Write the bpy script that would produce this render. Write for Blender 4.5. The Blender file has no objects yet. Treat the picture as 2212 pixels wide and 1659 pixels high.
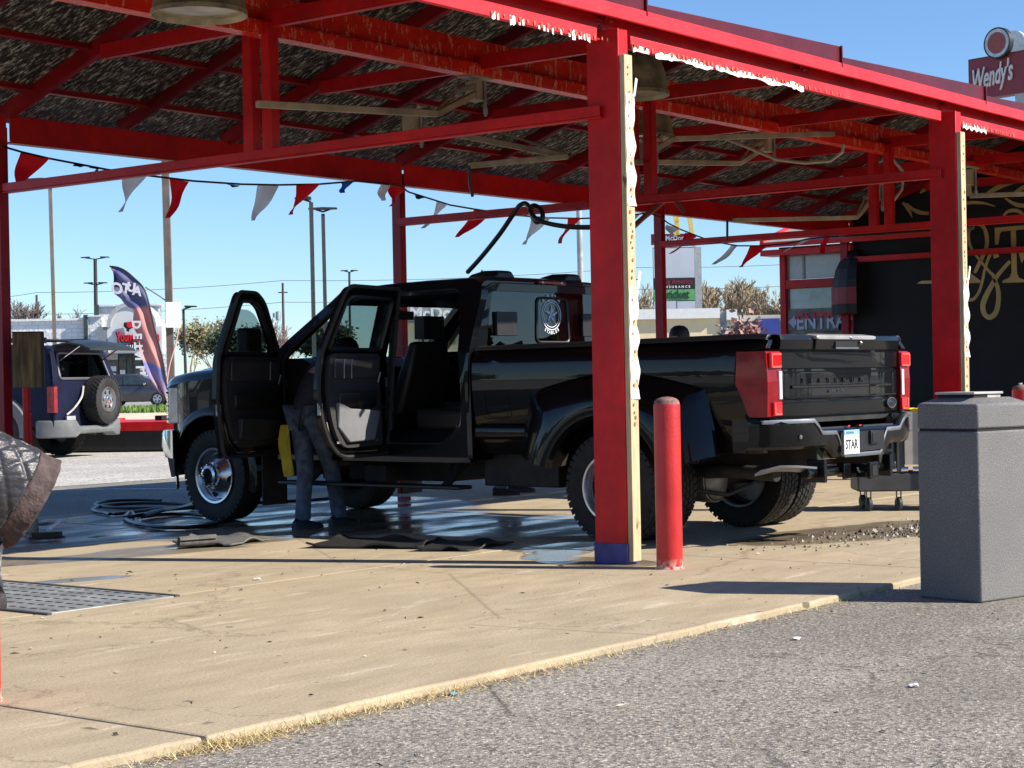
import bpy, bmesh, math, random
from mathutils import Vector as V, Matrix
R = math.radians
S = bpy.context.scene
COL = S.collection
# ---------------------------------------------------------------- camera
CF, CA, CP, CR, CH = 3951.1, .6634, -.0021, -.019, 1.1968      # focal (px of a 2212 wide frame), azimuth, pitch, roll, height
CX, CY = 1106., 829.5
_F = V((math.cos(CA), math.sin(CA), 0)); _R = V((math.sin(CA), -math.cos(CA), 0)); _U = V((0, 0, 1))
F2 = _F*math.cos(CP)+_U*math.sin(CP); U2 = _U*math.cos(CP)-_F*math.sin(CP)
CAM = V((0, 0, CH))
cr_, sr_ = math.cos(CR), math.sin(CR)
cam_d = bpy.data.cameras.new('camera'); cam = bpy.data.objects.new('camera', cam_d); COL.objects.link(cam)
cam_d.sensor_width = 36; cam_d.lens = 36*CF/2212; cam_d.clip_start = .1; cam_d.clip_end = 3000
rx = _R*cr_+U2*sr_; ux = U2*cr_-_R*sr_; bk = -F2
cam.matrix_world = Matrix(((rx.x, ux.x, bk.x, 0), (rx.y, ux.y, bk.y, 0), (rx.z, ux.z, bk.z, CH), (0, 0, 0, 1)))
S.camera = cam
# ---------------------------------------------------------------- sky, sun, exposure
SUN_EL = R(35.); SUN_DIR = V((.39*math.cos(SUN_EL)/math.hypot(.39, .92), -.92*math.cos(SUN_EL)/math.hypot(.39, .92), math.sin(SUN_EL)))
w = bpy.data.worlds.new('World'); S.world = w; w.use_nodes = True
nt = w.node_tree; nt.nodes.clear()
sky = nt.nodes.new('ShaderNodeTexSky'); sky.sky_type = 'NISHITA'; sky.sun_disc = False
sky.sun_elevation = SUN_EL; sky.sun_rotation = math.atan2(SUN_DIR.x, SUN_DIR.y); sky.altitude = 200; sky.air_density = 1.0; sky.dust_density = 0.; sky.ozone_density = 2.2
bg = nt.nodes.new('ShaderNodeBackground'); bg.inputs['Strength'].default_value = .08
out = nt.nodes.new('ShaderNodeOutputWorld'); tint = nt.nodes.new('ShaderNodeMix'); tint.data_type = 'RGBA'; tint.blend_type = 'MULTIPLY'; tint.inputs[0].default_value = 1; tint.inputs[7].default_value = (.79, 1.01, 1.30, 1); nt.links.new(sky.outputs[0], tint.inputs[6]); nt.links.new(tint.outputs[2], bg.inputs[0]); nt.links.new(bg.outputs[0], out.inputs[0])
sl = bpy.data.lights.new('sun', 'SUN'); sl.energy = 5.0; sl.angle = R(.53); sl.color = (1, .925, .82)
so = bpy.data.objects.new('sun', sl); COL.objects.link(so); so.location = (0, 0, 60)
so.rotation_euler = (-SUN_DIR).to_track_quat('-Z', 'Y').to_euler()
S.view_settings.view_transform = 'Standard'; S.view_settings.look = 'None'; S.view_settings.gamma = 1; S.view_settings.exposure = .72
S.render.engine = 'CYCLES'
S.cycles.max_bounces = 6; S.cycles.diffuse_bounces = 3; S.cycles.glossy_bounces = 4; S.cycles.transmission_bounces = 6; S.cycles.transparent_max_bounces = 8
S.cycles.caustics_reflective = False; S.cycles.caustics_refractive = False
try:
    S.cycles.use_denoising = True; S.cycles.denoiser = 'OPENIMAGEDENOISE'
except Exception: pass
# ---------------------------------------------------------------- photo pixel -> world helpers (where each real thing stands)
def ray(x, y):
    dx, dy = x-CX, y-CY
    u = dx*cr_+dy*sr_; v = -dx*sr_+dy*cr_
    return F2+_R*(u/CF)-U2*(v/CF)
def G(x, y, z=0.):
    d = ray(x, y); return CAM+d*((z-CH)/d.z)
def PX(x, y, X): d = ray(x, y); return CAM+d*(X/d.x)
def PY(x, y, Y): d = ray(x, y); return CAM+d*(Y/d.y)
def DD(x, y, t): return CAM+ray(x, y)*t
def pl(x, y, P0, n): d = ray(x, y); return CAM+d*((P0-CAM).dot(n)/d.dot(n))
# ---------------------------------------------------------------- mesh helpers
class MB:
    def __init__(s): s.v = []; s.f = []; s.m = []
    def add(s, vs, fs, mi=0):
        o = len(s.v); s.v += [V(p) for p in vs]; s.f += [tuple(i+o for i in f) for f in fs]; s.m += [mi]*len(fs); return s
    def hexa(s, p, mi=0):   # 8 points: bottom ring 0-3, top ring 4-7
        return s.add(p, [(3, 2, 1, 0), (4, 5, 6, 7), (0, 1, 5, 4), (1, 2, 6, 5), (2, 3, 7, 6), (3, 0, 4, 7)], mi)
    def box(s, c, size, M=None, mi=0):
        x, y, z = size[0]/2, size[1]/2, size[2]/2; c = V(c)
        P = [V(q) for q in ((-x, -y, -z), (x, -y, -z), (x, y, -z), (-x, y, -z), (-x, -y, z), (x, -y, z), (x, y, z), (-x, y, z))]
        if M is not None: P = [M @ q for q in P]
        return s.hexa([q+c for q in P], mi)
    def bx(s, a, b, mi=0):  # corner to corner
        a, b = V(a), V(b); return s.box((a+b)/2, (abs(b.x-a.x), abs(b.y-a.y), abs(b.z-a.z)), None, mi)
    def beam(s, a, b, w, h, up=(0, 0, 1), mi=0):
        a, b = V(a), V(b); d = (b-a).normalized(); up = V(up)
        r = d.cross(up).normalized(); u = r.cross(d)
        P = []
        for q in (a, b):
            P.append([q-r*w/2-u*h/2, q+r*w/2-u*h/2, q+r*w/2+u*h/2, q-r*w/2+u*h/2])
        return s.hexa(P[0]+P[1], mi)
    def tube(s, pts, r, n=8, cap=True, mi=0, closed=False):
        pts = [V(p) for p in pts]; N = len(pts)
        rs = [r]*N if not hasattr(r, '__len__') else list(r)
        ring = []; prev = None
        for i, p in enumerate(pts):
            if closed: t = pts[(i+1) % N]-pts[i-1]
            else: t = pts[min(i+1, N-1)]-pts[max(i-1, 0)]
            if t.length < 1e-9: t = V((0, 0, 1))
            t.normalize()
            if prev is None:
                a = V((0, 0, 1)) if abs(t.z) < .9 else V((1, 0, 0)); nrm = t.cross(a).normalized()
            else:
                nrm = prev-t*prev.dot(t)
                nrm = nrm.normalized() if nrm.length > 1e-6 else t.orthogonal().normalized()
            prev = nrm; b = t.cross(nrm)
            ring.append([p+(nrm*math.cos(2*math.pi*k/n)+b*math.sin(2*math.pi*k/n))*rs[i] for k in range(n)])
        o = len(s.v)
        for q in ring: s.v += q
        for i in range(N if closed else N-1):
            j = (i+1) % N
            for k in range(n):
                s.f.append((o+i*n+k, o+i*n+(k+1) % n, o+j*n+(k+1) % n, o+j*n+k)); s.m.append(mi)
        if cap and not closed:
            s.f.append(tuple(o+k for k in reversed(range(n)))); s.f.append(tuple(o+(N-1)*n+k for k in range(n))); s.m += [mi, mi]
        return s
    def lathe(s, prof, c=(0, 0, 0), axis=(0, 0, 1), n=24, mi=0, cap=False, a0=0, a1=2*math.pi):
        c = V(c); ax = V(axis).normalized(); x = ax.orthogonal().normalized(); y = ax.cross(x)
        full = abs(a1-a0-2*math.pi) < 1e-6; m = n if full else n+1
        o = len(s.v)
        for (r, h) in prof:
            for k in range(m):
                a = a0+(a1-a0)*k/n; s.v.append(c+ax*h+(x*math.cos(a)+y*math.sin(a))*r)
        for i in range(len(prof)-1):
            for k in range(n):
                k2 = (k+1) % m
                s.f.append((o+i*m+k, o+i*m+k2, o+(i+1)*m+k2, o+(i+1)*m+k)); s.m.append(mi)
        if cap:
            s.f.append(tuple(o+k for k in reversed(range(m)))); s.f.append(tuple(o+(len(prof)-1)*m+k for k in range(m))); s.m += [mi, mi]
        return s
    def prism(s, poly, t, mi=0):  # poly: 3D planar outline, t: thickness vector
        t = V(t); P = [V(p) for p in poly]; n = len(P)
        return s.add(P+[p+t for p in P], [tuple(reversed(range(n))), tuple(range(n, 2*n))]+[(i, (i+1) % n, n+(i+1) % n, n+i) for i in range(n)], mi)
    def loft(s, rings, closed=True, cap=True, mi=0):
        n = len(rings[0]); o = len(s.v)
        for q in rings: s.v += [V(p) for p in q]
        for i in range(len(rings)-1):
            for k in range(n if closed else n-1):
                k2 = (k+1) % n
                s.f.append((o+i*n+k, o+i*n+k2, o+(i+1)*n+k2, o+(i+1)*n+k)); s.m.append(mi)
        if cap and closed:
            s.f.append(tuple(o+k for k in reversed(range(n)))); s.f.append(tuple(o+(len(rings)-1)*n+k for k in range(n))); s.m += [mi, mi]
        return s
    def ribbon(s, pts, ws, up, t, mi=0):  # flat ribbon in the plane normal to `up`, thickness vector t
        pts = [V(p) for p in pts]; N = len(pts); up = V(up).normalized()
        L, Rr = [], []
        for i, p in enumerate(pts):
            d = (pts[min(i+1, N-1)]-pts[max(i-1, 0)]).normalized(); n_ = d.cross(up).normalized()
            wd = ws if not hasattr(ws, '__len__') else ws[i]
            L.append(p-n_*wd/2); Rr.append(p+n_*wd/2)
        t = V(t)
        return s.loft([[a, b, b+t, a+t] for a, b in zip(L, Rr)], mi=mi)
    def xf(s, M):
        s.v = [M @ p for p in s.v]; return s

def link(o, parent=None):
    COL.objects.link(o)
    if parent is not None: o.parent = parent
    return o
def finish(me, smooth=True, ang=38, fixn=True):
    bm = bmesh.new(); bm.from_mesh(me)
    bmesh.ops.remove_doubles(bm, verts=bm.verts, dist=1e-5)
    if fixn: bmesh.ops.recalc_face_normals(bm, faces=bm.faces)
    if smooth:
        for f in bm.faces: f.smooth = True
        for e in bm.edges:
            e.smooth = (len(e.link_faces) == 2 and e.calc_face_angle(0) < R(ang))
    bm.to_mesh(me); bm.free()
def wloc(parent):
    p = V((0, 0, 0)); o = parent
    return o.matrix_basis.to_translation() if o is not None else p
def obj(name, mb, mats, parent=None, world=None, smooth=True, bevel=0, seg=2, ang=38, fixn=True, label=None):
    """mesh object; world = top-level thing whose location is subtracted from world-space geometry"""
    if world is not None:
        Mi = world.matrix_basis.inverted(); mb.v = [Mi @ p for p in mb.v]
    me = bpy.data.meshes.new(name); me.from_pydata([tuple(p) for p in mb.v], [], mb.f)
    if not isinstance(mats, (list, tuple)): mats = [mats]
    for m in mats: me.materials.append(m)
    if len(mats) > 1: me.polygons.foreach_set('material_index', mb.m)
    finish(me, smooth, ang, fixn)
    o = bpy.data.objects.new(name, me); link(o, parent)
    if bevel:
        b = o.modifiers.new('bevel', 'BEVEL'); b.width = bevel; b.segments = seg; b.limit_method = 'ANGLE'; b.angle_limit = R(40); b.harden_normals = False
    if label: o['label'] = label
    return o
def tag(o, label=None, cat=None, group=None, kind=None):
    if label: o['label'] = label
    if cat: o['category'] = cat
    if group: o['group'] = group
    if kind: o['kind'] = kind
    return o
def thing(name, label, cat, loc=(0, 0, 0), rz=0, group=None):
    o = bpy.data.objects.new(name, None); o.empty_display_size = .2; COL.objects.link(o)
    o.matrix_basis = Matrix.Translation(V(loc)) @ Matrix.Rotation(rz, 4, 'Z')
    return tag(o, label, cat, group)
def empty_part(name, parent, loc=(0, 0, 0)):
    o = bpy.data.objects.new(name, None); COL.objects.link(o); o.parent = parent; o.location = loc; return o
def text(name, s, size, m, parent, origin, ex, ey, depth=.004, align='LEFT', shear=0, width=1., world=None, space=1., bold=0):
    """raised lettering as a mesh: origin, text direction ex, letter-up direction ey"""
    cu = bpy.data.curves.new(name, 'FONT'); cu.body = s; cu.size = size; cu.extrude = depth/2; cu.align_x = align; cu.shear = shear; cu.space_character = space
    cu.offset = bold; cu.resolution_u = 3
    to = bpy.data.objects.new(name, cu); COL.objects.link(to)
    bpy.context.view_layer.update()
    me = bpy.data.meshes.new_from_object(to.evaluated_get(bpy.context.evaluated_depsgraph_get()))
    COL.objects.unlink(to); bpy.data.objects.remove(to); bpy.data.curves.remove(cu)
    ex, ey = V(ex).normalized(), V(ey).normalized(); ez = ex.cross(ey).normalized(); o = V(origin)
    M = Matrix(((ex.x*width, ey.x, ez.x, o.x), (ex.y*width, ey.y, ez.y, o.y), (ex.z*width, ey.z, ez.z, o.z), (0, 0, 0, 1)))
    if world is not None: M = world.matrix_basis.inverted() @ M
    me.transform(M); me.name = name; me.materials.clear(); me.materials.append(m)
    ob = bpy.data.objects.new(name, me); link(ob, parent); return ob
def copy_tree(o, parent=None):
    c = o.copy(); COL.objects.link(c)
    if parent is not None: c.parent = parent
    for ch in [q for q in bpy.data.objects if q.parent == o]: copy_tree(ch, c)
    return c
# ---------------------------------------------------------------- materials
def srgb(r, g, b):
    f = lambda c: ((c/255+.055)/1.055)**2.4 if c/255 > .04045 else c/255/12.92
    return (f(r), f(g), f(b), 1)
def base(name):
    m = bpy.data.materials.new(name); m.use_nodes = True
    n = m.node_tree; p = n.nodes['Principled BSDF']; return m, n, p
def N(n, t, **kw):
    q = n.nodes.new(t)
    for k, v in kw.items():
        if k in q.inputs.keys(): q.inputs[k].default_value = v
        else: setattr(q, k, v)
    return q
def coords(n, scale=(1, 1, 1), rot=(0, 0, 0), loc=(0, 0, 0), world=False):
    if world:
        g = N(n, 'ShaderNodeNewGeometry'); src = g.outputs['Position']
    else:
        t = N(n, 'ShaderNodeTexCoord'); src = t.outputs['Object']
    mp = N(n, 'ShaderNodeMapping'); mp.inputs['Scale'].default_value = scale; mp.inputs['Rotation'].default_value = rot; mp.inputs['Location'].default_value = loc
    n.links.new(src, mp.inputs[0]); return mp.outputs[0]
def noise(n, vec, scale=5, detail=4, rough=.55):
    q = N(n, 'ShaderNodeTexNoise'); q.inputs['Scale'].default_value = scale; q.inputs['Detail'].default_value = detail; q.inputs['Roughness'].default_value = rough
    n.links.new(vec, q.inputs['Vector']); return q.outputs['Fac']
def ramp(n, fac, stops, interp='LINEAR'):
    q = N(n, 'ShaderNodeValToRGB'); e = q.color_ramp.elements; q.color_ramp.interpolation = interp
    while len(e) > 1: e.remove(e[-1])
    e[0].position = stops[0][0]; e[0].color = col4(stops[0][1])
    for p, c in stops[1:]:
        x = e.new(p); x.color = col4(c)
    n.links.new(fac, q.inputs[0]); return q.outputs[0]
def col4(c):
    if not hasattr(c, '__len__'): return (c, c, c, 1)
    return tuple(c) if len(c) == 4 else (c[0], c[1], c[2], 1)
def mixc(n, fac, a, b, mode='MIX'):
    q = N(n, 'ShaderNodeMix'); q.data_type = 'RGBA'; q.blend_type = mode
    for i, v in ((0, fac), (6, a), (7, b)):
        if hasattr(v, 'is_linked') or hasattr(v, 'links'): n.links.new(v, q.inputs[i])
        else: q.inputs[i].default_value = v if i == 0 else col4(v)
    return q.outputs[2]
def mth(n, op, a, b=None, clamp=False):
    q = N(n, 'ShaderNodeMath'); q.operation = op; q.use_clamp = clamp
    for i, v in ((0, a), (1, b)):
        if v is None: continue
        if hasattr(v, 'links'): n.links.new(v, q.inputs[i])
        else: q.inputs[i].default_value = v
    return q.outputs[0]
def bump(n, p, h, strength=.3, dist=.01):
    q = N(n, 'ShaderNodeBump'); q.inputs['Strength'].default_value = strength; q.inputs['Distance'].default_value = dist
    n.links.new(h, q.inputs['Height']); n.links.new(q.outputs[0], p.inputs['Normal'])
_mc = {}
def mat(name, c, rough=.5, metal=0., var=.15, vs=6., bmp=0., bs=60., coat=0., spec=None, scale=(1, 1, 1), world=False, rvar=0.):
    """plain surface with uneven tone (dirt, wear) and fine bump"""
    if name in _mc: return _mc[name]
    m, n, p = base(name); c = col4(c)
    v = coords(n, scale, world=world)
    if var:
        f = noise(n, v, vs, 5, .6)
        lo = tuple(max(0, x*(1-var*1.6)) for x in c[:3]); hi = tuple(min(1, x*(1+var*1.4)) for x in c[:3])
        n.links.new(ramp(n, f, [(.3, lo), (.7, hi)]), p.inputs['Base Color'])
        if rvar: n.links.new(ramp(n, f, [(.3, max(0, rough-rvar)), (.7, min(1, rough+rvar))]), p.inputs['Roughness'])
    else: p.inputs['Base Color'].default_value = c
    if not (var and rvar): p.inputs['Roughness'].default_value = rough
    p.inputs['Metallic'].default_value = metal
    if coat: p.inputs['Coat Weight'].default_value = coat; p.inputs['Coat Roughness'].default_value = .03
    if spec is not None: p.inputs['Specular IOR Level'].default_value = spec
    if bmp: bump(n, p, noise(n, v, bs, 3), bmp, .01)
    _mc[name] = m; return m
def glassmat(name, tint=(.8, .9, .9), rough=0., alpha=.5, c=(.02, .03, .03)):
    """thin pane: mirror-like coat over a see-through tint"""
    if name in _mc: return _mc[name]
    m, n, p = base(name)
    tr = N(n, 'ShaderNodeBsdfTransparent'); tr.inputs[0].default_value = col4(tint)
    gl = N(n, 'ShaderNodeBsdfGlossy'); gl.inputs['Roughness'].default_value = rough; gl.inputs[0].default_value = (1, 1, 1, 1)
    lw = N(n, 'ShaderNodeLayerWeight'); fc = mth(n, 'ADD', mth(n, 'MULTIPLY', mth(n, 'POWER', lw.outputs['Facing'], 4.), .8), .05)
    mx = N(n, 'ShaderNodeMixShader'); n.links.new(fc, mx.inputs[0]); n.links.new(tr.outputs[0], mx.inputs[1]); n.links.new(gl.outputs[0], mx.inputs[2])
    df = N(n, 'ShaderNodeBsdfPrincipled'); df.inputs['Base Color'].default_value = col4(c); df.inputs['Roughness'].default_value = .02
    m2 = N(n, 'ShaderNodeMixShader'); m2.inputs[0].default_value = alpha; n.links.new(mx.outputs[0], m2.inputs[1]); n.links.new(df.outputs[0], m2.inputs[2])
    n.links.new(m2.outputs[0], n.nodes['Material Output'].inputs[0]); _mc[name] = m; return m
M = {}
M['black_plastic'] = mat('black_plastic', (.012, .012, .013), .45, bmp=.1, bs=200)
M['rubber'] = mat('rubber', (.017, .016, .015), .75, var=.35, vs=9, bmp=.2, bs=90)
M['hose'] = mat('hose_rubber', (.01, .01, .011), .35)
M['chrome'] = mat('chrome', (.72, .72, .74), .12, 1., var=.05)
M['alloy'] = mat('alloy', (.62, .62, .63), .22, 1., var=.08)
M['steel'] = mat('galvanised_steel', (.33, .34, .35), .45, .7, var=.2)
M['white'] = mat('white_paint', (.78, .78, .76), .5, var=.06)
M['cream'] = mat('cream_paint', (.36, .31, .22), .5, var=.25, vs=4)
M['creamd'] = mat('weathered_cream', (.25, .22, .155), .55, var=.3, vs=3)
M['gold'] = mat('gold_paint', (.50, .36, .14), .45, var=.15, vs=2)
M['blackwall'] = mat('black_wall_paint', (.007, .007, .009), .75, var=.4, vs=1.2, bmp=.2, bs=8)
M['dark'] = mat('dark_interior', (.008, .008, .009), .85, var=.2)
M['tan_block'] = mat('tan_block', (.62, .47, .27), .85, var=.1)
def red_paint(name, c, peel=0., rough=.42, vsc=(1, 1, 1)):
    m, n, p = base(name); v = coords(n, vsc, world=True)
    f = noise(n, v, 2.2, 5, .65)
    g = noise(n, v, 14, 4, .6)
    a = ramp(n, f, [(.32, tuple(x*.72 for x in c)), (.68, tuple(min(1, x*1.18) for x in c))])
    a = mixc(n, ramp(n, g, [(.35, .25), (.6, 0.)]), a, (c[0]*.45, c[1]*.6, c[2]*.7))
    if peel:
        h = noise(n, coords(n, (vsc[0]*9, vsc[1]*9, vsc[2]*3.2), world=True), 2.6, 4, .7)
        a = mixc(n, ramp(n, h, [(.66-peel*.1, 0.), (.70-peel*.1, 1.)]), a, (.86, .26, .17))
        h2 = noise(n, coords(n, (vsc[0]*2, vsc[1]*2, vsc[2]*7), world=True), 3, 5, .7)
        a = mixc(n, ramp(n, h2, [(.62, 0.), (.67, .75)]), a, (.33, .05, .02))
        bump(n, p, h, .5, .01)
    else:
        k2 = noise(n, coords(n, (vsc[0], vsc[1], vsc[2]*.35), world=True), 8, 5, .7)
        a = mixc(n, ramp(n, k2, [(.58, 0.), (.72, .35)]), a, (c[0]*.55, c[1]*3.5, c[2]*3.2))
        ch = noise(n, v, 34, 2, .6)
        a = mixc(n, ramp(n, ch, [(.735, 0.), (.75, .8)]), a, (.20, .035, .022))
        bump(n, p, mth(n, 'ADD', g, mth(n, 'MULTIPLY', ch, .5)), .22, .006)
    n.links.new(a, p.inputs['Base Color']); p.inputs['Roughness'].default_value = rough; p.inputs['Specular IOR Level'].default_value = .3
    return m
M['red'] = red_paint('red_steel_paint', (.60, .010, .014))
M['redp'] = red_paint('peeling_red_paint', (.93, .030, .016), peel=1., rough=.3)
M['redb'] = red_paint('sunlit_red_paint', (.78, .030, .036))  # brighter red with the sun's overexposure put into its colour
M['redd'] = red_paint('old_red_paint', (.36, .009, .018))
M['redk'] = red_paint('maroon_panel', (.105, .006, .013))  # darker red for the stepped roof-edge panels
# ================================================================= SETTING: ground
def ground_concrete():
    m, n, p = base('slab_concrete')
    v = coords(n, world=True)
    big = noise(n, v, .55, 5, .6); mid = noise(n, coords(n, (1.0, 3.2, 1), (0, 0, R(-28)), world=True), 1.6, 6, .65); fine = noise(n, v, 55, 3, .7); dots = noise(n, v, 9, 2, .4)
    c = ramp(n, mid, [(.25, (.33, .262, .165)), (.5, (.435, .35, .225)), (.75, (.53, .44, .295))])
    c = mixc(n, ramp(n, big, [(.35, .5), (.6, 0.)]), c, (.34, .28, .19))
    c = mixc(n, ramp(n, fine, [(.3, .35), (.5, 0.), (.72, 0.), (.8, .4)]), c, (.22, .17, .11), 'MIX')
    c = mixc(n, ramp(n, dots, [(.74, 0.), (.76, .75)]), c, (.06, .048, .035))          # old gum and oil spots
    sc = noise(n, coords(n, (.55, 2.6, 1), (0, 0, R(22)), world=True), 2.1, 7, .75)
    c = mixc(n, ramp(n, sc, [(.58, 0.), (.66, .6)]), c, (.64, .56, .43))               # pale scuffs
    ck = N(n, 'ShaderNodeTexVoronoi'); ck.feature = 'DISTANCE_TO_EDGE'; ck.inputs['Scale'].default_value = .42; wv_ = noise(n, v, 1.7, 5, .7)
    off = N(n, 'ShaderNodeVectorMath'); off.operation = 'ADD'; n.links.new(v, off.inputs[0]); n.links.new(mixc(n, .5, wv_, noise(n, coords(n, (1, 1, 1), (0, 0, 1.), (5, 3, 0), world=True), 1.9, 5, .7)), off.inputs[1]); n.links.new(off.outputs[0], ck.inputs['Vector'])
    c = mixc(n, ramp(n, ck.outputs['Distance'], [(.0, .55), (.006, 0.)]), c, (.16, .125, .085))   # hairline cracks
    # wet concrete left by the hosing: a few ragged pools
    geo = N(n, 'ShaderNodeNewGeometry'); sep = N(n, 'ShaderNodeSeparateXYZ'); n.links.new(geo.outputs['Position'], sep.inputs[0])
    rag = noise(n, coords(n, (1, .55, 1), (0, 0, R(20)), world=True), 1.1, 5, .6)
    wet = None
    for (x, y, a, b, rot, k) in WET:
        ca, sa = math.cos(rot), math.sin(rot)
        dx = mth(n, 'SUBTRACT', sep.outputs[0], x); dy = mth(n, 'SUBTRACT', sep.outputs[1], y)
        u = mth(n, 'ADD', mth(n, 'MULTIPLY', dx, ca/a), mth(n, 'MULTIPLY', dy, sa/a)); q = mth(n, 'ADD', mth(n, 'MULTIPLY', dx, -sa/b), mth(n, 'MULTIPLY', dy, ca/b))
        d = mth(n, 'SQRT', mth(n, 'ADD', mth(n, 'MULTIPLY', u, u), mth(n, 'MULTIPLY', q, q)))
        d = mth(n, 'ADD', d, mth(n, 'MULTIPLY', mth(n, 'SUBTRACT', rag, .5), k))
        f = mth(n, 'MULTIPLY', mth(n, 'SUBTRACT', 1.0, d), 9., True)
        wet = f if wet is None else mth(n, 'MAXIMUM', wet, f)
    c = mixc(n, mth(n, 'MULTIPLY', wet, .8), c, mixc(n, .3, (.045, .038, .03), c))
    n.links.new(c, p.inputs['Base Color'])
    pool = ramp(n, noise(n, coords(n, (.6, 1.8, 1), (0, 0, R(-20)), world=True), 1.3, 4), [(.38, .06), (.58, .48)])
    n.links.new(mixc(n, wet, (.85, .85, .85), pool), p.inputs['Roughness']); n.links.new(mixc(n, wet, (.4, .4, .4), (.12, .12, .12)), p.inputs['Specular IOR Level'])
    hh = mth(n, 'MULTIPLY', mth(n, 'ADD', fine, mth(n, 'MULTIPLY', mid, 1.5)), mth(n, 'SUBTRACT', 1.05, wet))
    bump(n, p, hh, .35, .012)
    return m
WET = [(11.3, 11.7, 2.3, 2.2, 0, .5), (10.1, 12.3, 1.5, 1.2, .3, .6), (9.0, 11.9, 1.7, .75, -.1, .7), (12.0, 9.3, 1.25, 1.5, 0, .6), (8.2, 10.4, 1.5, .26, -.32, .5), (9.35, 10.35, 1.0, .30, -.2, .8), (10.5, 7.75, .5, .35, 0, .7), (12.6, 6.4, 1.6, .55, -.25, .9), (14.9, 5.75, 1.9, .6, -.15, .9), (13.2, 12.4, 1.2, 1.5, 0, .6), (7.35, 9.2, .35, .13, -.3, .6), (9.75, 6.95, .3, .5, 0, .6), (10.05, 7.5, .45, .2, .2, .9)]
def asphalt_mat(name, c, pale, sc=1.):
    m, n, p = base(name); v = coords(n, world=True)
    big = noise(n, v, .35, 6, .65); agg = noise(n, v, 52*sc, 2, .8); ag2 = noise(n, v, 19*sc, 3, .7)
    vo = N(n, 'ShaderNodeTexVoronoi'); vo.inputs['Scale'].default_value = 62*sc; n.links.new(v, vo.inputs['Vector'])
    k = ramp(n, big, [(.3, c), (.72, pale)])
    k = mixc(n, ramp(n, vo.outputs['Color'], [(.30, .7), (.5, 0.)]), k, tuple(x*.34 for x in c))
    k = mixc(n, ramp(n, agg, [(.55, 0.), (.66, .75)]), k, tuple(min(.9, x*2.1) for x in pale))
    k = mixc(n, ramp(n, ag2, [(.62, 0.), (.7, .5)]), k, tuple(x*.55 for x in c))
    st = noise(n, coords(n, (.8, 1.5, 1), world=True), .9, 4)
    k = mixc(n, ramp(n, st, [(.66, 0.), (.74, .45)]), k, (.085, .06, .042))
    pt = noise(n, coords(n, (.45, 1.0, 1), (0, 0, R(15)), loc=(3, 1, 0), world=True), .8, 5, .6)
    k = mixc(n, ramp(n, pt, [(.40, .38), (.56, 0.)]), k, tuple(x*.62 for x in c))
    ck = N(n, 'ShaderNodeTexVoronoi'); ck.feature = 'DISTANCE_TO_EDGE'; ck.inputs['Scale'].default_value = .55
    off = N(n, 'ShaderNodeVectorMath'); off.operation = 'ADD'; n.links.new(v, off.inputs[0]); n.links.new(noise(n, v, 2.1, 5, .7), off.inputs[1]); n.links.new(off.outputs[0], ck.inputs['Vector'])
    k = mixc(n, mth(n, 'MULTIPLY', ramp(n, ck.outputs['Distance'], [(.0, 1.), (.010, 0.)]), ramp(n, noise(n, v, .7, 3), [(.46, 0.), (.54, .8)])), k, tuple(x*.28 for x in c))
    n.links.new(k, p.inputs['Base Color']); p.inputs['Roughness'].default_value = .88
    bump(n, p, mth(n, 'ADD', agg, mth(n, 'MULTIPLY', ag2, .8)), .7, .012)
    return m
mb = MB()
# one sheet to the horizon, finer near the camera, with the slight camber of the lot
xs = [-900, -300, -120, -40, -12, -6]+[-4+i*.5 for i in range(60)]+[30, 40, 60, 100, 180, 400, 1200]
ys = [-900, -300, -100, -40, -12, -6]+[-4+i*.5 for i in range(20)]+[8, 16, 24, 40, 70, 120, 200, 400, 1300]
def gz(x, y): return -.035
g = [[V((x, y, gz(x, y))) for x in xs] for y in ys]
nx = len(xs)
mb.add([p for r_ in g for p in r_], [(j*nx+i, j*nx+i+1, (j+1)*nx+i+1, (j+1)*nx+i) for j in range(len(ys)-1) for i in range(nx-1)])
gr = obj('asphalt_lot', mb, asphalt_mat('asphalt', (.205, .184, .152), (.335, .30, .245)), smooth=False); tag(gr, kind='structure')
# concrete slabs under and in front of the canopy, split by real joints
slabm = ground_concrete()
mb = MB(); rs = random.Random(3)
def slab(x0, x1, y0, y1, n=40):
    # ragged front edge towards the asphalt
    top = []
    for i in range(n+1):
        x = x0+(x1-x0)*i/n
        top.append(V((x, y0+.012*(x-8)*(.5 if x < 8 else .1)+rs.uniform(-.012, .012), 0)))
    P = [V((x0, y1, 0)), V((x1, y1, 0))]
    poly = top+[P[1], P[0]]
    mb.prism(poly, (0, 0, -.2))
edges = [-8, -1.8, 4.262, 10.36, 16.45, 24.7]
for a, b in zip(edges, edges[1:]):
    slab(a+.008, b-.008, 4.72, 8.85-.9 if False else 8.0)
    slab(a+.008, b-.008, 8.016, 14.1, 2)
sb = obj('concrete_slab', mb, slabm, smooth=False, bevel=.012); tag(sb, kind='structure')
# parking line and far lot
mb = MB(); a = G(205, 1056, -.03); b = G(384, 1054.5, -.03); d = (b-a).normalized(); a -= d*6; b += d*3
mb.beam(a+V((0, 0, -.004)), b+V((0, 0, -.004)), .1, .004)
pl_ = obj('parking_line', mb, mat('worn_line_paint', (.5, .5, .48), .8, var=.4, vs=8)); tag(pl_, kind='structure')
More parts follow.
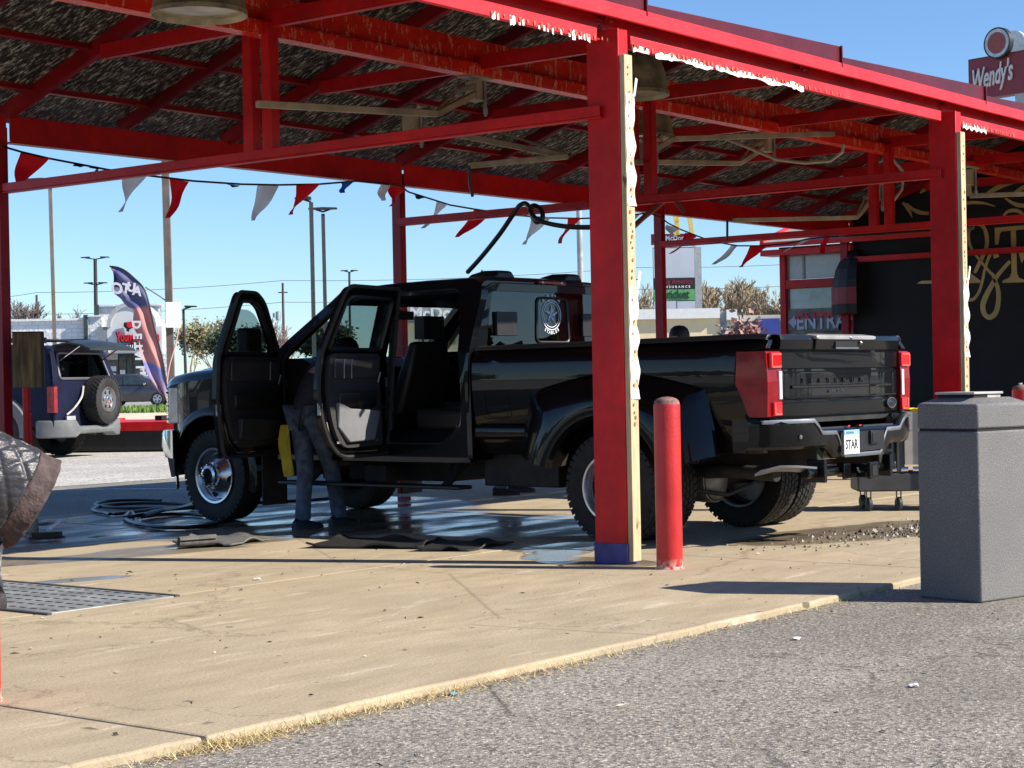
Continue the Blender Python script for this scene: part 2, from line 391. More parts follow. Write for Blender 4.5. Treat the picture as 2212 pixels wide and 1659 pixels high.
# street, kerb, grass verge and the raised lot across the road
fd = V((F2.x, F2.y, 0)).normalized(); rd = V((_R.x, _R.y, 0))
def far(lat, dist, z): return fd*dist+rd*lat+V((0, 0, z))
def strip(name, m, d0, d1, z0, z1, l0=-140, l1=160, thick=.3, n=40, kind='structure', wob=0):
    mb = MB()
    A = [far(l0+(l1-l0)*i/n, d0, z0) for i in range(n+1)]; B = [far(l0+(l1-l0)*i/n, d1, z1) for i in range(n+1)]
    mb.loft([[p, q, q-V((0, 0, thick)), p-V((0, 0, thick))] for p, q in zip(A, B)])
    return tag(obj(name, mb, m, smooth=False), kind=kind)
conc = mat('pale_concrete', (.62, .53, .38), .85, var=.12, vs=.5, bmp=.2, world=True)
mb = MB(); pe = [V((-60, 18.4, -.031)), V((80, 18.9, -.031)), V((110, 130, -.031)), V((-110, 130, -.031))]
mb.add(pe, [(0, 1, 2, 3)]); tag(obj('sunlit_lot', mb, asphalt_mat('sunlit_lot_tone', (.46, .43, .37), (.64, .60, .52), .5), smooth=False), kind='structure')  # pale sheet from the canopy's shadow edge outward, sun brightness put into its colour
strip('road', mat('road_surface', (.56, .52, .45), .85, var=.1, vs=.2, world=True), 44, 61.5, -.03, -.025, thick=.01)
strip('kerb', conc, 61.5, 67, .0, .255)
def grass_mat():
    m, n, p = base('verge_soil'); v = coords(n, world=True); f = noise(n, v, 3, 5)
    n.links.new(ramp(n, f, [(.3, (.05, .11, .02)), (.7, (.14, .24, .045))]), p.inputs['Base Color']); p.inputs['Roughness'].default_value = .9; return m
strip('verge', grass_mat(), 67.02, 78, .25, .20)
strip('far_lot', mat('far_lot_asphalt', (.33, .32, .30), .85, var=.1, vs=.15, world=True), 78.02, 260, .17, .27, l0=-220, l1=260)
mb = MB(); rs = random.Random(8)
for i in range(9000):
    p = far(rs.uniform(-22, -9), rs.uniform(67.1, 76), 0); p.z = .24-.005*(p.dot(fd)-67)
    h = rs.uniform(.10, .34); a = rs.uniform(0, 6.28); wv = V((math.cos(a), math.sin(a), 0))*rs.uniform(.02, .05); ln = V((rs.uniform(-.1, .1), rs.uniform(-.1, .1), h))
    mb.add([p-wv, p+wv, p+ln], [(0, 1, 2)])
def leafmat(name, a, b, rough=.7):
    m, n, p = base(name); oi = N(n, 'ShaderNodeNewGeometry'); f = ramp(n, oi.outputs['Random Per Island'], [(0, a), (1, b)])
    n.links.new(f, p.inputs['Base Color']); p.inputs['Roughness'].default_value = rough; return m
gs = obj('grass', mb, leafmat('grass_blades', (.07, .16, .02), (.22, .32, .06)), smooth=False, fixn=False); tag(gs, kind='stuff')
# dry grass and straw caught along the slab edge
mb = MB(); rs = random.Random(5)
for i in range(2600):
    x = rs.choice([rs.gauss(5.6, .7), rs.gauss(4.9, .5), rs.uniform(3.2, 9.6), rs.gauss(4.35, .15)])
    y = 4.69+.006*(x-8)+abs(rs.gauss(0, .03))*-1+.01
    if rs.random() < .35: y -= rs.uniform(0, .10)
    p = V((x, y, -.033)); a = rs.uniform(0, 6.28); L = rs.uniform(.025, .085); t = V((math.cos(a), math.sin(a)*.6, rs.uniform(.02, .55)))*L
    wv = V((-math.sin(a), math.cos(a), 0))*rs.uniform(.0012, .0028)
    mb.add([p-wv, p+wv, p+t], [(0, 1, 2)])
tag(obj('dry_grass', mb, leafmat('straw', (.42, .30, .12), (.72, .58, .30)), smooth=False, fixn=False), kind='stuff')
# muddy grit spread behind the truck
mb = MB(); rs = random.Random(11)
for i in range(1500):
    u = rs.gauss(0, 1); x = 13.7+u*1.15; y = 6.05-u*.12+rs.gauss(0, .22)
    r_ = rs.uniform(.004, .016)*(1.7 if rs.random() < .05 else 1); p = V((x, y, r_*.3))
    q = [p+V((math.cos(k*2.1+i)*r_, math.sin(k*2.1+i)*r_, -r_*.3)) for k in range(3)]+[p+V((0, 0, r_*.8))]
    mb.add(q, [(0, 1, 3), (1, 2, 3), (2, 0, 3)])
tag(obj('grit', mb, leafmat('wet_grit', (.03, .022, .015), (.20, .15, .10), .5), smooth=False, fixn=False), kind='stuff')
mb = MB(); rs = random.Random(21)
for i in range(420):
    if rs.random() < .6: x, y, z = rs.uniform(2.5, 12), rs.uniform(4.8, 9.5), .002
    else: x, y, z = rs.uniform(2.5, 9), rs.uniform(1.0, 4.6), -.033
    a = rs.uniform(0, 6.28); s = rs.uniform(.004, .014); e = rs.uniform(.3, 1) if rs.random() < .7 else .12; u = V((math.cos(a), math.sin(a), 0))*s/e**.5; w_ = V((-math.sin(a), math.cos(a), 0))*s*e; p = V((x, y, z)); h = V((0, 0, rs.uniform(.002, .010)))
    mb.add([p-u, p-w_+h, p+u+h*.6, p+w_], [(0, 1, 2, 3)])
tag(obj('debris', mb, leafmat('dry_debris', (.03, .022, .014), (.55, .46, .33), .8), smooth=False, fixn=False), kind='stuff')
# drain grate in the slab
gt = thing('drain_grate', 'grey steel drain grate with rows of slots set in the concrete', 'drain grate', (6.55, 9.6, 0))
mb = MB(); mb.bx((6.12, 7.93, -.02), (6.99, 12.0, .007)); obj('plate', mb, mat('grate_steel', (.32, .32, .29), .5, .35, var=.3, vs=3), gt, gt, bevel=.003)
mb = MB()
for i in range(7):
    for j in range(44):
        mb.bx((6.2+i*.122, 7.98+j*.09, .0), (6.222+i*.122, 8.028+j*.09, .0085))
obj('slots', mb, M['dark'], gt, gt, smooth=False)
mb = MB(); mb.bx((7.0, 7.93, -.02), (7.035, 12.0, .010)); mb.bx((6.085, 7.9, -.02), (6.115, 12.0, .010)); obj('rim', mb, mat('grate_rim', (.05, .045, .04), .6), gt, gt)
# scraps of litter
for i, (x, y, s, c, lab) in enumerate([(1720, 1382, .022, (.8, .8, .8), 'small white paper scrap on the asphalt nearer the bin'), (1974, 1484, .022, (.8, .8, .8), 'small white paper scrap lying by itself low on the asphalt'), (980, 1502, .028, (.25, .42, .45), 'torn blue green wrapper scrap beside the slab edge'), (556, 1253, .026, (.75, .7, .62), 'pale paper scrap on the concrete before the floor mats')]):
    z = 0 if i == 3 else -.034
    p = G(x, y, z); mb = MB()
    q = [p+V((math.cos(k*1.05+i)*s*(1+.4*math.sin(k*2.7+i)), math.sin(k*1.05+i)*s, .004+.008*(k % 2))) for k in range(6)]
    mb.add(q+[p+V((0, 0, .014))], [(k, (k+1) % 6, 6) for k in range(6)])
    o = obj('paper_scrap', mb, mat('scrap%d' % i, c, .8), smooth=False, fixn=False); tag(o, lab, 'litter')
# ================================================================= CANOPY (self-service wash bays)
L_, X1, Y1, W_ = 5.0902, 9.684, 6.773, 6.2475
YF = Y1+W_; YR = (Y1+YF)/2
ZT, ZE = 2.921, 3.34                         # tie beam, eave beam bottom
X0, XE = X1-1.35*L_, X1+4.2*L_               # canopy ends
SLP = .325; ZEU = 3.60                       # underside of the deck at the eave, slope
def zu(y): return ZEU+SLP*(min(YF+.12-y, y-Y1+.12))
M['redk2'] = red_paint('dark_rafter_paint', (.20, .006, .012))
cp = thing('wash_canopy', 'red steel gabled canopy on posts over the open wash bays', 'canopy', (X1, YR, 0))
def C(name, mb, m, bevel=.004, parent=None, **k): return obj(name, mb, m, parent or cp, cp, bevel=bevel, **k)
# posts
def post(x, y, wv=.25, fw=.09):
    lean = 0.
    mb = MB(); a = V((x+lean, y, 0)); t = V((x-lean*.3, y, ZE+.1))
    # channel section: web towards the camera side with two flanges
    o = wv/2-.01; mb.beam(a, t, .02, wv, (0, 1, 0))
    for s in (o, -o): mb.beam(a+V((.01+fw/2, s, 0)), t+V((.01+fw/2, s, 0)), fw, .02, (0, 1, 0))
    return mb
posts = {}
for i in (0, 1, 2, 3):
    if i < 4:
        x = X1+i*L_
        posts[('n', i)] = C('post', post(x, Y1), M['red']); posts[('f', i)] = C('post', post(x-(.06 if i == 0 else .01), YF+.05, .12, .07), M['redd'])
n1, n2 = posts[('n', 0)], posts[('n', 1)]
mb = MB(); mb.bx((X1-.017, Y1-.132, 0), (X1+.11, Y1+.132, .135)); C('base_plate', mb, mat('blue_base_paint', (.055, .05, .20), .6, var=.3), parent=n1)
# pale timber nailed to the near posts, rag and rust marks
woodm, n_, p_ = base('pale_timber')
v_ = coords(n_, (14, 14, 1.3), world=True); f_ = noise(n_, v_, 2, 6, .7); kn = noise(n_, coords(n_, (1, 1, .45), world=True), 11, 2)
c_ = ramp(n_, f_, [(.3, (.36, .26, .14)), (.7, (.70, .58, .36))]); c_ = mixc(n_, ramp(n_, kn, [(.68, 0.), (.74, .9)]), c_, (.13, .075, .04))
n_.links.new(c_, p_.inputs['Base Color']); p_.inputs['Roughness'].default_value = .8; bump(n_, p_, f_, .2, .004)
ragm = mat('white_rag', (.82, .78, .72), .9, var=.1); rustm = mat('rust_dots', (.36, .11, .05), .8, var=.4, vs=60)
for (pp, x, zt, zb, zr0, zr1) in ((n1, X1, 3.27, .02, 0, 0), (n2, X1+L_, 3.26, .02, 0, 0)):
    mb = MB(); mb.bx((x-.003, Y1-.166, zb), (x+.088, Y1-.127, zt)); st = C('timber_strip', mb, woodm, .003, parent=pp)
    mb = MB(); rs = random.Random(int(x*10)); z = .9 if pp is n1 else .35
    while z < zt-.05:
        if rs.random() < .85:
            r_ = rs.uniform(.006, .013); cx_ = x+.042+rs.uniform(-.014, .014)
            mb.add([(cx_+math.cos(k*.785)*r_*.9, Y1-.170, z+math.sin(k*.785)*r_*1.25) for k in range(8)], [tuple(range(8))])
        z += rs.uniform(.03, .09)
    o = C('rust_marks', mb, rustm, 0, parent=st, smooth=False)
    # torn rag stapled to the strip
    segs = ((3.02, 2.30), (1.78, 1.06)) if pp is n1 else ((2.0, 1.32),)
    for (za, zb_) in segs:
        mb = MB(); k = 26; A = []; B = []
        for i in range(k+1):
            z = za+(zb_-za)*i/k; wv = .005*math.sin(i*.7)+rs.uniform(-.004, .004)
            A.append(V((x+.004+rs.uniform(-.004, .004), Y1-.168-.002*math.sin(i), z))); B.append(V((x+.096+wv+(.012 if i in (1, 2) else 0), Y1-.169+.008*math.sin(i*.9), z)))
        mb.add(A+B, [(i, i+1, k+2+i, k+1+i) for i in range(k)])
        mb.add([(x+.085, Y1-.170, za-.02), (x+.105, Y1-.174, za-.01), (x+.128, Y1-.179, za+.10), (x+.11, Y1-.174, za+.11)], [(0, 1, 2, 3)])
        C('rag', mb, ragm, 0, parent=st, smooth=True)
# eave beams (web and flanges) between posts, far and near
def ibeam(mb, a, b, h, wf, tw=.012, tf=.014):
    a, b = V(a), V(b); up = V((0, 0, 1))
    mb.beam(a+up*h/2, b+up*h/2, tw, h-2*tf); mb.beam(a+up*tf/2, b+up*tf/2, wf, tf); mb.beam(a+up*(h-tf/2), b+up*(h-tf/2), wf, tf)
bays = [(X0, X1-.02)]+[(X1+i*L_+.19, X1+(i+1)*L_-.02) for i in range(3)]+[(X1+3*L_+.19, XE)]
for i, (a, b) in enumerate(bays):
    mb = MB(); mb.bx((a-.17, YF-.05, ZE-.02), (b+.0, YF-.03, ZE+.20)); mb.bx((a-.17, YF-.052, ZE-.034), (b, YF+.06, ZE-.022)); C('eave_beam', mb, M['red'])
    mb = MB(); mb.bx((a-.17, Y1+.02, ZE+.09), (b, Y1+.035, ZE+.30)); mb.bx((a-.17, Y1-.008, ZE+.03), (b, Y1+.06, ZE+.045)); eb = C('eave_beam', mb, M['red'])
    mb = MB(); mb.bx((a+.05, Y1-.055, ZE+.006), (b-.12, Y1-.012, ZE+.092)); lm = C('fascia_board', mb, M['redb'], parent=eb)
    # strip of torn white banner hem left on the board, rust round each staple
    if 0 < i < 4 or i == 0:
        rg = random.Random(40+i); mb = MB(); k = 60
        a1, b1 = (a+.07, a+2.35) if i in (1, 3) else ((b-1.2, b-.15) if i == 0 else (a+.1, a+.6))
        A = []; B = []
        for q in range(k+1):
            xx = a1+(b1-a1)*q/k; A.append(V((xx, Y1-.0575, ZE+.026+.010*math.sin(q*.7)+rg.uniform(-.012, .012)))); B.append(V((xx, Y1-.0595, ZE-.010+.008*math.sin(q*.5)+rg.uniform(-.008, .006))))
        mb.add(A+B, [(q, q+1, k+2+q, k+1+q) for q in range(k) if rg.random() < (.9 if i != 0 else .3)])
        C('torn_hem', mb, ragm, 0, parent=lm, smooth=False)
        mb = MB(); xx = a1
        while xx < b1+.6:
            r_ = rg.uniform(.008, .016); mb.add([(xx+math.cos(j*.785)*r_, Y1-.0615, ZE+.028+math.sin(j*.785)*r_*1.3) for j in range(8)], [tuple(range(8))]); xx += rg.uniform(.04, .1)
        C('rust_spots', mb, rustm, 0, parent=lm, smooth=False)
# gutter strip and stepped roof-edge panels along the near side
mb = MB()
mb.loft([[V((x, Y1-.14, ZE+.160)), V((x, Y1-.14, ZE+.217)), V((x, Y1-.125, ZE+.221)), V((x, Y1-.125, ZE+.254)), V((x, Y1-.09, ZE+.26)), V((x, Y1+.02, ZE+.31)), V((x, Y1+.02, ZE+.295)), V((x, Y1-.12, ZE+.157))] for x in (X0, X1, XE)])
C('gutter', mb, M['redb'], .003)
jo = [10.03-2.70*5+2.70*i for i in range(13)]
for a, b in zip(jo, jo[1:]):
    if b < X0 or a > XE: continue
    mb = MB(); mb.prism([V((a+.004, Y1-.11, ZE+.25)), V((b-.004, Y1-.11, ZE+.25)), V((b-.004, Y1-.11, ZE+.385)), V((a+.004, Y1-.11, ZE+.306))], (0, .02, 0)); mb.bx((b-.02, Y1-.13, ZE+.17), (b-.006, Y1-.112, ZE+.388))
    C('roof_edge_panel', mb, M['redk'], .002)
# tie beams (double angle), king posts, collars, ridge beam
for i in range(4):
    x = X1+i*L_
    mb = MB(); mb.bx((x-.055, Y1+.0, ZT-.035), (x-.04, YF, ZT+.035)); mb.bx((x-.055, Y1, ZT-.05), (x+.01, YF, ZT-.036)); C('tie_beam', mb, M['red'])
    for s_ in (-.10, .10):
        mb = MB(); y = YR+s_; mb.bx((x-.06, y-.045, ZT+.03), (x-.045, y+.045, 3.90)); mb.bx((x-.06, y-.055, ZT+.03), (x+.03, y-.046, 3.90)); C('king_post', mb, M['red'])
k = 0
for h in range(-2, 8):
    x = X1+h*L_/2
    if x < X0+.2 or x > XE-.2: continue
    mb = MB(); mb.bx((x-.03, Y1+1.30, 3.875), (x-.018, YF-1.30, 3.985)); mb.bx((x-.03, Y1+1.30, 3.86), (x+.03, YF-1.30, 3.874)); C('collar_beam', mb, M['red'])
mb = MB(); mb.bx((X0, YR-.01, 3.83), (XE, YR+.01, 4.13)); mb.bx((X0, YR-.075, 3.905), (XE, YR-.011, 3.918)); mb.bx((X0, YR-.085, 3.818), (XE, YR-.07, 3.903)); mb.bx((X0, YR-.085, 3.803), (XE, YR+.05, 3.817))
C('ridge_beam', mb, M['redp'])
# rafters and purlins follow the deck
for h in range(-5, 17):
    x = X1+h*L_/4
    if x < X0+.1 or x > XE-.1: continue
    for sgn in (0, 1):
        ye = YF+.05 if sgn else Y1-.05
        mb = MB(); hh = .13 if h % 2 == 0 else .10
        mb.beam((x, YR, zu(YR)-hh/2), (x, ye, zu(ye)-hh/2), .014, hh); mb.beam((x+.03, YR, zu(YR)-hh), (x+.03, ye, zu(ye)-hh), .05, .012)
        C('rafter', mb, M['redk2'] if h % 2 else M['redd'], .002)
for d_ in (.95, 1.0+.98, 2.75):
    for sgn in (0, 1):
        y = YR+d_ if sgn else YR-d_
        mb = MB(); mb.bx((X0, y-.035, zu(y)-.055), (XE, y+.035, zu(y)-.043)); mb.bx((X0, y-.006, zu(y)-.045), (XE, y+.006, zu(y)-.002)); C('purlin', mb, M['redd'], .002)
# deck: flaking underside with long streaks down the slope
dm, n_, p_ = base('flaking_deck')
v1 = coords(n_, (17, 4.2, 4.2), world=True); s1 = noise(n_, v1, 2.2, 4, .75); s2 = noise(n_, coords(n_, (5, 1, 1), world=True), 1.3, 4); cor = N(n_, 'ShaderNodeTexWave'); cor.inputs['Scale'].default_value = 1.9; cor.inputs['Distortion'].default_value = .4; n_.links.new(coords(n_, world=True), cor.inputs['Vector'])
c_ = ramp(n_, s1, [(.45, (.012, .012, .012)), (.52, (.07, .068, .064)), (.57, (.32, .315, .30)), (.65, (.85, .84, .82))])
c_ = mixc(n_, ramp(n_, s2, [(.5, 0.), (.65, .7)]), c_, mixc(n_, .6, c_, (.07, .028, .018)))
n_.links.new(c_, p_.inputs['Base Color']); p_.inputs['Roughness'].default_value = .8; bump(n_, p_, mth(n_, 'ADD', s1, mth(n_, 'MULTIPLY', cor.outputs['Fac'], .4)), .8, .02)
for sgn in (0, 1):
    ye = YF+.32 if sgn else Y1+.03; ya = YF+.12 if sgn else Y1-.12
    f_ = lambda y: zu(YR)-SLP*abs(y-YR)
    mb = MB(); mb.prism([V((X0, YR, f_(YR))), V((XE, YR, f_(YR))), V((XE, ye, f_(ye))), V((X0, ye, f_(ye)))], (0, 0, .035)); C('roof_deck', mb, dm, 0)
# dome lamps hung from the ridge
def dome(loc, lab, r=.30, tilt=0):
    t = thing('dome_lamp', lab, 'lamp', loc, 0, 'bay lamps under the canopy')
    h = r*1.25
    mb = MB(); mb.lathe([(r*.30, h), (r*.55, h*.98), (r*.80, h*.80), (r*.93, h*.5), (r*1.0, .04), (r*1.03, .03), (r*1.03, 0), (r*1.0, 0), (r*.97, .03), (r*.9, h*.5), (r*.77, h*.78), (r*.5, h*.95)], n=32)
    obj('shade', mb, mat('lamp_shade_grime', (.34, .30, .20), .4, .1, var=.45, vs=5), t)
    mb = MB(); mb.lathe([(r*.96, .035), (0, .03)], n=32); obj('lens', mb, mat('lamp_lens', (.30, .27, .20), .25, var=.35, vs=4), t)
    mb = MB(); mb.lathe([(.001, h+.22), (.07, h+.22), (.085, h+.03), (r*.3, h), (.001, h)], n=16); obj('ballast', mb, M['creamd'], t)
    mb = MB(); mb.tube([(0, 0, h+.2), (0, 0, h+.36)], .018, 8); obj('stem', mb, M['creamd'], t)
    return t
p = DD(430, 33, 11.7); dome(p+V((0, 0, -.005)), 'beige dome lamp at the top edge of the photo, seen from below')
p = DD(1368, 208, 15.6); dome(p, 'beige dome lamp behind the near post wrapped in rag')
p = DD(1393, 300, 19.2); dome(p, 'farther beige dome lamp partly hidden by the double king post')
# washing booms: pivot box, spring, strut and long arm
def boom(piv, elbow, tip, lab, drop=None, back=None):
    t = thing('wash_boom', lab, 'boom', piv, 0, 'cream wash booms under the ridge')
    p = V(piv); e = V(elbow); q = V(tip)
    mb = MB(); mb.box(p+V((0, 0, -.10)), (.13, .13, .17)); mb.box(p+V((0, 0, .015)), (.30, .16, .02)); obj('pivot_box', mb, M['cream'], t, t, bevel=.004)
    mb = MB(); a = p+V((.03, -.08, -.02)); mb.tube([a, a+V((0, 0, -.24)), a+V((0, 0, -.30))], .014, 8); mb.lathe([(.022, 0), (.022, .05)], a+V((0, 0, -.28)), n=8, cap=True); obj('swivel', mb, M['steel'], t, t)
    mb = MB(); mb.beam(p+V((0, 0, -.12)), e, .045, .05); mb.beam(e, q, .045, .05); obj('arm', mb, M['cream'], t, t, bevel=.003)
    mb = MB(); s0 = p+V((0, 0, -.05)); s1_ = (p+(e-p)*.55)+V((0, 0, .05)); n = 90
    ax = (s1_-s0); xx = ax.orthogonal().normalized(); yy = ax.cross(xx).normalized()
    mb.tube([s0+ax*(i/n)+(xx*math.cos(i*1.1)+yy*math.sin(i*1.1))*.022 for i in range(n+1)], .006, 5); mb.tube([s1_, e+V((0, 0, .02))], .012, 6); obj('spring', mb, M['creamd'], t, t)
    if drop: mb = MB(); mb.tube(drop, .014, 8); obj('drop_hose', mb, M['hose'], t, t)
    if back: mb = MB(); mb.tube(back, .018, 8); obj('hose', mb, mat('pale_hose', (.45, .42, .36), .45), t, t)
    return t
XB = X1+L_/2
boom(PX(1027, 172, XB), DD(942, 246, 14.6), DD(556, 225, 13.2), 'cream boom whose arm reaches left past the double king post', None)
tp = DD(1014, 358, 16.0); 
boom((XB+.2, YR+.9, 3.62), tp+V((.9, -.4, .12)), tp, 'thin cream boom with a dangling black end over the truck roof', [tp, tp+V((0, 0, -.05)), tp+V((0, .0, -.16)), DD(1021, 425, 16.0)])
XB2 = X1+1.5*L_
boom(PX(1655, 292, XB2), DD(1598, 353, 19.4), DD(1372, 350, 17.6), 'cream boom carrying a looping pale hose in the second bay', None, [DD(1568, 300, 19.4), DD(1600, 312, 19.3), DD(1680, 345, 19.2), DD(1740, 352, 19.1), DD(1795, 347, 19.0), DD(1820, 328, 18.9), DD(1822, 312, 18.9)])
boom(DD(1890, 400, 22.2), DD(1850, 470, 22.0), DD(1585, 476, 21.0), 'cream boom with a grey box before the black wall, its arm reaching left', [DD(1571, 474, 21.0), DD(1571, 522, 21.0)], [DD(1880, 395, 22), DD(1892, 352, 22), DD(1925, 340, 22), DD(1952, 372, 22), DD(1948, 410, 22), DD(1925, 440, 22)])
boom(DD(2090, 365, 20.5), DD(2095, 423, 20.5), DD(2330, 415, 20.4), 'cream boom half hidden by the farther timber strip', None)
boom(DD(1400, 305, 17.9), DD(1455, 300, 18.0), DD(1800, 289, 19.6), 'cream double boom starting behind the near timber strip', None)
# red hose draped over the second tie beam
mb = MB(); mb.tube([DD(1352, 505, 17.9), DD(1390, 470, 17.8), DD(1425, 442, 17.7), DD(1447, 424, 17.6), DD(1465, 440, 17.5), DD(1478, 458, 17.5)], .028, 8)
tag(obj('draped_hose', mb, mat('rusty_hose', (.16, .03, .02), .5)), 'rust red hose draped over the tie beam behind the timber strip', 'hose')
# black hose looped over the first far tie beam
mb = MB()
pth = [(1010, 588, 15.6), (1040, 555, 15.4), (1080, 505, 15.1), (1112, 458, 14.9), (1124, 443, 14.8), (1136, 440, 14.75), (1146, 452, 14.7), (1150, 468, 14.65), (1160, 480, 14.6), (1172, 470, 14.6), (1168, 452, 14.65), (1152, 444, 14.7), (1146, 456, 14.6), (1160, 474, 14.5), (1190, 484, 14.4), (1230, 490, 14.2), (1270, 491, 14.0), (1310, 489, 13.8)]
P = [DD(*q) for q in pth]
def smoothp(P, k=5):
    out = []; n = len(P)
    for i in range(n-1):
        p0, p1, p2, p3 = P[max(i-1, 0)], P[i], P[i+1], P[min(i+2, n-1)]
        for j in range(k):
            t = j/k; out.append(.5*((2*p1)+(p2-p0)*t+(2*p0-5*p1+4*p2-p3)*t*t+(3*p1-p0-3*p2+p3)*t**3))
    return out+[P[-1]]
mb.tube(smoothp(P), .020, 8); tag(obj('pressure_hose', mb, mat('black_hose_tan', (.022, .015, .012), .35)), 'black pressure hose looped over the tie beam above the truck', 'hose')
# ================================================================= vehicle helpers
def rounded(poly, r, k=5):
    """round the corners of a 2D outline; r = radius or list"""
    out = []; n = len(poly)
    for i, p in enumerate(poly):
        rr = r[i] if hasattr(r, '__len__') else r
        p = V((p[0], p[1])); a = V(poly[i-1][:2])-p; b = V(poly[(i+1) % n][:2])-p
        rr = min(rr, a.length*.48, b.length*.48)
        if rr < 1e-4: out.append((p.x, p.y)); continue
        pa = p+a.normalized()*rr; pb = p+b.normalized()*rr
        for j in range(k+1):
            t = j/k; q = pa*(1-t)**2+p*2*t*(1-t)+pb*t*t; out.append((q.x, q.y))
    return out
def panel2d(outer, holes, fn, fin, cuts=(), rim=True):
    """sheet with holes cut from a 2D outline; fn/fin map (u,v) to the outer/inner surface"""
    bm = bmesh.new(); es = []
    for lp in [outer]+list(holes):
        vs = [bm.verts.new((p[0], p[1], 0)) for p in lp]
        for i in range(len(vs)): es.append(bm.edges.new((vs[i], vs[(i+1) % len(vs)])))
    bmesh.ops.triangle_fill(bm, use_beauty=True, edges=es, normal=(0, 0, 1))
    for ax, val in cuts:
        nrm = (1, 0, 0) if ax == 'u' else (0, 1, 0); co = (val, 0, 0) if ax == 'u' else (0, val, 0)
        bmesh.ops.bisect_plane(bm, geom=bm.verts[:]+bm.edges[:]+bm.faces[:], plane_co=co, plane_no=nrm)
    bm.verts.index_update(); mb = MB()
    A = [fn(v.co.x, v.co.y) for v in bm.verts]; B = [fin(v.co.x, v.co.y) for v in bm.verts]; n = len(A)
    F_ = [tuple(v.index for v in f.verts) for f in bm.faces]
    fs = F_+[tuple(n+i for i in reversed(f)) for f in F_]
    for e in bm.edges:
        if len(e.link_faces) == 1:
            a, b = e.verts[0].index, e.verts[1].index; fs.append((a, b, n+b, n+a))
    bm.free(); return mb.add(A+B, fs)
def tyre_mesh(r=.405, w=.25, rim=.235, lugs=46, tread=True, shoulder=.035):
    mb = MB(); h = w/2
    mb.lathe([(rim-.01, -h*.72), (rim+.012, -h*.86), (rim+(r-rim)*.5, -h), (r-shoulder, -h*.96), (r-.012, -h*.82), (r-.008, -h*.5), (r-.008, h*.5), (r-.012, h*.82), (r-shoulder, h*.96), (rim+(r-rim)*.5, h), (rim+.012, h*.86), (rim-.01, h*.72), (rim-.02, 0), (rim-.01, -h*.72)], axis=(0, 1, 0), n=56)
    if tread:
        ax = V((0, 1, 0)); x = ax.orthogonal().normalized(); y = ax.cross(x)
        cols = [(-.8, .34, 0), (-.36, .30, .5), (.02, .26, 0), (.40, .30, .5), (.8, .34, 0)]
        for (cc, ww, ph) in cols:
            for k in range(lugs):
                a = 2*math.pi*(k+ph)/lugs; da = 2*math.pi/lugs*.36; skew = da*.5*(1 if cc > 0 else -1)
                P = []
                for rr in (r-.022-(.012 if abs(cc) > .6 else 0), r-(.004 if abs(cc) > .6 else 0)):
                    for (s, t) in ((-1, -1), (1, -1), (1, 1), (-1, 1)):
                        aa = a+da*s+skew*t; P.append((x*math.cos(aa)+y*math.sin(aa))*rr+ax*(cc*h+t*ww*h/2))
                mb.hexa(P)
    return mb
def torus_pts(c, ex, ey, r, n=40): return [V(c)+V(ex)*math.cos(2*math.pi*k/n)*r+V(ey)*math.sin(2*math.pi*k/n)*r for k in range(n)]
# ================================================================= BLACK PICKUP
def carpaint(name, c, flake=0.):
    m, n, p = base(name); v = coords(n)
    f = noise(n, v, 1.2, 4); n.links.new(ramp(n, f, [(.3, tuple(x*.85 for x in c)), (.7, tuple(x*1.15 for x in c))]), p.inputs['Base Color'])
    p.inputs['Roughness'].default_value = .35; p.inputs['Coat Weight'].default_value = .75; p.inputs['Coat Roughness'].default_value = .012; p.inputs['Coat IOR'].default_value = 1.4; p.inputs['Specular IOR Level'].default_value = .1
    d = noise(n, v, 1.1, 2); bump(n, p, d, .04, .03)
    q = p.inputs['Normal'].links[0].from_socket; n.links.new(q, p.inputs['Coat Normal'])
    return m
M['black'] = carpaint('black_car_paint', (.003, .003, .0035))
M['tint'] = glassmat('tinted_glass', (.58, .64, .64), 0, .0)
M['privacy'] = glassmat('privacy_glass', (.13, .135, .135), 0, .0)
M['clear'] = glassmat('clear_glass', (.80, .87, .86), 0, .0)
M['lens'] = mat('red_lens', (.72, .006, .010), .12, coat=1., var=.1, vs=20)
M['lensd'] = mat('dark_red_lens', (.24, .004, .007), .3, coat=.35, var=.25, vs=8, spec=.2)
M['lensw'] = mat('white_lens', (.82, .78, .78), .15, coat=1., var=.05)
M['trim'] = mat('door_trim', (.030, .029, .030), .6, var=.15, bmp=.1, bs=150)
M['leather'] = mat('black_leather', (.013, .012, .012), .5, var=.2, bmp=.1, bs=120)
M['greytrim'] = mat('grey_pocket_trim', (.20, .20, .205), .45, var=.1)
M['under'] = mat('underbody', (.020, .018, .016), .7, var=.5, vs=6)
M['silver'] = mat('satin_silver', (.27, .27, .275), .38, .85, var=.08)
tf = V((.0376, .99929, 0)); tl = V((-.99929, .0376, 0)); TO = V((11.107, 12.031, 0))-tl*.97
tk = thing('pickup_truck', 'black crew cab pickup truck with dual rear wheels and both left doors wide open', 'pickup truck', TO, math.atan2(tf.y, tf.x))
T = lambda name, mb, m, parent=None, **k: obj(name, mb, m, parent or tk, **k)
def ys(z):
    if z >= 1.42: return 1.0-(z-1.42)*.33
    if z >= .95: return 1.0+.012*math.sin((z-.95)/.47*math.pi)
    return 1.0-(.95-z)*.05
cz = [('v', z) for z in (.62, .80, .95, 1.1, 1.25, 1.42, 1.6, 1.75, 1.9)]
side_out = [(-.84, .56), (-.84, 1.36), (-.80, 1.44), (-.93, 1.56), (-1.40, 1.90), (-1.62, 1.985), (-2.1, 2.005), (-2.95, 2.005), (-3.045, 1.95), (-3.06, 1.86), (-3.045, 1.42), (-3.03, .56)]
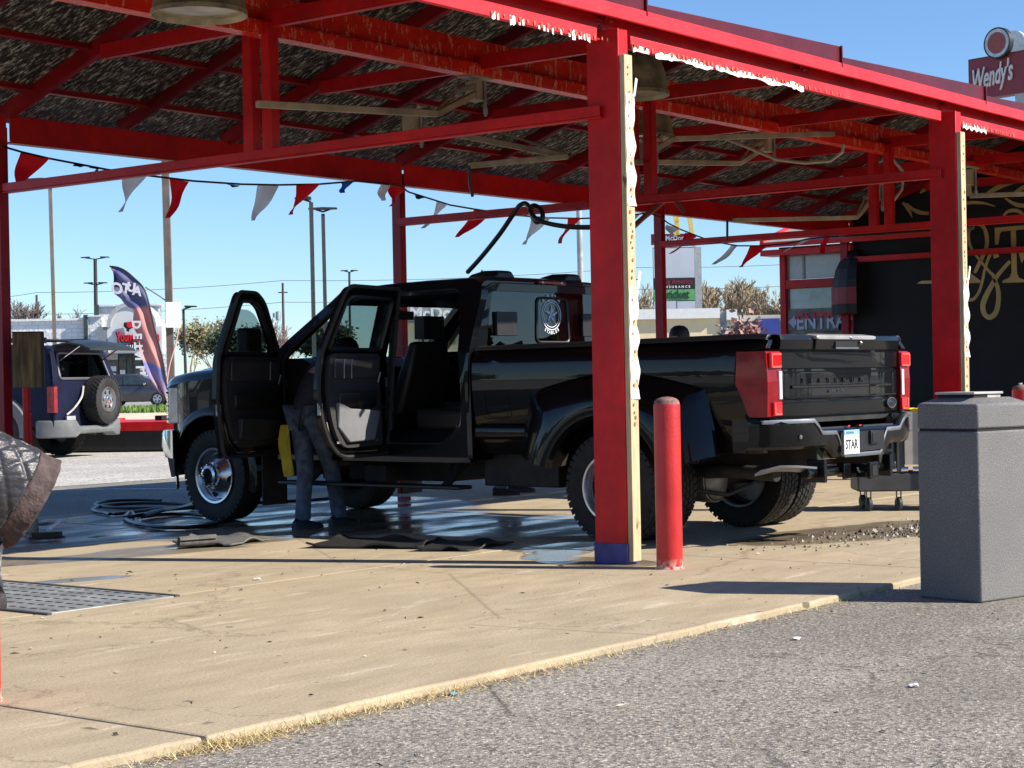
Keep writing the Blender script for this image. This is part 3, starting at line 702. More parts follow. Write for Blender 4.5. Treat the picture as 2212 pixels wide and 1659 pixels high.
f_open = rounded([(-.93, .69), (-.92, 1.40), (-1.03, 1.535), (-1.47, 1.85), (-1.66, 1.915), (-1.94, 1.92), (-1.95, .69)], [.05, .04, .03, .1, .06, .05, .05])
r_open = rounded([(-2.09, .70), (-2.09, 1.93), (-2.82, 1.935), (-2.92, 1.50), (-2.965, 1.15), (-2.945, .88), (-2.76, .70)], [.04, .06, .09, .1, .1, .15, .15])
mbL = panel2d(rounded(side_out, [.03, .02, .02, .02, .05, .1, .1, .06, .05, .05, .02, .03], 3), [f_open, r_open], lambda x, z: V((x, ys(z), z)), lambda x, z: V((x, ys(z)-.075, z)), cz)
T('cab_side', mbL, M['black'], bevel=.012, seg=3)
# weatherstrips round the door openings
mb = MB(); mb.tube([V((x, ys(z)-.02, z)) for x, z in f_open], .013, 6, closed=True); mb.tube([V((x, ys(z)-.02, z)) for x, z in r_open], .013, 6, closed=True); T('door_seal', mb, M['rubber'])
rw1 = rounded([(-1.02, 1.47), (-1.46, 1.82), (-1.66, 1.88), (-1.95, 1.88), (-1.98, 1.47)], [.03, .08, .05, .05, .03]); rw2 = rounded([(-2.10, 1.47), (-2.10, 1.88), (-2.80, 1.88), (-2.90, 1.47)], [.03, .05, .08, .05])
mbR = panel2d(rounded(side_out, [.03, .02, .02, .02, .05, .1, .1, .06, .05, .05, .02, .03], 3), [rw1, rw2], lambda x, z: V((x, -ys(z), z)), lambda x, z: V((x, -ys(z)+.075, z)), cz)
T('cab_side', mbR, M['black'], bevel=.012)
for i, w_ in enumerate((rw1, rw2)):
    T('side_window', panel2d(w_, [], lambda x, z: V((x, -ys(z)+.03, z)), lambda x, z: V((x, -ys(z)+.036, z))), M['clear'] if i == 0 else M['tint'])
for x in (-2.02, -.9, -2.98):
    pass
# roof with crown, cab back, windscreen
mb = MB(); rings = []
for x, zc in ((-1.40, 1.915), (-1.48, 1.95), (-1.62, 2.0), (-1.85, 2.03), (-2.3, 2.045), (-2.8, 2.04), (-2.98, 2.015), (-3.05, 1.965)):
    top = []; wv = .80 if x > -2.99 else .795
    for k in range(17):
        t = -1+2*k/16; y = wv*t*1.02; z = min(zc, 2.002 if x < -1.6 else zc)-.045*max(0, abs(t)-.86)/.14+(zc-min(zc, 2.002))*(1-abs(t)**3)
        top.append(V((x, y, z)))
    rings.append(top+[p-V((0, 0, .06)) for p in reversed(top)])
mb.loft(rings); T('roof', mb, M['black'], ang=50)
back_out = rounded([(-1.0, .58), (-1.0, 1.42), (-.815, 1.985), (.815, 1.985), (1.0, 1.42), (1.0, .58)], [.03, .03, .07, .07, .03, .03])
glh = rounded([(-.79, 1.455), (-.705, 1.905), (.705, 1.905), (.79, 1.455)], .05)
T('cab_back', panel2d(back_out, [glh], lambda y, z: V((-3.05+.02*(z-1.45), y, z)), lambda y, z: V((-3.0+.02*(z-1.45), y, z)), cz), M['black'], bevel=.008)
rg_ = T('rear_glass', panel2d(glh, [], lambda y, z: V((-3.042+.02*(z-1.45), y, z)), lambda y, z: V((-3.036+.02*(z-1.45), y, z))), M['privacy'])
mb = MB(); mb.tube([V((-3.047+.02*(z-1.45), y, z)) for y, z in rounded([(-.26, 1.50), (-.235, 1.86), (.145, 1.86), (.165, 1.50)], .05)], .012, 6, closed=True); T('slider_frame', mb, M['black_plastic'], rg_)
# round lone-star decal on the back glass
dec = mat('white_decal', (.72, .74, .80), .6, var=.05); mb = MB(); cy_, cz_ = -.035, 1.725; dx = lambda z: -3.0475+.02*(z-1.45)
def dpt(r, a, k=0): z = cz_+r*math.sin(a); return V((dx(z)-k, cy_-r*math.cos(a), z))
for (r0, r1) in ((.118, .126), (.098, .104)):
    for k in range(40):
        a, b = 2*math.pi*k/40, 2*math.pi*(k+1)/40; mb.add([dpt(r0, a), dpt(r1, a), dpt(r1, b), dpt(r0, b)], [(0, 1, 2, 3)])
for k in range(5):
    a = math.pi/2+2*math.pi*k/5; mb.add([dpt(0, 0), dpt(.036, a-math.pi/5), dpt(.092, a)], [(0, 1, 2)])
    mb.add([dpt(0, 0), dpt(.092, a), dpt(.030, a+math.pi/5)], [(0, 1, 2)], 1)
T('star_decal', mb, [dec, mat('grey_decal', (.22, .24, .28), .6)], rg_, smooth=False)
for word, rad, a0, st, up in (('BIG STAR', .142, 90+42, -12, 1), ('STABLES', .158, -90-34, 11.3, -1)):
    for i, ch in enumerate(word):
        if ch == ' ': continue
        a = R(a0+st*i); rr = V((0, -math.cos(a), math.sin(a)))*up
        pos = V((dx(cz_), cy_, cz_))+V((0, -math.cos(a), math.sin(a)))*rad
        ey = rr; ex = V((0, -math.sin(a), -math.cos(a)))*up
        text('decal_letter', ch, .038, dec, rg_, pos+V((-.001, 0, 0)), ex, ey, .001, 'CENTER', bold=.001)
mb = MB()
wsp = [V((-.79, .86, 1.435)), V((-1.47, .745, 1.935)), V((-1.49, 0, 1.975)), V((-1.47, -.745, 1.935)), V((-.79, -.86, 1.435)), V((-.70, 0, 1.43))]
mb.add(wsp, [(0, 1, 2, 5), (5, 2, 3, 4)]); T('windscreen', mb, M['clear'])
mb = MB()
for s in (-1, 1): mb.beam((-.78, s*.885, 1.42), (-1.50, s*.76, 1.955), .075, .085, (0, 1, 0))
T('windscreen_pillar', mb, M['black'], bevel=.015)
# high mounted stop lamp and roof marker humps
mb = MB(); mb.box((-3.055, -.03, 1.985), (.03, .36, .035)); st_ = T('stop_lamp', mb, M['lensd'], bevel=.01)
mb = MB()
for y in (.095, -.15): mb.lathe([(.016, 0), (.001, .012)], (-3.07, y, 1.985), (-1, 0, 0), 10)
T('lamp_glint', mb, M['chrome'], st_)  # small chrome cones standing for bright reflected points on the lamp
for y in (.42, -.46):
    mb = MB(); mb.loft([[V((-2.6, y-.10, 2.02)), V((-2.6, y+.10, 2.02)), V((-2.62, y+.06, 2.06)), V((-2.62, y-.06, 2.06))], [V((-2.75, y-.13, 2.02)), V((-2.75, y+.13, 2.02)), V((-2.77, y+.085, 2.082)), V((-2.77, y-.085, 2.082))], [V((-2.95, y-.13, 2.01)), V((-2.95, y+.13, 2.01)), V((-2.94, y+.085, 2.078)), V((-2.94, y-.085, 2.078))]])
    T('marker_lamp', mb, M['black_plastic'], bevel=.02)
mb = MB(); mb.tube([(-2.35, .1, 2.04), (-2.42, .1, 2.12)], .006, 5); T('antenna', mb, M['black_plastic'])
# cab floor, firewall, dashboard, console, seats, wheel
mb = MB(); mb.bx((-3.0, -.93, .58), (-.84, .93, .68)); mb.bx((-.90, -.93, .68), (-.84, .93, 1.38)); mb.bx((-3.0, -.92, .68), (-2.96, .92, 1.44)); T('cab_floor', mb, M['dark'])
mb = MB(); mb.loft([[V((-.84, y, 1.10)), V((-.84, y, 1.42)), V((-1.05, y, 1.41)), V((-1.28, y, 1.30)), V((-1.30, y, 1.05))] for y in (-.9, .9)]); db = T('dashboard', mb, M['leather'], bevel=.03)
mb = MB(); mb.box((-1.33, -.03, 1.22), (.03, .30, .24)); T('screen', mb, mat('screen_glass', (.01, .011, .013), .08), db, bevel=.01)
mb = MB(); mb.tube(torus_pts((-1.48, .42, 1.26), (0, 1, 0), V((.42, 0, .9)).normalized(), .19), .017, 8, closed=True)
for a in (0, 2.1, 4.2): mb.tube([V((-1.43, .42, 1.25)), V((-1.48, .42, 1.26))+V((0, 1, 0))*math.cos(a)*.19+V((.42, 0, .9)).normalized()*math.sin(a)*.19], .018, 6)
mb.lathe([(.07, -.02), (.065, .03), (.001, .035)], (-1.45, .42, 1.255), V((-.9, 0, .42)), 16); mb.tube([(-1.43, .42, 1.25), (-1.2, .42, 1.15)], .03, 8); T('steering_wheel', mb, M['leather'])
mb = MB(); mb.bx((-2.2, -.17, .66), (-1.3, .17, 1.02)); cn = T('console', mb, M['trim'], bevel=.03)
mb = MB(); mb.loft([[V((-2.205, -.10, .98)), V((-2.205, .12, .98)), V((-2.2, .07, 1.22)), V((-2.2, -.04, 1.22))], [V((-2.24, -.10, .98)), V((-2.24, .12, .98)), V((-2.23, .07, 1.22)), V((-2.23, -.04, 1.22))]]); T('vent_surround', mb, M['silver'], cn, bevel=.02)
mb = MB(); mb.bx((-2.246, -.05, 1.01), (-2.238, .075, 1.19)); T('vent', mb, M['dark'], cn)
def seat(x, y, w, name):
    mb = MB(); mb.bx((x-.28, y-w/2, .80), (x+.26, y+w/2, .98)); s = T(name, mb, M['leather'], bevel=.05, seg=3)
    mb = MB(); mb.loft([[V((x-.24, y-w/2, .92)), V((x-.24, y+w/2, .92)), V((x-.39, y+w/2, .92)), V((x-.39, y-w/2, .92))], [V((x-.36, y-w/2, 1.25)), V((x-.36, y+w/2, 1.25)), V((x-.50, y+w/2, 1.25)), V((x-.50, y-w/2, 1.25))], [V((x-.43, y-w*.38, 1.53)), V((x-.43, y+w*.38, 1.53)), V((x-.52, y+w*.38, 1.53)), V((x-.52, y-w*.38, 1.53))]]); T('backrest', mb, M['leather'], s, bevel=.04, seg=3)
    for yy in ((y,) if w < .8 else (y-.55, y+.55)):
        mb = MB(); mb.box((x-.49, yy, 1.645), (.11, .25, .19)); mb.tube([(x-.48, yy-.07, 1.5), (x-.48, yy-.07, 1.6)], .008, 6); mb.tube([(x-.48, yy+.07, 1.5), (x-.48, yy+.07, 1.6)], .008, 6); T('headrest', mb, M['leather'], s, bevel=.05, seg=4)
    return s
seat(-1.62, .43, .54, 'front_seat'); seat(-1.62, -.43, .54, 'front_seat'); seat(-2.52, 0, 1.6, 'rear_bench')
mb = MB(); mb.tube([V((-2.04, .78, 1.85)), V((-2.02, .80, 1.4)), V((-1.95, .72, .95))], .02, 6); T('seat_belt', mb, M['trim'])
# interior mirror
mb = MB(); mb.box((-1.40, 0, 1.78), (.03, .26, .075)); mb.tube([(-1.39, 0, 1.8), (-1.33, 0, 1.86)], .012, 6); T('interior_mirror', mb, M['black_plastic'], bevel=.015)
# bonnet, front wings, grille, headlamps, front bumper
mb = MB(); rings = []
for x, s, zt in ((-.84, .99, 1.385), (-.5, .995, 1.375), (0, 1.0, 1.355), (.35, .99, 1.335), (.60, .95, 1.31), (.74, .89, 1.28), (.79, .86, 1.24)):
    t = [(s, zt-.10), (s-.012, zt-.055), (s-.05, zt-.02), (s-.14, zt), (.62, zt+.012), (.55, zt+.045), (.28, zt+.05), (0, zt+.045)]
    t = t+[(-y, z) for y, z in reversed(t[:-1])]
    rings.append([V((x, y, z)) for y, z in t]+[V((x, -s+.1, zt-.16)), V((x, s-.1, zt-.16))])
mb.loft(rings); T('bonnet', mb, M['black'], ang=50)
def yw(x): return 1.0 if x < .3 else 1.0-.45*((x-.3)/.5)**2.2*.75
arch = [(.53*math.cos(a)-0, .41+.53*math.sin(a)) for a in [R(188-i*196/18) for i in range(19)]]
wing = [(-.835, .56), (-.835, 1.29)]+[(x, 1.27-.05*max(0, x)) for x in (-.4, 0, .3, .5, .65, .78)]+[(.80, .80), (.60, .76), (.56, .62)]
wing = [(-.835, .60), (-.835, 1.29), (-.4, 1.285), (0, 1.265), (.3, 1.245), (.5, 1.225), (.65, 1.205), (.78, 1.17), (.80, .82), (.62, .80)]+[(x, z) for x, z in arch[::-1] if z > .60]
for s in (1, -1):
    mb = panel2d(wing, [], lambda x, z: V((x, s*(yw(x)-.02*max(0, .8-z)), z)), lambda x, z: V((x, s*(yw(x)-.05), z)), [('u', x) for x in (-.5, .3, .4, .5, .6, .7)]+[('v', .9), ('v', 1.1)])
    T('front_wing', mb, M['black'], bevel=.006)
    mb = MB(); A = [(.53, 0), (.60, .012), (.58, .03), (.525, .03)]
    mb.loft([[V((r_*math.cos(a), s*(yw(r_*math.cos(a))+o_), .41+r_*math.sin(a))) for r_, o_ in A] for a in [R(194-i*208/28) for i in range(29)]]); T('arch_trim', mb, M['black'], ang=60)
mb = MB(); mb.bx((-.62, -.9, .45), (.62, .9, .5)); mb.bx((-.66, -.95, .55), (-.60, .95, 1.25)); mb.bx((.55, -.85, .5), (.70, .85, 1.2)); mb.bx((-.6, -.55, .5), (.6, .55, 1.2)); T('engine_bay', mb, M['under'])
mb = MB(); mb.bx((.70, -.62, .83), (.76, .62, 1.24)); gl_ = T('grille', mb, M['dark'])
mb = MB()
for i in range(8): mb.bx((.76, -.60, .855+i*.05), (.805, .60, .88+i*.05))
mb.bx((.76, -.66, .83), (.80, -.61, 1.25)); mb.bx((.76, .61, .83), (.80, .66, 1.25)); T('grille_bar', mb, M['chrome'], gl_, bevel=.006)
for s in (1, -1):
    mb = MB(); mb.loft([[V((x, s*y, .86)), V((x, s*y, 1.19)), V((x-.12, s*(y-.02), 1.19)), V((x-.12, s*(y-.02), .86))] for x, y in ((.80, .66), (.80, .76), (.76, .86), (.66, .93))], closed=True); hl = T('headlamp', mb, mat('headlamp_lens', (.55, .57, .60), .08, .3, coat=1), bevel=.01)
    mb = MB()
    for i in range(8): mb.loft([[V((x+.008, s*y, .87+i*.04)), V((x+.008, s*y, .892+i*.04)), V((x-.02, s*y, .892+i*.04)), V((x-.02, s*y, .87+i*.04))] for x, y in ((.81, .67), (.80, .78), (.762, .875), (.70, .92))])
    T('reflector', mb, M['chrome'], hl)
mb = MB(); rings = []
for k in range(25):
    y = -1.03+2.06*k/24; x = .98-.34*max(0, (abs(y)-.55)/.48)**2
    rings.append([V((x-.14, y, .80)), V((x-.02, y, .80)), V((x, y, .77)), V((x+.005, y, .66)), V((x-.04, y, .56)), V((x-.14, y, .55))])
mb.loft(rings); fb = T('front_bumper', mb, M['chrome'], ang=50)
mb = MB(); rings = []
for k in range(17):
    y = -.98+1.96*k/16; x = .93-.32*max(0, (abs(y)-.55)/.45)**2
    rings.append([V((x-.1, y, .56)), V((x, y, .56)), V((x-.05, y, .38)), V((x-.1, y, .38))])
mb.loft(rings); T('air_dam', mb, M['black_plastic'], fb)
for s in (1, -1):
    mb = MB(); mb.bx((-.66, s*.72, .16), (-.645, s*1.0, .62)); T('mud_flap', mb, M['rubber'])
# wheels
tyF = tyre_mesh(); tyF_o = None
def front_wheel(s):
    e = empty_part('wheel', tk, (0, s*.86, .405))
    global tyF_o
    if tyF_o is None: tyF_o = obj('tyre', tyF, M['rubber'], e, ang=30)
    else: c = tyF_o.copy(); COL.objects.link(c); c.parent = e
    mb = MB(); q = s
    mb.lathe([(.238, .10*q), (.246, .125*q), (.228, .122*q), (.215, .075*q), (.20, .062*q), (.165, .085*q), (.125, .125*q), (.115, .135*q), (.001, .135*q)], axis=(0, 1, 0), n=48)
    mb.lathe([(.238, -.10), (.222, 0), (.215, .075*q)], axis=(0, 1, 0), n=48); rm = obj('rim', mb, M['alloy'], e, ang=40)
    mb = MB()
    for k in range(8):
        a = 2*math.pi*k/8+.2; c = V((math.cos(a)*.172, .084*q, math.sin(a)*.172)); nrm = V((math.cos(a)*.45, .9*q, math.sin(a)*.45)).normalized(); u = V((-math.sin(a), 0, math.cos(a))); v = nrm.cross(u)
        if k % 2: continue
        mb.add([c+nrm*.004+u*.034*math.cos(j*.524)+v*.026*math.sin(j*.524) for j in range(12)], [tuple(range(12))])
    obj('hand_hole', mb, M['dark'], e, smooth=False)
    mb = MB(); mb.lathe([(.10, .13*q), (.102, .165*q), (.092, .19*q), (.068, .20*q), (.064, .19*q), (.060, .14*q), (.001, .14*q)], axis=(0, 1, 0), n=32)
    for k in range(8):
        a = 2*math.pi*k/8; mb.lathe([(.013, 0), (.013, .045), (.006, .055), (.001, .055)], (math.cos(a)*.098, .15*q if q > 0 else .15*q, math.sin(a)*.098), (0, q, 0), 8)
    obj('hub', mb, M['chrome'], e); mb = MB(); mb.lathe([(.059, .145*q), (.001, .15*q)], axis=(0, 1, 0), n=20); obj('hub_cap', mb, M['dark'], e)
front_wheel(1); front_wheel(-1)
rim_o = {}
def rear_wheel(y, s, outer):
    e = empty_part('wheel', tk, (-4.47, y, .405)); c = tyF_o.copy(); COL.objects.link(c); c.parent = e; c.rotation_euler = (0, .3*y, 0)
    mb = MB(); q = s
    mb.lathe([(.238, .10*q), (.247, .125*q), (.232, .124*q), (.222, .09*q), (.216, -.03*q), (.20, -.06*q), (.15, -.05*q), (.10, -.03*q), (.09, .02*q), (.001, .025*q)] if outer else [(.238, -.10*q), (.247, -.125*q), (.23, -.12*q), (.218, 0), (.2, .06*q), (.001, .05*q)], axis=(0, 1, 0), n=48); obj('rim', mb, M['alloy'] if outer else M['steel'], e, ang=40)
    if outer:
        mb = MB(); mb.lathe([(.085, -.03*q), (.08, .06*q), (.06, .085*q), (.001, .085*q)], axis=(0, 1, 0), n=24)
        for k in range(8):
            a = 2*math.pi*k/8; mb.lathe([(.013, 0), (.013, .05), (.001, .055)], (math.cos(a)*.11, -.03*q, math.sin(a)*.11), (0, q, 0), 8)
        obj('hub', mb, M['chrome'], e)
for s in (1, -1):
    rear_wheel(s*.985, s, True); rear_wheel(s*.70, s, False)
# bed sides with dually hips
def arc_open(cx, r, a0, a1, n=20): return [(cx+r*math.cos(R(a0+(a1-a0)*i/n)), .41+r*math.sin(R(a0+(a1-a0)*i/n))) for i in range(n+1)]
bedo = [(-3.085, .63), (-3.075, 1.43), (-5.60, 1.455), (-5.725, 1.44), (-5.735, 1.38), (-5.505, 1.372), (-5.49, 1.15), (-5.55, 1.02), (-5.59, .905), (-5.66, .90), (-5.65, .70)]+[p for p in arc_open(-4.47, .52, 34, 146)][0:0]+[(-4.04, .70)]
bedo = [(-3.085, .63), (-3.075, 1.43), (-5.60, 1.455), (-5.725, 1.44), (-5.735, 1.38), (-5.505, 1.372), (-5.49, 1.15), (-5.55, 1.02), (-5.59, .905), (-5.66, .90), (-5.65, .66)]+[p for p in arc_open(-4.47, .53, 152, 28) if p[1] > .64][::1]
def yb(x, z):
    y = 1.01-.34*(z-1.20)**2
    if z > 1.37: y -= (z-1.37)*.8
    return y
bm_cut = [('v', .66+.05*i) for i in range(16)]+[('u', x) for x in (-3.3, -3.6, -5.2, -5.4)]
# order the wheel-arch points so the outline runs clockwise front to back
ar = [p for p in arc_open(-4.47, .53, 27, 153) if p[1] > .64]   # from front (+x) to back
bedo = [(-3.085, .63), (-3.075, 1.43), (-5.60, 1.455), (-5.725, 1.44), (-5.735, 1.38), (-5.505, 1.372), (-5.49, 1.15), (-5.55, 1.02), (-5.59, .905), (-5.66, .90), (-5.65, .66)]+ar[::-1]
for s in (1, -1):
    mb = panel2d(bedo, [], lambda x, z: V((x, s*yb(x, z), z)), lambda x, z: V((x, s*(yb(x, z)-.06), z)), bm_cut); bd = T('bed_side', mb, M['black'], bevel=.006)
    mb = MB(); mb.loft([[V((x, s*.90, z+.012)), V((x, s*.965, z-.005)), V((x, s*.93, z+.035)), V((x, s*.88, z+.035))] for x, z in ((-3.08, 1.43), (-4.3, 1.44), (-5.60, 1.452), (-5.72, 1.445))]); T('rail_cap', mb, M['black_plastic'], bd, bevel=.008)
    # character line and lower step
    mb = MB(); mb.loft([[V((x, s*.995, z+.06)), V((x, s*1.012, z+.03)), V((x, s*1.012, z-.03)), V((x, s*.99, z-.06))] for x, z in ((-3.10, .80), (-3.63, .80))]); T('body_moulding', mb, M['black'], bd, bevel=.01)
    # hip: from the wheel lip out to the flare line and back into the bed side
    def hip(a):
        ca, sa = math.cos(a), math.sin(a)
        k = 1/max(abs(ca)/.90, abs(sa)/.83)*.5+.5*(1/math.sqrt((ca/.90)**2+(sa/.83)**2))   # squarish outline
        o_ = V((ca*k, 0, sa*k)); q = [(V((ca*.50, 0, sa*.50)), 1.17), (V((ca*.525, 0, sa*.525)), 1.205), (V((ca*.60, 0, sa*.60)), 1.215), (V((ca*.72, 0, sa*.72*.98)), 1.19), (o_*.94, 1.10), (o_, 1.0), (o_*.96, .93), (V((ca*.56, 0, sa*.56)), .93)]
        return [V((-4.47+p.x, s*y, .41+p.z)) for p, y in q]
    mb = MB(); mb.loft([hip(R(15+150*i/44)) for i in range(45)]); T('rear_hip', mb, M['black'], bd, ang=42)
mb = MB(); o_ = rounded([(-3.20, .905), (-3.20, 1.105), (-3.44, 1.105), (-3.44, .905)], .04); mb.tube([V((x, 1.008, z)) for x, z in o_], .0035, 4, closed=True); T('fuel_flap', mb, M['dark'])
mb = MB(); mb.bx((-5.72, -.93, .86), (-3.08, .93, .92)); mb.bx((-3.14, -.93, .9), (-3.08, .93, 1.42)); T('bed_floor', mb, M['under'])
for s in (1, -1):
    mb = MB(); mb.lathe([(.505, -.22), (.505, .17)], (-4.47, s*.78, .41), (0, s, 0), 24, a0=0, a1=2*math.pi); mb.v = [V((p.x, p.y, max(p.z, .62))) for p in mb.v]; T('wheel_housing', mb, M['under'])
# tailgate
prof = [(.905, .02), (.915, 0), (1.0, -.004), (1.008, .006), (1.022, .006), (1.03, .001), (1.215, .001), (1.222, .008), (1.236, .008), (1.243, -.003), (1.352, -.006), (1.358, .006), (1.366, .006), (1.374, -.012), (1.44, -.022), (1.472, -.012), (1.478, .03)]
mb = MB(); rings = []
for y in (-.838, -.80, -.4, 0, .4, .80, .838):
    rings.append([V((-5.75+dx_+(.01 if abs(y) > .82 else 0), y, z)) for z, dx_ in prof]+[V((-5.66, y, 1.472)), V((-5.66, y, .905))])
mb.loft(rings); tg = T('tailgate', mb, M['black'], ang=24)
mb = MB(); mb.loft([[V((-5.752, y, 1.10)), V((-5.765, y, 1.106)), V((-5.765, y, 1.118)), V((-5.752, y, 1.124))] for y in (-.70, .70)]); mb.loft([[V((-5.752, y, 1.035)), V((-5.758, y, 1.037)), V((-5.758, y, 1.043)), V((-5.752, y, 1.046))] for y in (-.78, .78)]); mb.loft([[V((-5.752, y, 1.205)), V((-5.758, y, 1.207)), V((-5.758, y, 1.212)), V((-5.752, y, 1.214))] for y in (-.78, .78)]); T('ridge', mb, M['black'], tg)
text('name_letters', 'PLATINUM', .052, mat('letter_black', (.10, .10, .105), .15, .8), tg, (-5.757, .56, 1.135), (0, -1, 0), (0, 0, 1), .008, space=4.3)
text('small_letters', 'SUPER DUTY', .026, M['silver'], tg, (-5.757, .20, 1.066), (0, -1, 0), (0, 0, 1), .006, space=1.5)
mb = MB(); mb.lathe([(.001, .012), (.05, .012), (.055, .004), (.055, 0)], (0, 0, 0), (-1, 0, 0), 28); mb.v = [V((p.x-5.754, p.y*1.25-.70, p.z*.72+.975)) for p in mb.v]; bdg = T('badge', mb, mat('badge_blue', (.02, .025, .04), .15, .5), tg)
mb = MB(); mb.tube([V((-5.767, -.70+.064*math.cos(a), .975+.037*math.sin(a))) for a in [2*math.pi*k/28 for k in range(28)]], .004, 6, closed=True); mb.tube([V((-5.767, -.70+.035*math.cos(a), .975+.012*math.sin(a*1.5))) for a in [math.pi*k/9 for k in range(10)]], .003, 5); T('badge_rim', mb, M['silver'], bdg)
mb = MB(); mb.loft([[V((-5.80, y, z0)), V((-5.80, y, z1)), V((-5.70, y, z1+.014)), V((-5.70, y, z0))] for y, z0, z1 in ((-.42, 1.448, 1.468), (-.38, 1.442, 1.472), (.38, 1.442, 1.472), (.42, 1.448, 1.468))]); T('tailgate_cap', mb, mat('cap_sky_sheen', (.46, .45, .43), .35, .5), tg, bevel=.006)  # sun and sky sheen on the tailgate top put into its silver colour
mb = MB(); mb.loft([[V((-5.79, y, 1.446)), V((-5.775, y, 1.37)), V((-5.74, y, 1.37)), V((-5.74, y, 1.446))] for y in (-.41, .41)]); hb = T('handle_panel', mb, M['black'], tg, bevel=.006)
mb = MB(); mb.bx((-5.792, -.15, 1.385), (-5.778, .15, 1.432)); T('handle_recess', mb, M['dark'], hb)
mb = MB(); mb.bx((-5.80, -.16, 1.376), (-5.785, .16, 1.388)); mb.lathe([(.014, 0), (.001, .01)], (-5.795, -.21, 1.42), (-1, 0, 0), 10); mb.lathe([(.014, 0), (.001, .01)], (-5.803, -.05, 1.456), (-1, 0, 0), 10); T('handle', mb, M['silver'], hb)
# tail lamps
for s in (1, -1):
    sp = rounded([(-5.51, 1.362), (-5.496, 1.14), (-5.555, 1.02), (-5.60, .91), (-5.762, .91), (-5.770, 1.14), (-5.757, 1.362)], .012, 3)
    mb = MB(); mb.loft([[V((x+(.012 if abs(y) > .98 else 0)*(1 if x < -5.7 else 0), s*y, z)) for x, z in sp] for y in (.845, .86, .99, 1.008)]); lp = T('tail_lamp', mb, M['lensd'], ang=30)
    for (z0, z1, ya, yb_) in ((1.245, 1.352, .852, .985), (.918, 1.012, .852, .955)):
        mb = MB(); xo = -5.771
        mb.bx((xo-.004, s*ya, z0), (-5.75, s*yb_, z1))
        T('lamp_segment', mb, M['lens'], lp, bevel=.004)
        mb = MB(); w_ = .012
        fr_ = [(ya+.008, z0+.01), (yb_-.01, z0+.01), (yb_-.01, z1-.012), (ya+.008, z1-.012)] if z0 > 1.1 else [(yb_-.012, z1-.005), (yb_-.012, z0+.012), (ya+.01, z0+.012)]
        pts = [V((xo-.0055, s*y, z)) for y, z in fr_]
        for a, b in zip(pts, pts[1:]): mb.beam(a, b, w_, .004, (1, 0, 0))
        T('lens_outline', mb, mat('sun_glint_red', (.95, .11, .08), .2, coat=1, var=.05), lp)  # bright lamp outline, sun reflection put into its pinkish red
    mb = MB(); mb.bx((-5.777, s*.850, 1.03), (-5.76, s*.885, 1.225)); T('reverse_lamp', mb, M['lensw'], lp, bevel=.004)
# rear bumper, step, plate, hitch
def bx_(y): return -5.90+.27*max(0, (abs(y)-.62)/.44)**2
def btop(y): a = abs(y); return .815 if a < .54 else (.898 if a > .64 else .815+.083*(a-.54)/.10)
def bbot(y): a = abs(y); return .60 if a < .33 else (.685 if a > .46 else .60+.085*(a-.33)/.13)
mb = MB(); rings = []
for k in range(54):
    y = -1.06+2.12*k/53; x = bx_(y); zt, zb = btop(y), bbot(y)
    rings.append([V((x+.13, y, zt)), V((x+.02, y, zt)), V((x, y, zt-.02)), V((x-.004, y, (zt+zb)/2)), V((x+.01, y, zb+.02)), V((x+.035, y, zb)), V((x+.13, y, zb))])
mb.loft(rings); rb = T('rear_bumper', mb, M['black'], ang=30)
mb = MB(); q = [(1.0, .875), (.80, .878), (.655, .878), (.60, .84), (.555, .793), (.50, .79), (.36, .788), (.325, .74), (.285, .64), (.25, .622), (-.25, .622), (-.285, .64), (-.325, .74), (-.36, .788), (-.50, .79), (-.555, .793), (-.60, .84), (-.655, .878), (-.80, .878), (-1.0, .875)]
mb.loft([[V((bx_(y)-.012, y, z-.014)), V((bx_(y)-.014, y, z)), V((bx_(y)-.010, y, z+.014)), V((bx_(y)+.02, y, z+.014)), V((bx_(y)+.02, y, z-.014))] for y, z in q]); T('bumper_band', mb, M['silver'], rb, ang=50)
mb = MB(); mb.bx((-5.914, -.31, .645), (-5.88, .31, .785)); pr_ = T('plate_recess', mb, M['black_plastic'], rb)
mb = MB(); mb.bx((-5.925, .075, .63), (-5.916, .285, .80)); npl = T('number_plate', mb, mat('plate_pale', (.72, .76, .74), .5, var=.05), pr_)
mb = MB(); mb.bx((-5.9265, .075, .765), (-5.9245, .285, .80)); T('plate_header', mb, mat('plate_blue', (.28, .52, .72), .5), npl)
text('plate_number', 'STAR', .092, mat('plate_ink', (.02, .02, .03), .6), npl, (-5.9255, .272, .668), (0, -1, 0), (0, 0, 1), .002, width=.80, bold=.002)
text('plate_state', 'INDIANA', .026, mat('plate_ink2', (.03, .06, .16), .6), npl, (-5.927, .262, .772), (0, -1, 0), (0, 0, 1), .001)
mb = MB(); mb.bx((-5.935, -.20, .69), (-5.91, -.08, .785)); mb.bx((-5.94, -.185, .70), (-5.934, -.095, .775)); T('tow_socket', mb, M['black_plastic'], pr_, bevel=.006)
mb = MB()
for s in (1, -1): mb.bx((-5.86, s*.10, .812), (-5.79, s*.54, .824))
T('step_pad', mb, M['trim'], rb)
mb = MB()
for y in (.78, -.78): mb.lathe([(.016, 0), (.015, .008), (.001, .01)], (bx_(y)-.003, y, .77), (-1, 0, 0), 12)
T('parking_sensor', mb, M['silver'], rb)
mb = MB()
for y in (.14, -.02): mb.bx((-5.89, y, .822), (-5.875, y+.03, .832))
T('plate_light', mb, M['lens'], rb)
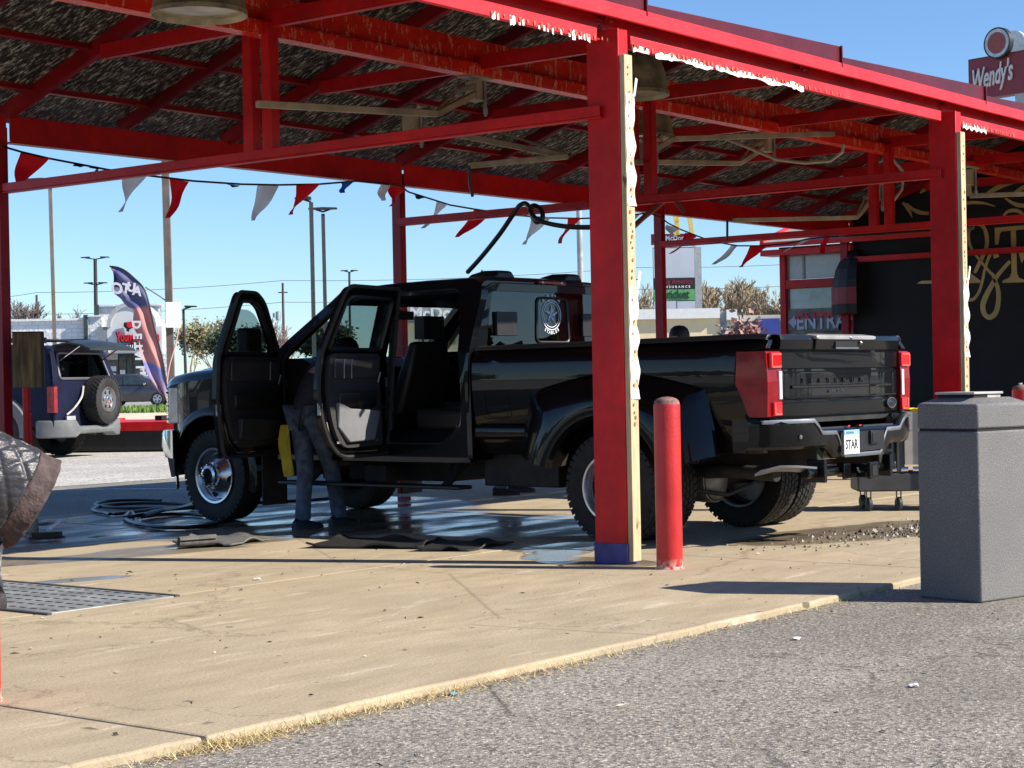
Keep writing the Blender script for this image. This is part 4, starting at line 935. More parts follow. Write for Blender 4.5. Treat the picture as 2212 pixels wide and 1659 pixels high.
mb = MB(); mb.tube([(-5.80, -.62, .51), (-5.80, .62, .51)], .038, 10); mb.bx((-5.98, -.05, .455), (-5.72, .05, .555)); mb.bx((-6.0, -.062, .445), (-5.975, .062, .567)); mb.bx((-5.88, .45, .44), (-5.74, .49, .60)); mb.bx((-5.88, -.49, .44), (-5.74, -.45, .60)); mb.bx((-5.87, .10, .45), (-5.85, .20, .56)); ht = T('tow_hitch', mb, M['black'], bevel=.006)
mb = MB(); mb.bx((-6.003, -.034, .472), (-5.999, .034, .54)); T('receiver_hole', mb, M['dark'], ht)
mb = MB(); mb.lathe([(.02, -.02), (.022, .02), (.001, .03)], (-5.9, -.085, .505), (0, -1, 0), 12); mb.tube([(-5.95, .07, .50), (-5.95, .12, .50), (-5.93, .13, .53)], .008, 6); T('hitch_pin', mb, M['chrome'], ht)
mb = MB(); mb.loft([[V((x, y, z)), V((x+.05, y, z-.03)), V((x+.05, y, z-.045)), V((x, y, z-.015))] for x, y, z in ((-5.62, .90, .545), (-5.72, .80, .575), (-5.80, .72, .572), (-5.84, .52, .553))]); T('exhaust_shield', mb, M['silver'])
mb = MB(); mb.tube([(-5.6, .66, .50), (-5.2, .62, .52), (-4.9, .5, .5)], .05, 12); T('exhaust_pipe', mb, M['under'])
# frame, axles, running boards
mb = MB()
for s in (1, -1): mb.bx((-5.82, s*.40, .52), (.75, s*.48, .70))
for x in (-5.4, -3.9, -3.0, -1.6): mb.bx((x-.04, -.42, .54), (x+.04, .42, .64))
mb.bx((-3.9, -.35, .42), (-2.3, .38, .56)); mb.bx((-2.2, -.3, .36), (-1.0, .3, .6)); mb.box((-3.35, .62, .50), (.75, .28, .26)); mb.box((-1.7, .60, .44), (.25, .18, .14)); T('frame', mb, M['under'], bevel=.01)
mb = MB(); mb.tube([(-4.47, -.95, .405), (-4.47, .95, .405)], .06, 12); mb.lathe([(.07, -.20), (.15, -.13), (.165, 0), (.165, .12), (.15, .14), (.05, .20)], (-4.47, .0, .405), (-1, 0, 0), 28); mb.beam((-4.0, .49, .46), (-5.05, .49, .50), .07, .05); mb.beam((-4.0, -.49, .46), (-5.05, -.49, .50), .07, .05); mb.tube([(-4.7, .42, .36), (-4.75, 0, .30), (-4.7, -.42, .36)], .018, 8); ax_ = T('rear_axle', mb, M['under'])
mb = MB()
for i in range(6): mb.lathe([(.158, 0), (.168, .004), (.168, .012), (.158, .016)], (-4.50-.022*i-.02, 0, .405), (-1, 0, 0), 28)
mb.lathe([(.150, 0), (.12, .02), (.001, .03)], (-4.65, 0, .405), (-1, 0, 0), 24)
T('diff_cover', mb, mat('cast_cover', (.26, .24, .21), .5, .5, var=.3), ax_)
mb = MB(); mb.tube([(0, -.8, .405), (0, .8, .405)], .055, 12); T('front_axle', mb, M['under']); mb = MB(); mb.tube([(-4.2, .05, .47), (-1.5, .05, .52)], .05, 10); T('drive_shaft', mb, M['under'])
for s in (1, -1):
    mb = MB(); mb.bx((-3.0, s*.93, .355), (-.95, s*1.10, .385)); b_ = T('running_board', mb, M['black_plastic'], bevel=.01)
    mb = MB()
    for x in (-1.2, -2.75): mb.beam((x, s*.70, .56), (x, s*.98, .37), .07, .03)
    T('board_bracket', mb, M['under'], b_)
for s in (1, -1): mb = MB(); mb.bx((-3.03, s*.9, .56), (-.84, s*.985, .60)); T('rocker_panel', mb, M['black'])
# ------------------------------------------------ open doors
def door(hx, th, outer, hole, pocket, front):
    u = V((-math.cos(th), math.sin(th), 0)); n_ = V((math.sin(th), math.cos(th), 0)); h0 = V((hx, .985, 0))
    P = lambda a, z, d=0.: h0+u*a+n_*(ys(z)-1.0+d)+V((0, 0, z))
    e = empty_part('front_door' if front else 'rear_door', tk)
    zc = cz+[('u', .3), ('u', .6), ('u', .9)]
    D_ = lambda nm, mb, m, **k: obj(nm, mb, m, e, **k)
    D_('skin', panel2d(outer, [hole], lambda a, z: P(a, z, 0), lambda a, z: P(a, z, -.05), zc), M['black'], bevel=.012, seg=3)
    D_('window', panel2d(door_glass(hole, front), [], lambda a, z: P(a, z, -.022), lambda a, z: P(a, z, -.027)), M['tint'])
    mb = MB(); mb.tube([P(a, z, -.052) for a, z in outer], .016, 6, closed=True); D_('seal', mb, M['rubber'])
    mb = MB(); mb.tube([P(a, z, -.05) for a, z in hole], .018, 6, closed=True); D_('window_frame', mb, M['black_plastic'])
    # trim card
    L = max(a for a, z in outer)
    card = rounded([(.10, .70), (.10, 1.40), (.14, 1.43), (L-.10, 1.43), (L-.075, 1.25), (L-.09, .92), (L-.2, .69)], [.06, .03, .03, .05, .1, .1, .12])
    tr = D_('trim_card', panel2d(card, [], lambda a, z: P(a, z, -.05), lambda a, z: P(a, z, -.085), zc), M['trim'], bevel=.015)
    mb = MB(); mb.loft([[P(a, 1.12, -.08), P(a, 1.13, -d_), P(a, 1.06, -d_), P(a, .99, -.08)] for a, d_ in ((.16, .10), (.25, .15), (L-.38, .16), (L-.2, .10))]); D_('armrest', mb, M['leather'], bevel=.02)
    mb = MB(); mb.loft([[P(a, 1.38, -.085), P(a, 1.39, -.10), P(a, 1.24, -.105), P(a, 1.23, -.085)] for a in (.14, L-.14)]); D_('upper_trim', mb, mat('upper_trim', (.045, .040, .038), .55), bevel=.012)
    for a in ((.52, .62) if not front else (.3,)): mb = MB(); mb.tube([P(a, 1.385, -.105), P(a+.01, 1.31, -.112), P(a, 1.235, -.108)], .006, 6); D_('trim_strip', mb, M['silver'])
    mb = MB(); mb.loft([[P(a, z0, -.085), P(a, z0, -d_), P(a, z1, -d_-.03), P(a, z1, -.085)] for a, z0, z1, d_ in pocket]); D_('map_pocket', mb, M['greytrim'] if not front else M['trim'], bevel=.02)
    mb = MB(); mb.box(P(L-.008, 1.0, -.045), (.03, .03, .09)); mb.tube([P(L+.002, .99, -.03), P(L+.006, 1.0, -.06), P(L+.002, 1.01, -.03)], .006, 6); D_('latch', mb, M['steel'])
    mb = MB(); mb.box(P(L-.20, 1.13, .025), (.03, .20, .035), Matrix.Rotation(-th, 3, 'Z') @ Matrix.Rotation(R(90), 3, 'Z')); D_('handle', mb, M['black'], bevel=.01)
    mb = MB(); mb.tube([P(.16, 1.20, -.11), P(.15, 1.28, -.125)], .008, 6)
    for (a0, z0) in ((L-.16, .74), (.2, .74)): mb.box(P(a0, z0, -.09), (.02, .02, .02))
    D_('speaker', mb, M['silver'])
    mb = MB(); mb.tube([P(a, z, -.06) for a, z in ([(.16, .655), (L-.22, .655), (L-.10, .76), (L-.06, .9)])], .007, 6); D_('sill_strip', mb, M['chrome'])
    mb = MB(); mb.beam(P(.0, 1.2, -.06), P(-.03, 1.2, -.08), .05, .08); mb.beam(P(.0, .85, -.06), P(-.03, .85, -.08), .05, .08); mb.tube([P(.25, 1.0, -.06), h0+V((-.10, -.03, 1.0))], .009, 6); D_('hinge', mb, M['black_plastic'])
    return e, P
def door_glass(hole, front):
    if not front: return hole
    zt = max(z for a, z in hole)
    return [(a, z if z < 1.6 else 1.46+(z-1.46)*.84) for a, z in hole]
fd_out = rounded([(0, .62), (0, 1.36), (.12, 1.50), (.56, 1.87), (.74, 1.945), (1.02, 1.945), (1.06, 1.45), (1.075, 1.0), (1.04, .62)], [.06, .04, .03, .12, .06, .06, .05, .1, .07])
fd_hole = rounded([(.20, 1.455), (.24, 1.53), (.62, 1.83), (.76, 1.875), (.945, 1.875), (.975, 1.455)], [.03, .03, .1, .05, .05, .03])
e1, P1 = door(-.85, R(71), fd_out, fd_hole, [(.2, .76, .90, .10), (.5, .74, .92, .13), (.85, .76, .93, .11)], True)
rd_out = rounded([(0, .62), (0, 1.945), (.73, 1.95), (.84, 1.50), (.885, 1.15), (.86, .86), (.69, .62)], [.05, .06, .09, .1, .1, .15, .15])
rd_hole = rounded([(.07, 1.46), (.07, 1.865), (.69, 1.87), (.78, 1.46)], [.03, .06, .08, .04])
e2, P2 = door(-2.06, R(80), rd_out, rd_hole, [(.18, .86, .97, .10), (.28, .745, .98, .13), (.60, .735, 1.0, .12), (.72, .86, 1.05, .10)], False)
# door mirror on the open front door
mb = MB(); c = P1(.16, 1.50, .20); mb.box(c, (.12, .24, .36), Matrix.Rotation(-R(71)+R(90), 3, 'Z')); mb.beam(P1(.10, 1.42, 0), P1(.15, 1.43, .14), .06, .05); obj('door_mirror', mb, M['black_plastic'], e1, bevel=.03, seg=3)
# ================================================================= THINGS ON THE LOT
def bollard(loc, lab, h=1.05, r=.083):
    t = thing('bollard', lab, 'bollard', loc, 0, 'red bollards guarding the canopy posts')
    mb = MB(); mb.lathe([(r, 0), (r, h-.03), (r*.98, h-.02)], n=36); mb.lathe([(r*1.12, 0), (r*1.02, .012), (r, .016)], n=36)
    obj('pipe', mb, M['bol'], t)
    mb = MB(); mb.lathe([(r*.985, h-.022), (r*.93, h-.004), (r*.75, h+.012), (r*.4, h+.022), (.001, h+.026)], n=36); obj('concrete_cap', mb, mat('cap_concrete', (.22, .12, .10), .85, var=.4, vs=30), t)
    return t
m, n_, p_ = base('bollard_paint'); v_ = coords(n_); f_ = noise(n_, v_, 3, 5); g_ = noise(n_, v_, 45, 3)
c_ = ramp(n_, f_, [(.3, (.44, .017, .016)), (.7, (.60, .028, .024))])
sz = N(n_, 'ShaderNodeSeparateXYZ'); tc_ = N(n_, 'ShaderNodeTexCoord'); n_.links.new(tc_.outputs['Object'], sz.inputs[0])
low = mth(n_, 'MULTIPLY', mth(n_, 'SUBTRACT', .07, sz.outputs[2]), 18., True); low = mth(n_, 'MULTIPLY', low, ramp(n_, noise(n_, v_, 25, 4), [(.45, 0.), (.55, 1.)]))
c_ = mixc(n_, low, c_, (.62, .36, .30)); n_.links.new(c_, p_.inputs['Base Color']); p_.inputs['Roughness'].default_value = .38; bump(n_, p_, g_, .35, .006); M['bol'] = m
bollard(G(1447, 1228), 'red pipe bollard standing between the near post and the truck bed')
bollard(G(-45, 1515), 'red pipe bollard cut by the left edge of the photo below the jacket')
bollard((15.25, 6.30, 0), 'red pipe bollard showing only its top behind the grey bin')
# grey concrete bin at the right edge
bc = V((9.36, 4.235, -.035))+V((_R.x, _R.y, 0))*.065; bn = thing('trash_bin', 'square grey concrete trash bin with a split lid at the right edge', 'trash bin', bc, R(-12.5))
gm, n_, p_ = base('exposed_aggregate'); v_ = coords(n_); f_ = noise(n_, v_, 130, 3, .8); g_ = noise(n_, v_, 3, 4)
c_ = ramp(n_, f_, [(.35, (.10, .098, .093)), (.52, (.165, .162, .153)), (.68, (.31, .30, .28))]); c_ = mixc(n_, ramp(n_, g_, [(.4, .3), (.6, 0.)]), c_, (.11, .11, .115)); n_.links.new(c_, p_.inputs['Base Color']); p_.inputs['Roughness'].default_value = .85; bump(n_, p_, f_, .4, .006)
mb = MB(); mb.bx((-.20, -.20, 0), (.27, .20, .912)); obj('body', mb, gm, bn, bevel=.012)
mb = MB(); mb.loft([[V((s*q+(.07 if s > 0 else 0), t*q, z)) for s, t in ((-1, -1), (1, -1), (1, 1), (-1, 1))] for q, z in ((.20, .924), (.20, 1.055), (.125, 1.09))]); ld = obj('lid', mb, gm, bn, bevel=.012)
mb = MB(); mb.bx((-.19, -.19, .905), (.26, .19, .93)); obj('seam', mb, M['dark'], bn)
mb = MB(); mb.bx((-.13, -.13, 1.108), (.13, .13, 1.121)); mb.bx((.0, -.12, 1.088), (.12, .12, 1.109)); obj('flap', mb, mat('bin_flap', (.42, .40, .36), .6), ld, bevel=.003)
mb = MB(); mb.bx((-.12, -.12, 1.086), (.0, .115, 1.1075)); obj('opening', mb, M['dark'], ld)
# soap bottle beyond the bin
p = G(2203, 900, .80) if False else DD(2206, 846, 15.9)
sb_ = thing('pump_bottle', 'white pump soap bottle poking up behind the grey bin', 'bottle', p+V((0, 0, -.12)))
mb = MB(); mb.lathe([(.001, 0), (.045, 0), (.048, .01), (.048, .10), (.035, .125), (.016, .135), (.016, .15), (.001, .15)], n=20, cap=False); obj('bottle', mb, M['white'], sb_)
mb = MB(); mb.lathe([(.018, .148), (.018, .165), (.006, .168), (.006, .19), (.001, .19)], n=12); mb.beam((.012, 0, .19), (-.045, 0, .187), .016, .012); obj('pump', mb, mat('grey_pump', (.30, .32, .34), .4), sb_)
st = thing('side_table', 'dark folding table behind the grey bin under the pump bottle', 'table', V((p.x, p.y, 0)))
mb = MB(); zt = p.z-.12; mb.bx((-.10, -.12, zt-.03), (.4, .3, zt)); obj('tabletop', mb, M['black_plastic'], st, bevel=.006)
for x, y in ((-.07, -.1), (-.07, .26), (.36, -.1), (.36, .26)):
    mb = MB(); mb.tube([(x, y, 0), (x, y, zt-.03)], .014, 8); obj('leg', mb, M['steel'], st)
# service cart behind the truck's rear corner
cw = G(1877, 1104); cx2 = G(1942, 1103); cd = (cx2-cw).normalized(); cb = V((-cd.y, cd.x, 0))*-1
ct = thing('service_cart', 'dark grey wheeled service cart with pale drawers behind the truck bumper', 'cart', (cw+cx2)/2, math.atan2(cd.y, cd.x))
W2 = (cx2-cw).length/2
dk = mat('cart_grey', (.06, .062, .068), .5, bmp=.1)
mb = MB(); mb.bx((-W2-.10, -.05, .17), (.85, .42, .33)); obj('base_tray', mb, dk, ct, bevel=.015)
mb = MB(); mb.bx((W2-.02, -.045, .33), (W2+.05, .02, .92)); mb.bx((-W2-.08, .0, .33), (-W2-.05, .38, .75)); obj('upright', mb, dk, ct, bevel=.008)
mb = MB(); mb.bx((W2+.05, -.055, .40), (W2+.19, -.02, .86)); obj('label_panel', mb, mat('pale_panel', (.40, .37, .33), .5), ct)
for i, z in enumerate((.40, .54, .68)):
    mb = MB(); mb.loft([[V((W2+.20, y, z)), V((W2+.20, y-.03, z+.03)), V((.9, y-.03, z+.03)), V((.9, y, z))] for y in (0, .4)]); mb.bx((W2+.20, -.04, z+.03), (.9, .4, z+.125)); obj('drawer', mb, mat('white_drawer', (.62, .64, .66), .25, var=.05), ct, bevel=.012)
mb = MB()
for k in range(4): mb.bx((W2-.16, -.03, .42+k*.12), (W2-.06, -.02, .51+k*.12))
obj('rack_window', mb, M['dark'], ct)
mb = MB(); mb.bx((-W2-.05, -.02, .40), (W2-.03, .3, .70)); obj('bottle_box', mb, mat('cart_box', (.16, .155, .15), .5), ct, bevel=.02)
mb = MB()
for k in range(5): mb.tube([(-W2-.02+k*.10, -.03, .36), (-W2+.04+k*.10, -.04, .36)], .022, 8)
obj('bottle_necks', mb, M['chrome'], ct)
for x, y in ((-W2, 0), (W2, 0), (-W2, .37), (.78, .37)):
    mb = MB(); mb.lathe([(.055, -.016), (.06, -.012), (.06, .012), (.055, .016)], (x, y, .06), (1, .25, 0), 20, cap=True); mb.bx((x-.022, y-.02, .06), (x-.016, y+.02, .17)); mb.bx((x+.016, y-.02, .06), (x+.022, y+.02, .17)); obj('caster', mb, mat('caster_rubber', (.03, .05, .052), .5), ct)
# plywood board on a red stand, broom
pb = G(62, 1147); bt = thing('board_stand', 'weathered plywood board on a thin red pole at the left post', 'sign board', pb)
brd = mat('weathered_plywood', (.16, .105, .045), .75, var=.5, vs=3, scale=(9, 9, 1))
bdn = math.atan2(_R.y, _R.x)
cpt = DD(60, 778, 15.4); lc = bt.matrix_basis.inverted() @ cpt
mb = MB(); Mr = Matrix.Rotation(bdn+R(8), 3, 'Z'); mb.box(lc, (.245, .03, .465), Mr); bo = obj('board', mb, brd, bt, bevel=.004)
mb = MB(); mb.box(lc+Mr @ V((.125, 0, 0)), (.02, .05, .475), Mr); mb.box(lc+Mr @ V((0, 0, .235)), (.25, .05, .012), Mr); obj('board_edge', mb, mat('dark_edge', (.03, .027, .02), .7), bo)
mb = MB(); mb.tube([(0, 0, 0), lc+V((0, .03, -.2))], .032, 10); mb.tube([(.03, -.03, 0), lc+V((.02, .02, -.45))], .02, 8); obj('pole', mb, M['red'], bt)
mb = MB(); mb.lathe([(.001, 0), (.05, 0), (.052, .015), (.052, .10), (.045, .11), (.001, .11)], (-.05, -.12, 0), n=16); obj('tub', mb, M['cream'], bt)
bl = thing('push_broom', 'push broom lying flat with a pale handle near the board stand', 'broom', G(110, 1157))
e = bl.matrix_basis.inverted(); a, b = e @ G(68, 1158, .04), e @ G(134, 1155, .04)
mb = MB(); mb.beam(a, b, .06, .05); obj('head', mb, mat('broom_wood', (.05, .035, .022), .8), bl)
mb = MB(); rs = random.Random(2)
for i in range(260):
    q = a.lerp(b, rs.random())+V((rs.uniform(-.03, .03), rs.uniform(-.03, .03), -.012)); mb.add([q+V((-.003, 0, 0)), q+V((.003, 0, 0)), q+V((rs.uniform(-.02, .02), rs.uniform(-.05, .01), -.03+rs.uniform(-.0, .015)))], [(0, 1, 2)])
obj('bristles', mb, mat('bristle_dark', (.03, .022, .015), .9), bl, smooth=False, fixn=False)
mb = MB(); mb.tube([e @ G(103, 1147, .06), e @ G(130, 1126, .09)], .016, 8); obj('handle', mb, mat('handle_pale', (.60, .66, .68), .35), bl)
# hose coils on the wet floor
mb = MB()
def loop(cx, cy, rx_, ry_, a0, a1, n=30, dz=.0): return [G(cx+rx_*math.cos(R(a0+(a1-a0)*i/n)), cy+ry_*math.sin(R(a0+(a1-a0)*i/n)), .022+dz) for i in range(n+1)]
pts = loop(300, 1089, 95, 9, -60, -300)+loop(330, 1100, 130, 13, 120, 350)+loop(380, 1117, 110, 22, -60, 210)+loop(385, 1125, 92, 15, 200, -160)
mb.tube(smoothp(pts[::2], 3), .017, 6)
mb.tube(smoothp([G(268, 1118, .03), G(310, 1112, .05), G(345, 1102, .05), G(400, 1098, .03), G(470, 1094, .03), G(560, 1086, .03), G(700, 1078, .03), G(820, 1060, .03)], 5), .018, 6)
tag(obj('wash_hose', mb, M['hose']), 'black wash hose coiled on the wet concrete at the front wheel', 'hose')
mb = MB(); mb.tube(smoothp([G(345, 1104, .06), G(390, 1096, .05), G(420, 1088, .04)], 4), .016, 6); mb.tube([G(310, 1114, .05), G(352, 1101, .07)], .022, 8); tag(obj('spray_gun', mb, M['hose']), 'dark spray lance lying across the coiled hose', 'spray lance')
# floor mats taken out of the truck
def matmesh(pts, rows, thick=.012):
    mb = MB(); k = len(rows[0]); o = len(mb.v)
    for r_ in rows: mb.v += [V(q) for q in r_]
    n = len(rows)
    for i in range(n-1):
        for j in range(k-1): mb.f.append((i*k+j, i*k+j+1, (i+1)*k+j+1, (i+1)*k+j)); mb.m.append(0)
    return mb
def floor_mat(name, lab, corners, m, seed, roll=None, wave=.02):
    rs = random.Random(seed); A, B, C_, D_ = [G(*c) for c in corners]; rows = []
    for i in range(15):
        t = i/14; r_ = []
        for j in range(19):
            s = j/18; p = (A*(1-s)+B*s)*(1-t)+(D_*(1-s)+C_*s)*t
            ed = min(s, 1-s, t, 1-t)
            z = .004+wave*.35*(.5+.5*math.sin(s*7+seed+t*3))*(1-min(1, ed*5))+.030*max(0, .10-ed)/.10*max(0, math.sin(s*9+seed*2+t*7))
            r_.append(p+V((0, 0, z)))
        rows.append(r_)
    mb = matmesh(None, rows); o = obj(name, mb, m, fixn=False); sd = o.modifiers.new('thick', 'SOLIDIFY'); sd.thickness = .012; sd.offset = 1
    return tag(o, lab, 'floor mat', 'floor mats laid out beside the truck')
matg = mat('grey_mat', (.13, .125, .115), .85, var=.2, vs=20, bmp=.4, bs=140); matb = mat('black_mat', (.018, .017, .016), .6, var=.3, vs=12, bmp=.5, bs=90)
floor_mat('floor_mat', 'black ribbed floor mat with curled edges, left one of the pair by the post', [(660, 1185), (905, 1187), (945, 1172), (745, 1164)], matb, 1)
floor_mat('floor_mat', 'black floor mat with a bent up corner just left of the near post', [(895, 1192), (1012, 1192), (1110, 1176), (950, 1172)], matb, 4)
floor_mat('floor_mat', 'thin grey floor mat lying under the rolled one', [(372, 1183), (500, 1182), (585, 1167), (420, 1160)], matg, 7, wave=.03)
mb = MB(); a = G(386, 1172, .05); b = G(466, 1166, .055); n = 40; ax = (b-a); u_ = V((0, 0, 1)); w_ = ax.normalized().cross(u_)
rings = []
for s in (0, .2, .5, .8, 1):
    c = a+ax*s; rings.append([c+(w_*math.cos(th)+u_*math.sin(th)*.85)*(.055-.035*k/n) for k in range(n+1) for th in [2*math.pi*1.7*k/n+.4]])
mb.loft(rings, closed=False); o = obj('rolled_mat', mb, matg); sd = o.modifiers.new('thick', 'SOLIDIFY'); sd.thickness = .008; tag(o, 'grey floor mat rolled into a tube left of the black mats', 'floor mat')
# yellow microfibre cloth on the rear bumper end
tw = tk.matrix_basis @ V((-5.80, -1.03, .93)); mb = MB(); rs = random.Random(4); rows = []
for i in range(9):
    r_ = []
    for j in range(7):
        s = i/8; t = j/6; q = tk.matrix_basis @ V((-5.70-.16*t, -.93-.26*s, .925+.012*math.sin(s*9+t*5)+.012*math.sin(t*9)-.09*max(0, s-.5)))
        r_.append(q)
    rows.append(r_)
mb = matmesh(None, rows); yc = mat('yellow_cloth', (.62, .52, .03), .9, var=.1, bmp=.3, bs=200)
tag(obj('cleaning_cloth', mb, yc, fixn=False), 'yellow cleaning cloth draped on the far end of the truck bumper', 'cloth')
# ================================================================= PENNANTS
ps = thing('pennant_string', 'string of red, white and blue pennants along the far posts', 'pennants', PY(8, 318, YF-.16))
QY = YF-.16
q = lambda x, y: PY(x, y, QY)
line = [(4, 316), (45, 328), (104, 342), (167, 354), (229, 366), (312, 378.5), (417, 391), (521, 398), (601, 399.5), (688, 398), (772, 391), (821, 396), (862, 402), (883, 415), (972, 443), (1022, 451.5), (1113, 465), (1182, 470.6), (1255, 472), (1310, 470), (1359, 465), (1401, 460), (1428, 470), (1443, 482), (1471, 496), (1508, 510.6), (1540, 522), (1576, 528), (1594, 531), (1648, 531), (1700, 526), (1743, 517), (1776, 512.4), (1812, 510)]
mb = MB(); mb.tube([q(*a) for a in line], .010, 5); obj('cord', mb, M['hose'], ps, ps)
def cloth(name, c):
    m = mat(name, c, .65, var=.12); n = m.node_tree; p = n.nodes['Principled BSDF']; tr = N(n, 'ShaderNodeBsdfTranslucent'); tr.inputs[0].default_value = col4(tuple(min(1, x*1.3) for x in c)); mx = N(n, 'ShaderNodeMixShader'); mx.inputs[0].default_value = .5; n.links.new(p.outputs[0], mx.inputs[1]); n.links.new(tr.outputs[0], mx.inputs[2]); n.links.new(mx.outputs[0], n.nodes['Material Output'].inputs[0]); return m
pm = {'r': cloth('pennant_red', (.70, .010, .016)), 'w': cloth('pennant_grey_white', (.74, .73, .71)), 'b': cloth('pennant_blue', (.02, .12, .50)), 'k': mat('pennant_scrap', (.01, .015, .04), .7)}
flags = [('r', (45, 328), (104, 342), (33, 411)), ('w', (270, 373), (318, 379), (258.7, 458)), ('r', (363, 385.5), (415, 391), (364.7, 470.6)), ('w', (555, 399), (601, 399.5), (549.8, 476)), ('r', (644, 399), (688, 398), (630, 463.6)), ('b', (731, 395), (770, 391), (738, 417)), ('w', (821, 396), (842, 398), (823.6, 434)), ('r', (845, 399), (876, 408), (841.6, 446)), ('w', (944, 434), (972, 443), (914.6, 493)), ('r', (1022, 451.5), (1065, 458), (991, 512)), ('w', (1152, 468), (1184, 471), (1135, 528)), ('r', (1224, 472), (1257, 472), (1209, 526)), ('w', (1359, 465), (1384, 462), (1357.6, 486)), ('w', (1445, 484), (1467, 494), (1444.5, 512)), ('r', (1484, 502), (1510, 511), (1449, 548)), ('w', (1577, 528), (1597, 531.4), (1545, 571)), ('r', (1622, 531), (1650, 531), (1603.6, 577)), ('w', (1731, 520), (1753, 516), (1696, 544)), ('r', (1774, 512.5), (1796, 511.5), (1774, 549)),
         ('k', (163, 353), (182, 358), (168, 362)), ('k', (196, 360), (217, 364), (205, 371)), ('k', (466, 394), (512, 398), (510, 404)), ('k', (892, 418), (915, 425), (908, 430))]
for i, (c, a, b, t) in enumerate(flags):
    A, B, T_ = q(*a), q(*b), q(*t); mb = MB(); rows = []; rs = random.Random(i)
    for r_ in range(9):
        s = r_/8; wv = []
        for k in range(5):
            u = k/4; e0 = A.lerp(T_, s); e1 = B.lerp(T_, s**(.8))
            p = e0.lerp(e1, u); p = p+V((0, .03*math.sin(s*5+i)+.035*math.sin(u*4+s*3+i*2), 0))+V((.02*math.sin(s*6+i), 0, 0))*(1-s)
            wv.append(p)
        rows.append(wv)
    mb = matmesh(None, rows); obj('pennant', mb, pm[c], ps, ps, fixn=False)
# ================================================================= OFFICE at the end of the bays
XO = X1+3*L_
of = thing('wash_office', 'black painted wash office wall with gold lettering at the end of the bays', 'office building', (XO+.1, 9.5, 0))
O_ = lambda nm, mb, m, p=None, **k: obj(nm, mb, m, p or of, of, **k)
mb = MB(); mb.bx((XO+.12, 1.0, 0), (XO+.34, YF-.02, 3.55)); bw = O_('wall', mb, M['blackwall'])
mb = MB(); mb.prism([V((XO+.13, Y1-.1, 3.5)), V((XO+.13, YR, zu(YR)-.02)), V((XO+.13, YF+.1, 3.5))], (.2, 0, 0)); O_('gable', mb, M['blackwall'])
def w7(px, py): return PX(1865.3+px*.15674, 329.2+py*.15674, XO+.118)
def w8(px, py): return PX(1865.3+px*.15674, 576+py*.15674, XO+.118)
def stroke(name, pts, ws, seg=5):
    P = smoothp(pts, seg); k = len(P); W = [ws[0]]*k if len(ws) == 1 else [ws[min(len(ws)-1, int(i/(k-1)*(len(ws)-1)))]*(1-(i/(k-1)*(len(ws)-1)) % 1)+ws[min(len(ws)-1, int(i/(k-1)*(len(ws)-1))+1)]*((i/(k-1)*(len(ws)-1)) % 1) for i in range(k)]
    mb = MB(); mb.ribbon(P, W, (-1, 0, 0), (.018, 0, 0)); return O_(name, mb, M['gold'], bw, smooth=False)
stroke('ampersand', [w8(1530, 60), w7(1540, 1640), w7(1620, 1480), w7(1690, 1320), w7(1700, 1180), w7(1660, 1040), w7(1560, 985), w7(1480, 1030), w7(1445, 1130), w7(1460, 1260), w7(1530, 1390), w7(1640, 1530), w7(1740, 1650), w8(1790, 130), w8(1850, 300), w8(1860, 450), w8(1835, 600), w8(1780, 680), w8(1720, 695), w8(1660, 640), w8(1645, 530), w8(1690, 400), w8(1770, 250), w8(1850, 120), w8(1950, 0), w7(2020, 1500)], (.045, .06, .06, .045, .05, .035, .045, .07, .08, .07, .085, .06, .05))
stroke('ampersand_curl', [w7(1835, 1450), w7(1810, 1390), w7(1760, 1390), w7(1710, 1490), w7(1680, 1600), w8(1665, 60), w8(1640, 190), w8(1590, 350), w8(1510, 450), w8(1440, 440), w8(1400, 340), w8(1400, 260)], (.09, .05, .04, .04, .045, .05, .03))
mb = MB(); mb.prism([w7(2030, 1080), w7(2100, 1075), w8(2115, 80), w8(2140, 150), w8(2212, 180), w8(2230, 215), w8(1910, 222), w8(1920, 190), w8(2010, 150), w8(2040, 80)], (.018, 0, 0)); mb.prism([w7(1808, 1040), w7(2400, 985), w7(2400, 1045), w7(2100, 1072), w7(1905, 1090), w7(1880, 1120), w7(1858, 1270), w7(1812, 1272)], (.0185, 0, 0)); O_('letter', mb, M['gold'], bw, smooth=False)
mb = MB(); mb.prism([w8(1180, -300), w8(1300, -200), w8(1400, 0), w8(1500, 110), w8(1610, 190), w8(1610, 222), w8(1240, 236), w8(1240, 200), w8(1330, 160), w8(1250, -40)], (.018, 0, 0)); mb.prism([w8(730, 235), w8(800, 195), w8(1000, 190), w8(1000, 235)], (.018, 0, 0)); O_('letter', mb, M['gold'], bw, smooth=False)
mb = MB(); mb.prism([w7(2140, 1400), w7(2212, 1290), w7(2330, 1200), w7(2330, 1330), w7(2240, 1420), w7(2180, 1530)], (.018, 0, 0)); O_('letter', mb, M['gold'], bw, smooth=False)
stroke('flourish', [w7(1640, 610), w7(1780, 520), w7(1950, 440), w7(2120, 390), w7(2300, 350)], (.03, .07, .06, .05))
stroke('flourish', [w7(2030, 590), w7(2120, 530), w7(2230, 470), w7(2350, 440)], (.02, .06, .05))
stroke('flourish', [w7(1370, 705), w7(1500, 690), w7(1660, 700), w7(1810, 742)], (.05, .045, .01)); stroke('flourish', [w7(1950, 630), w7(2060, 700), w7(2160, 730), w7(2300, 735)], (.02, .06, .06))
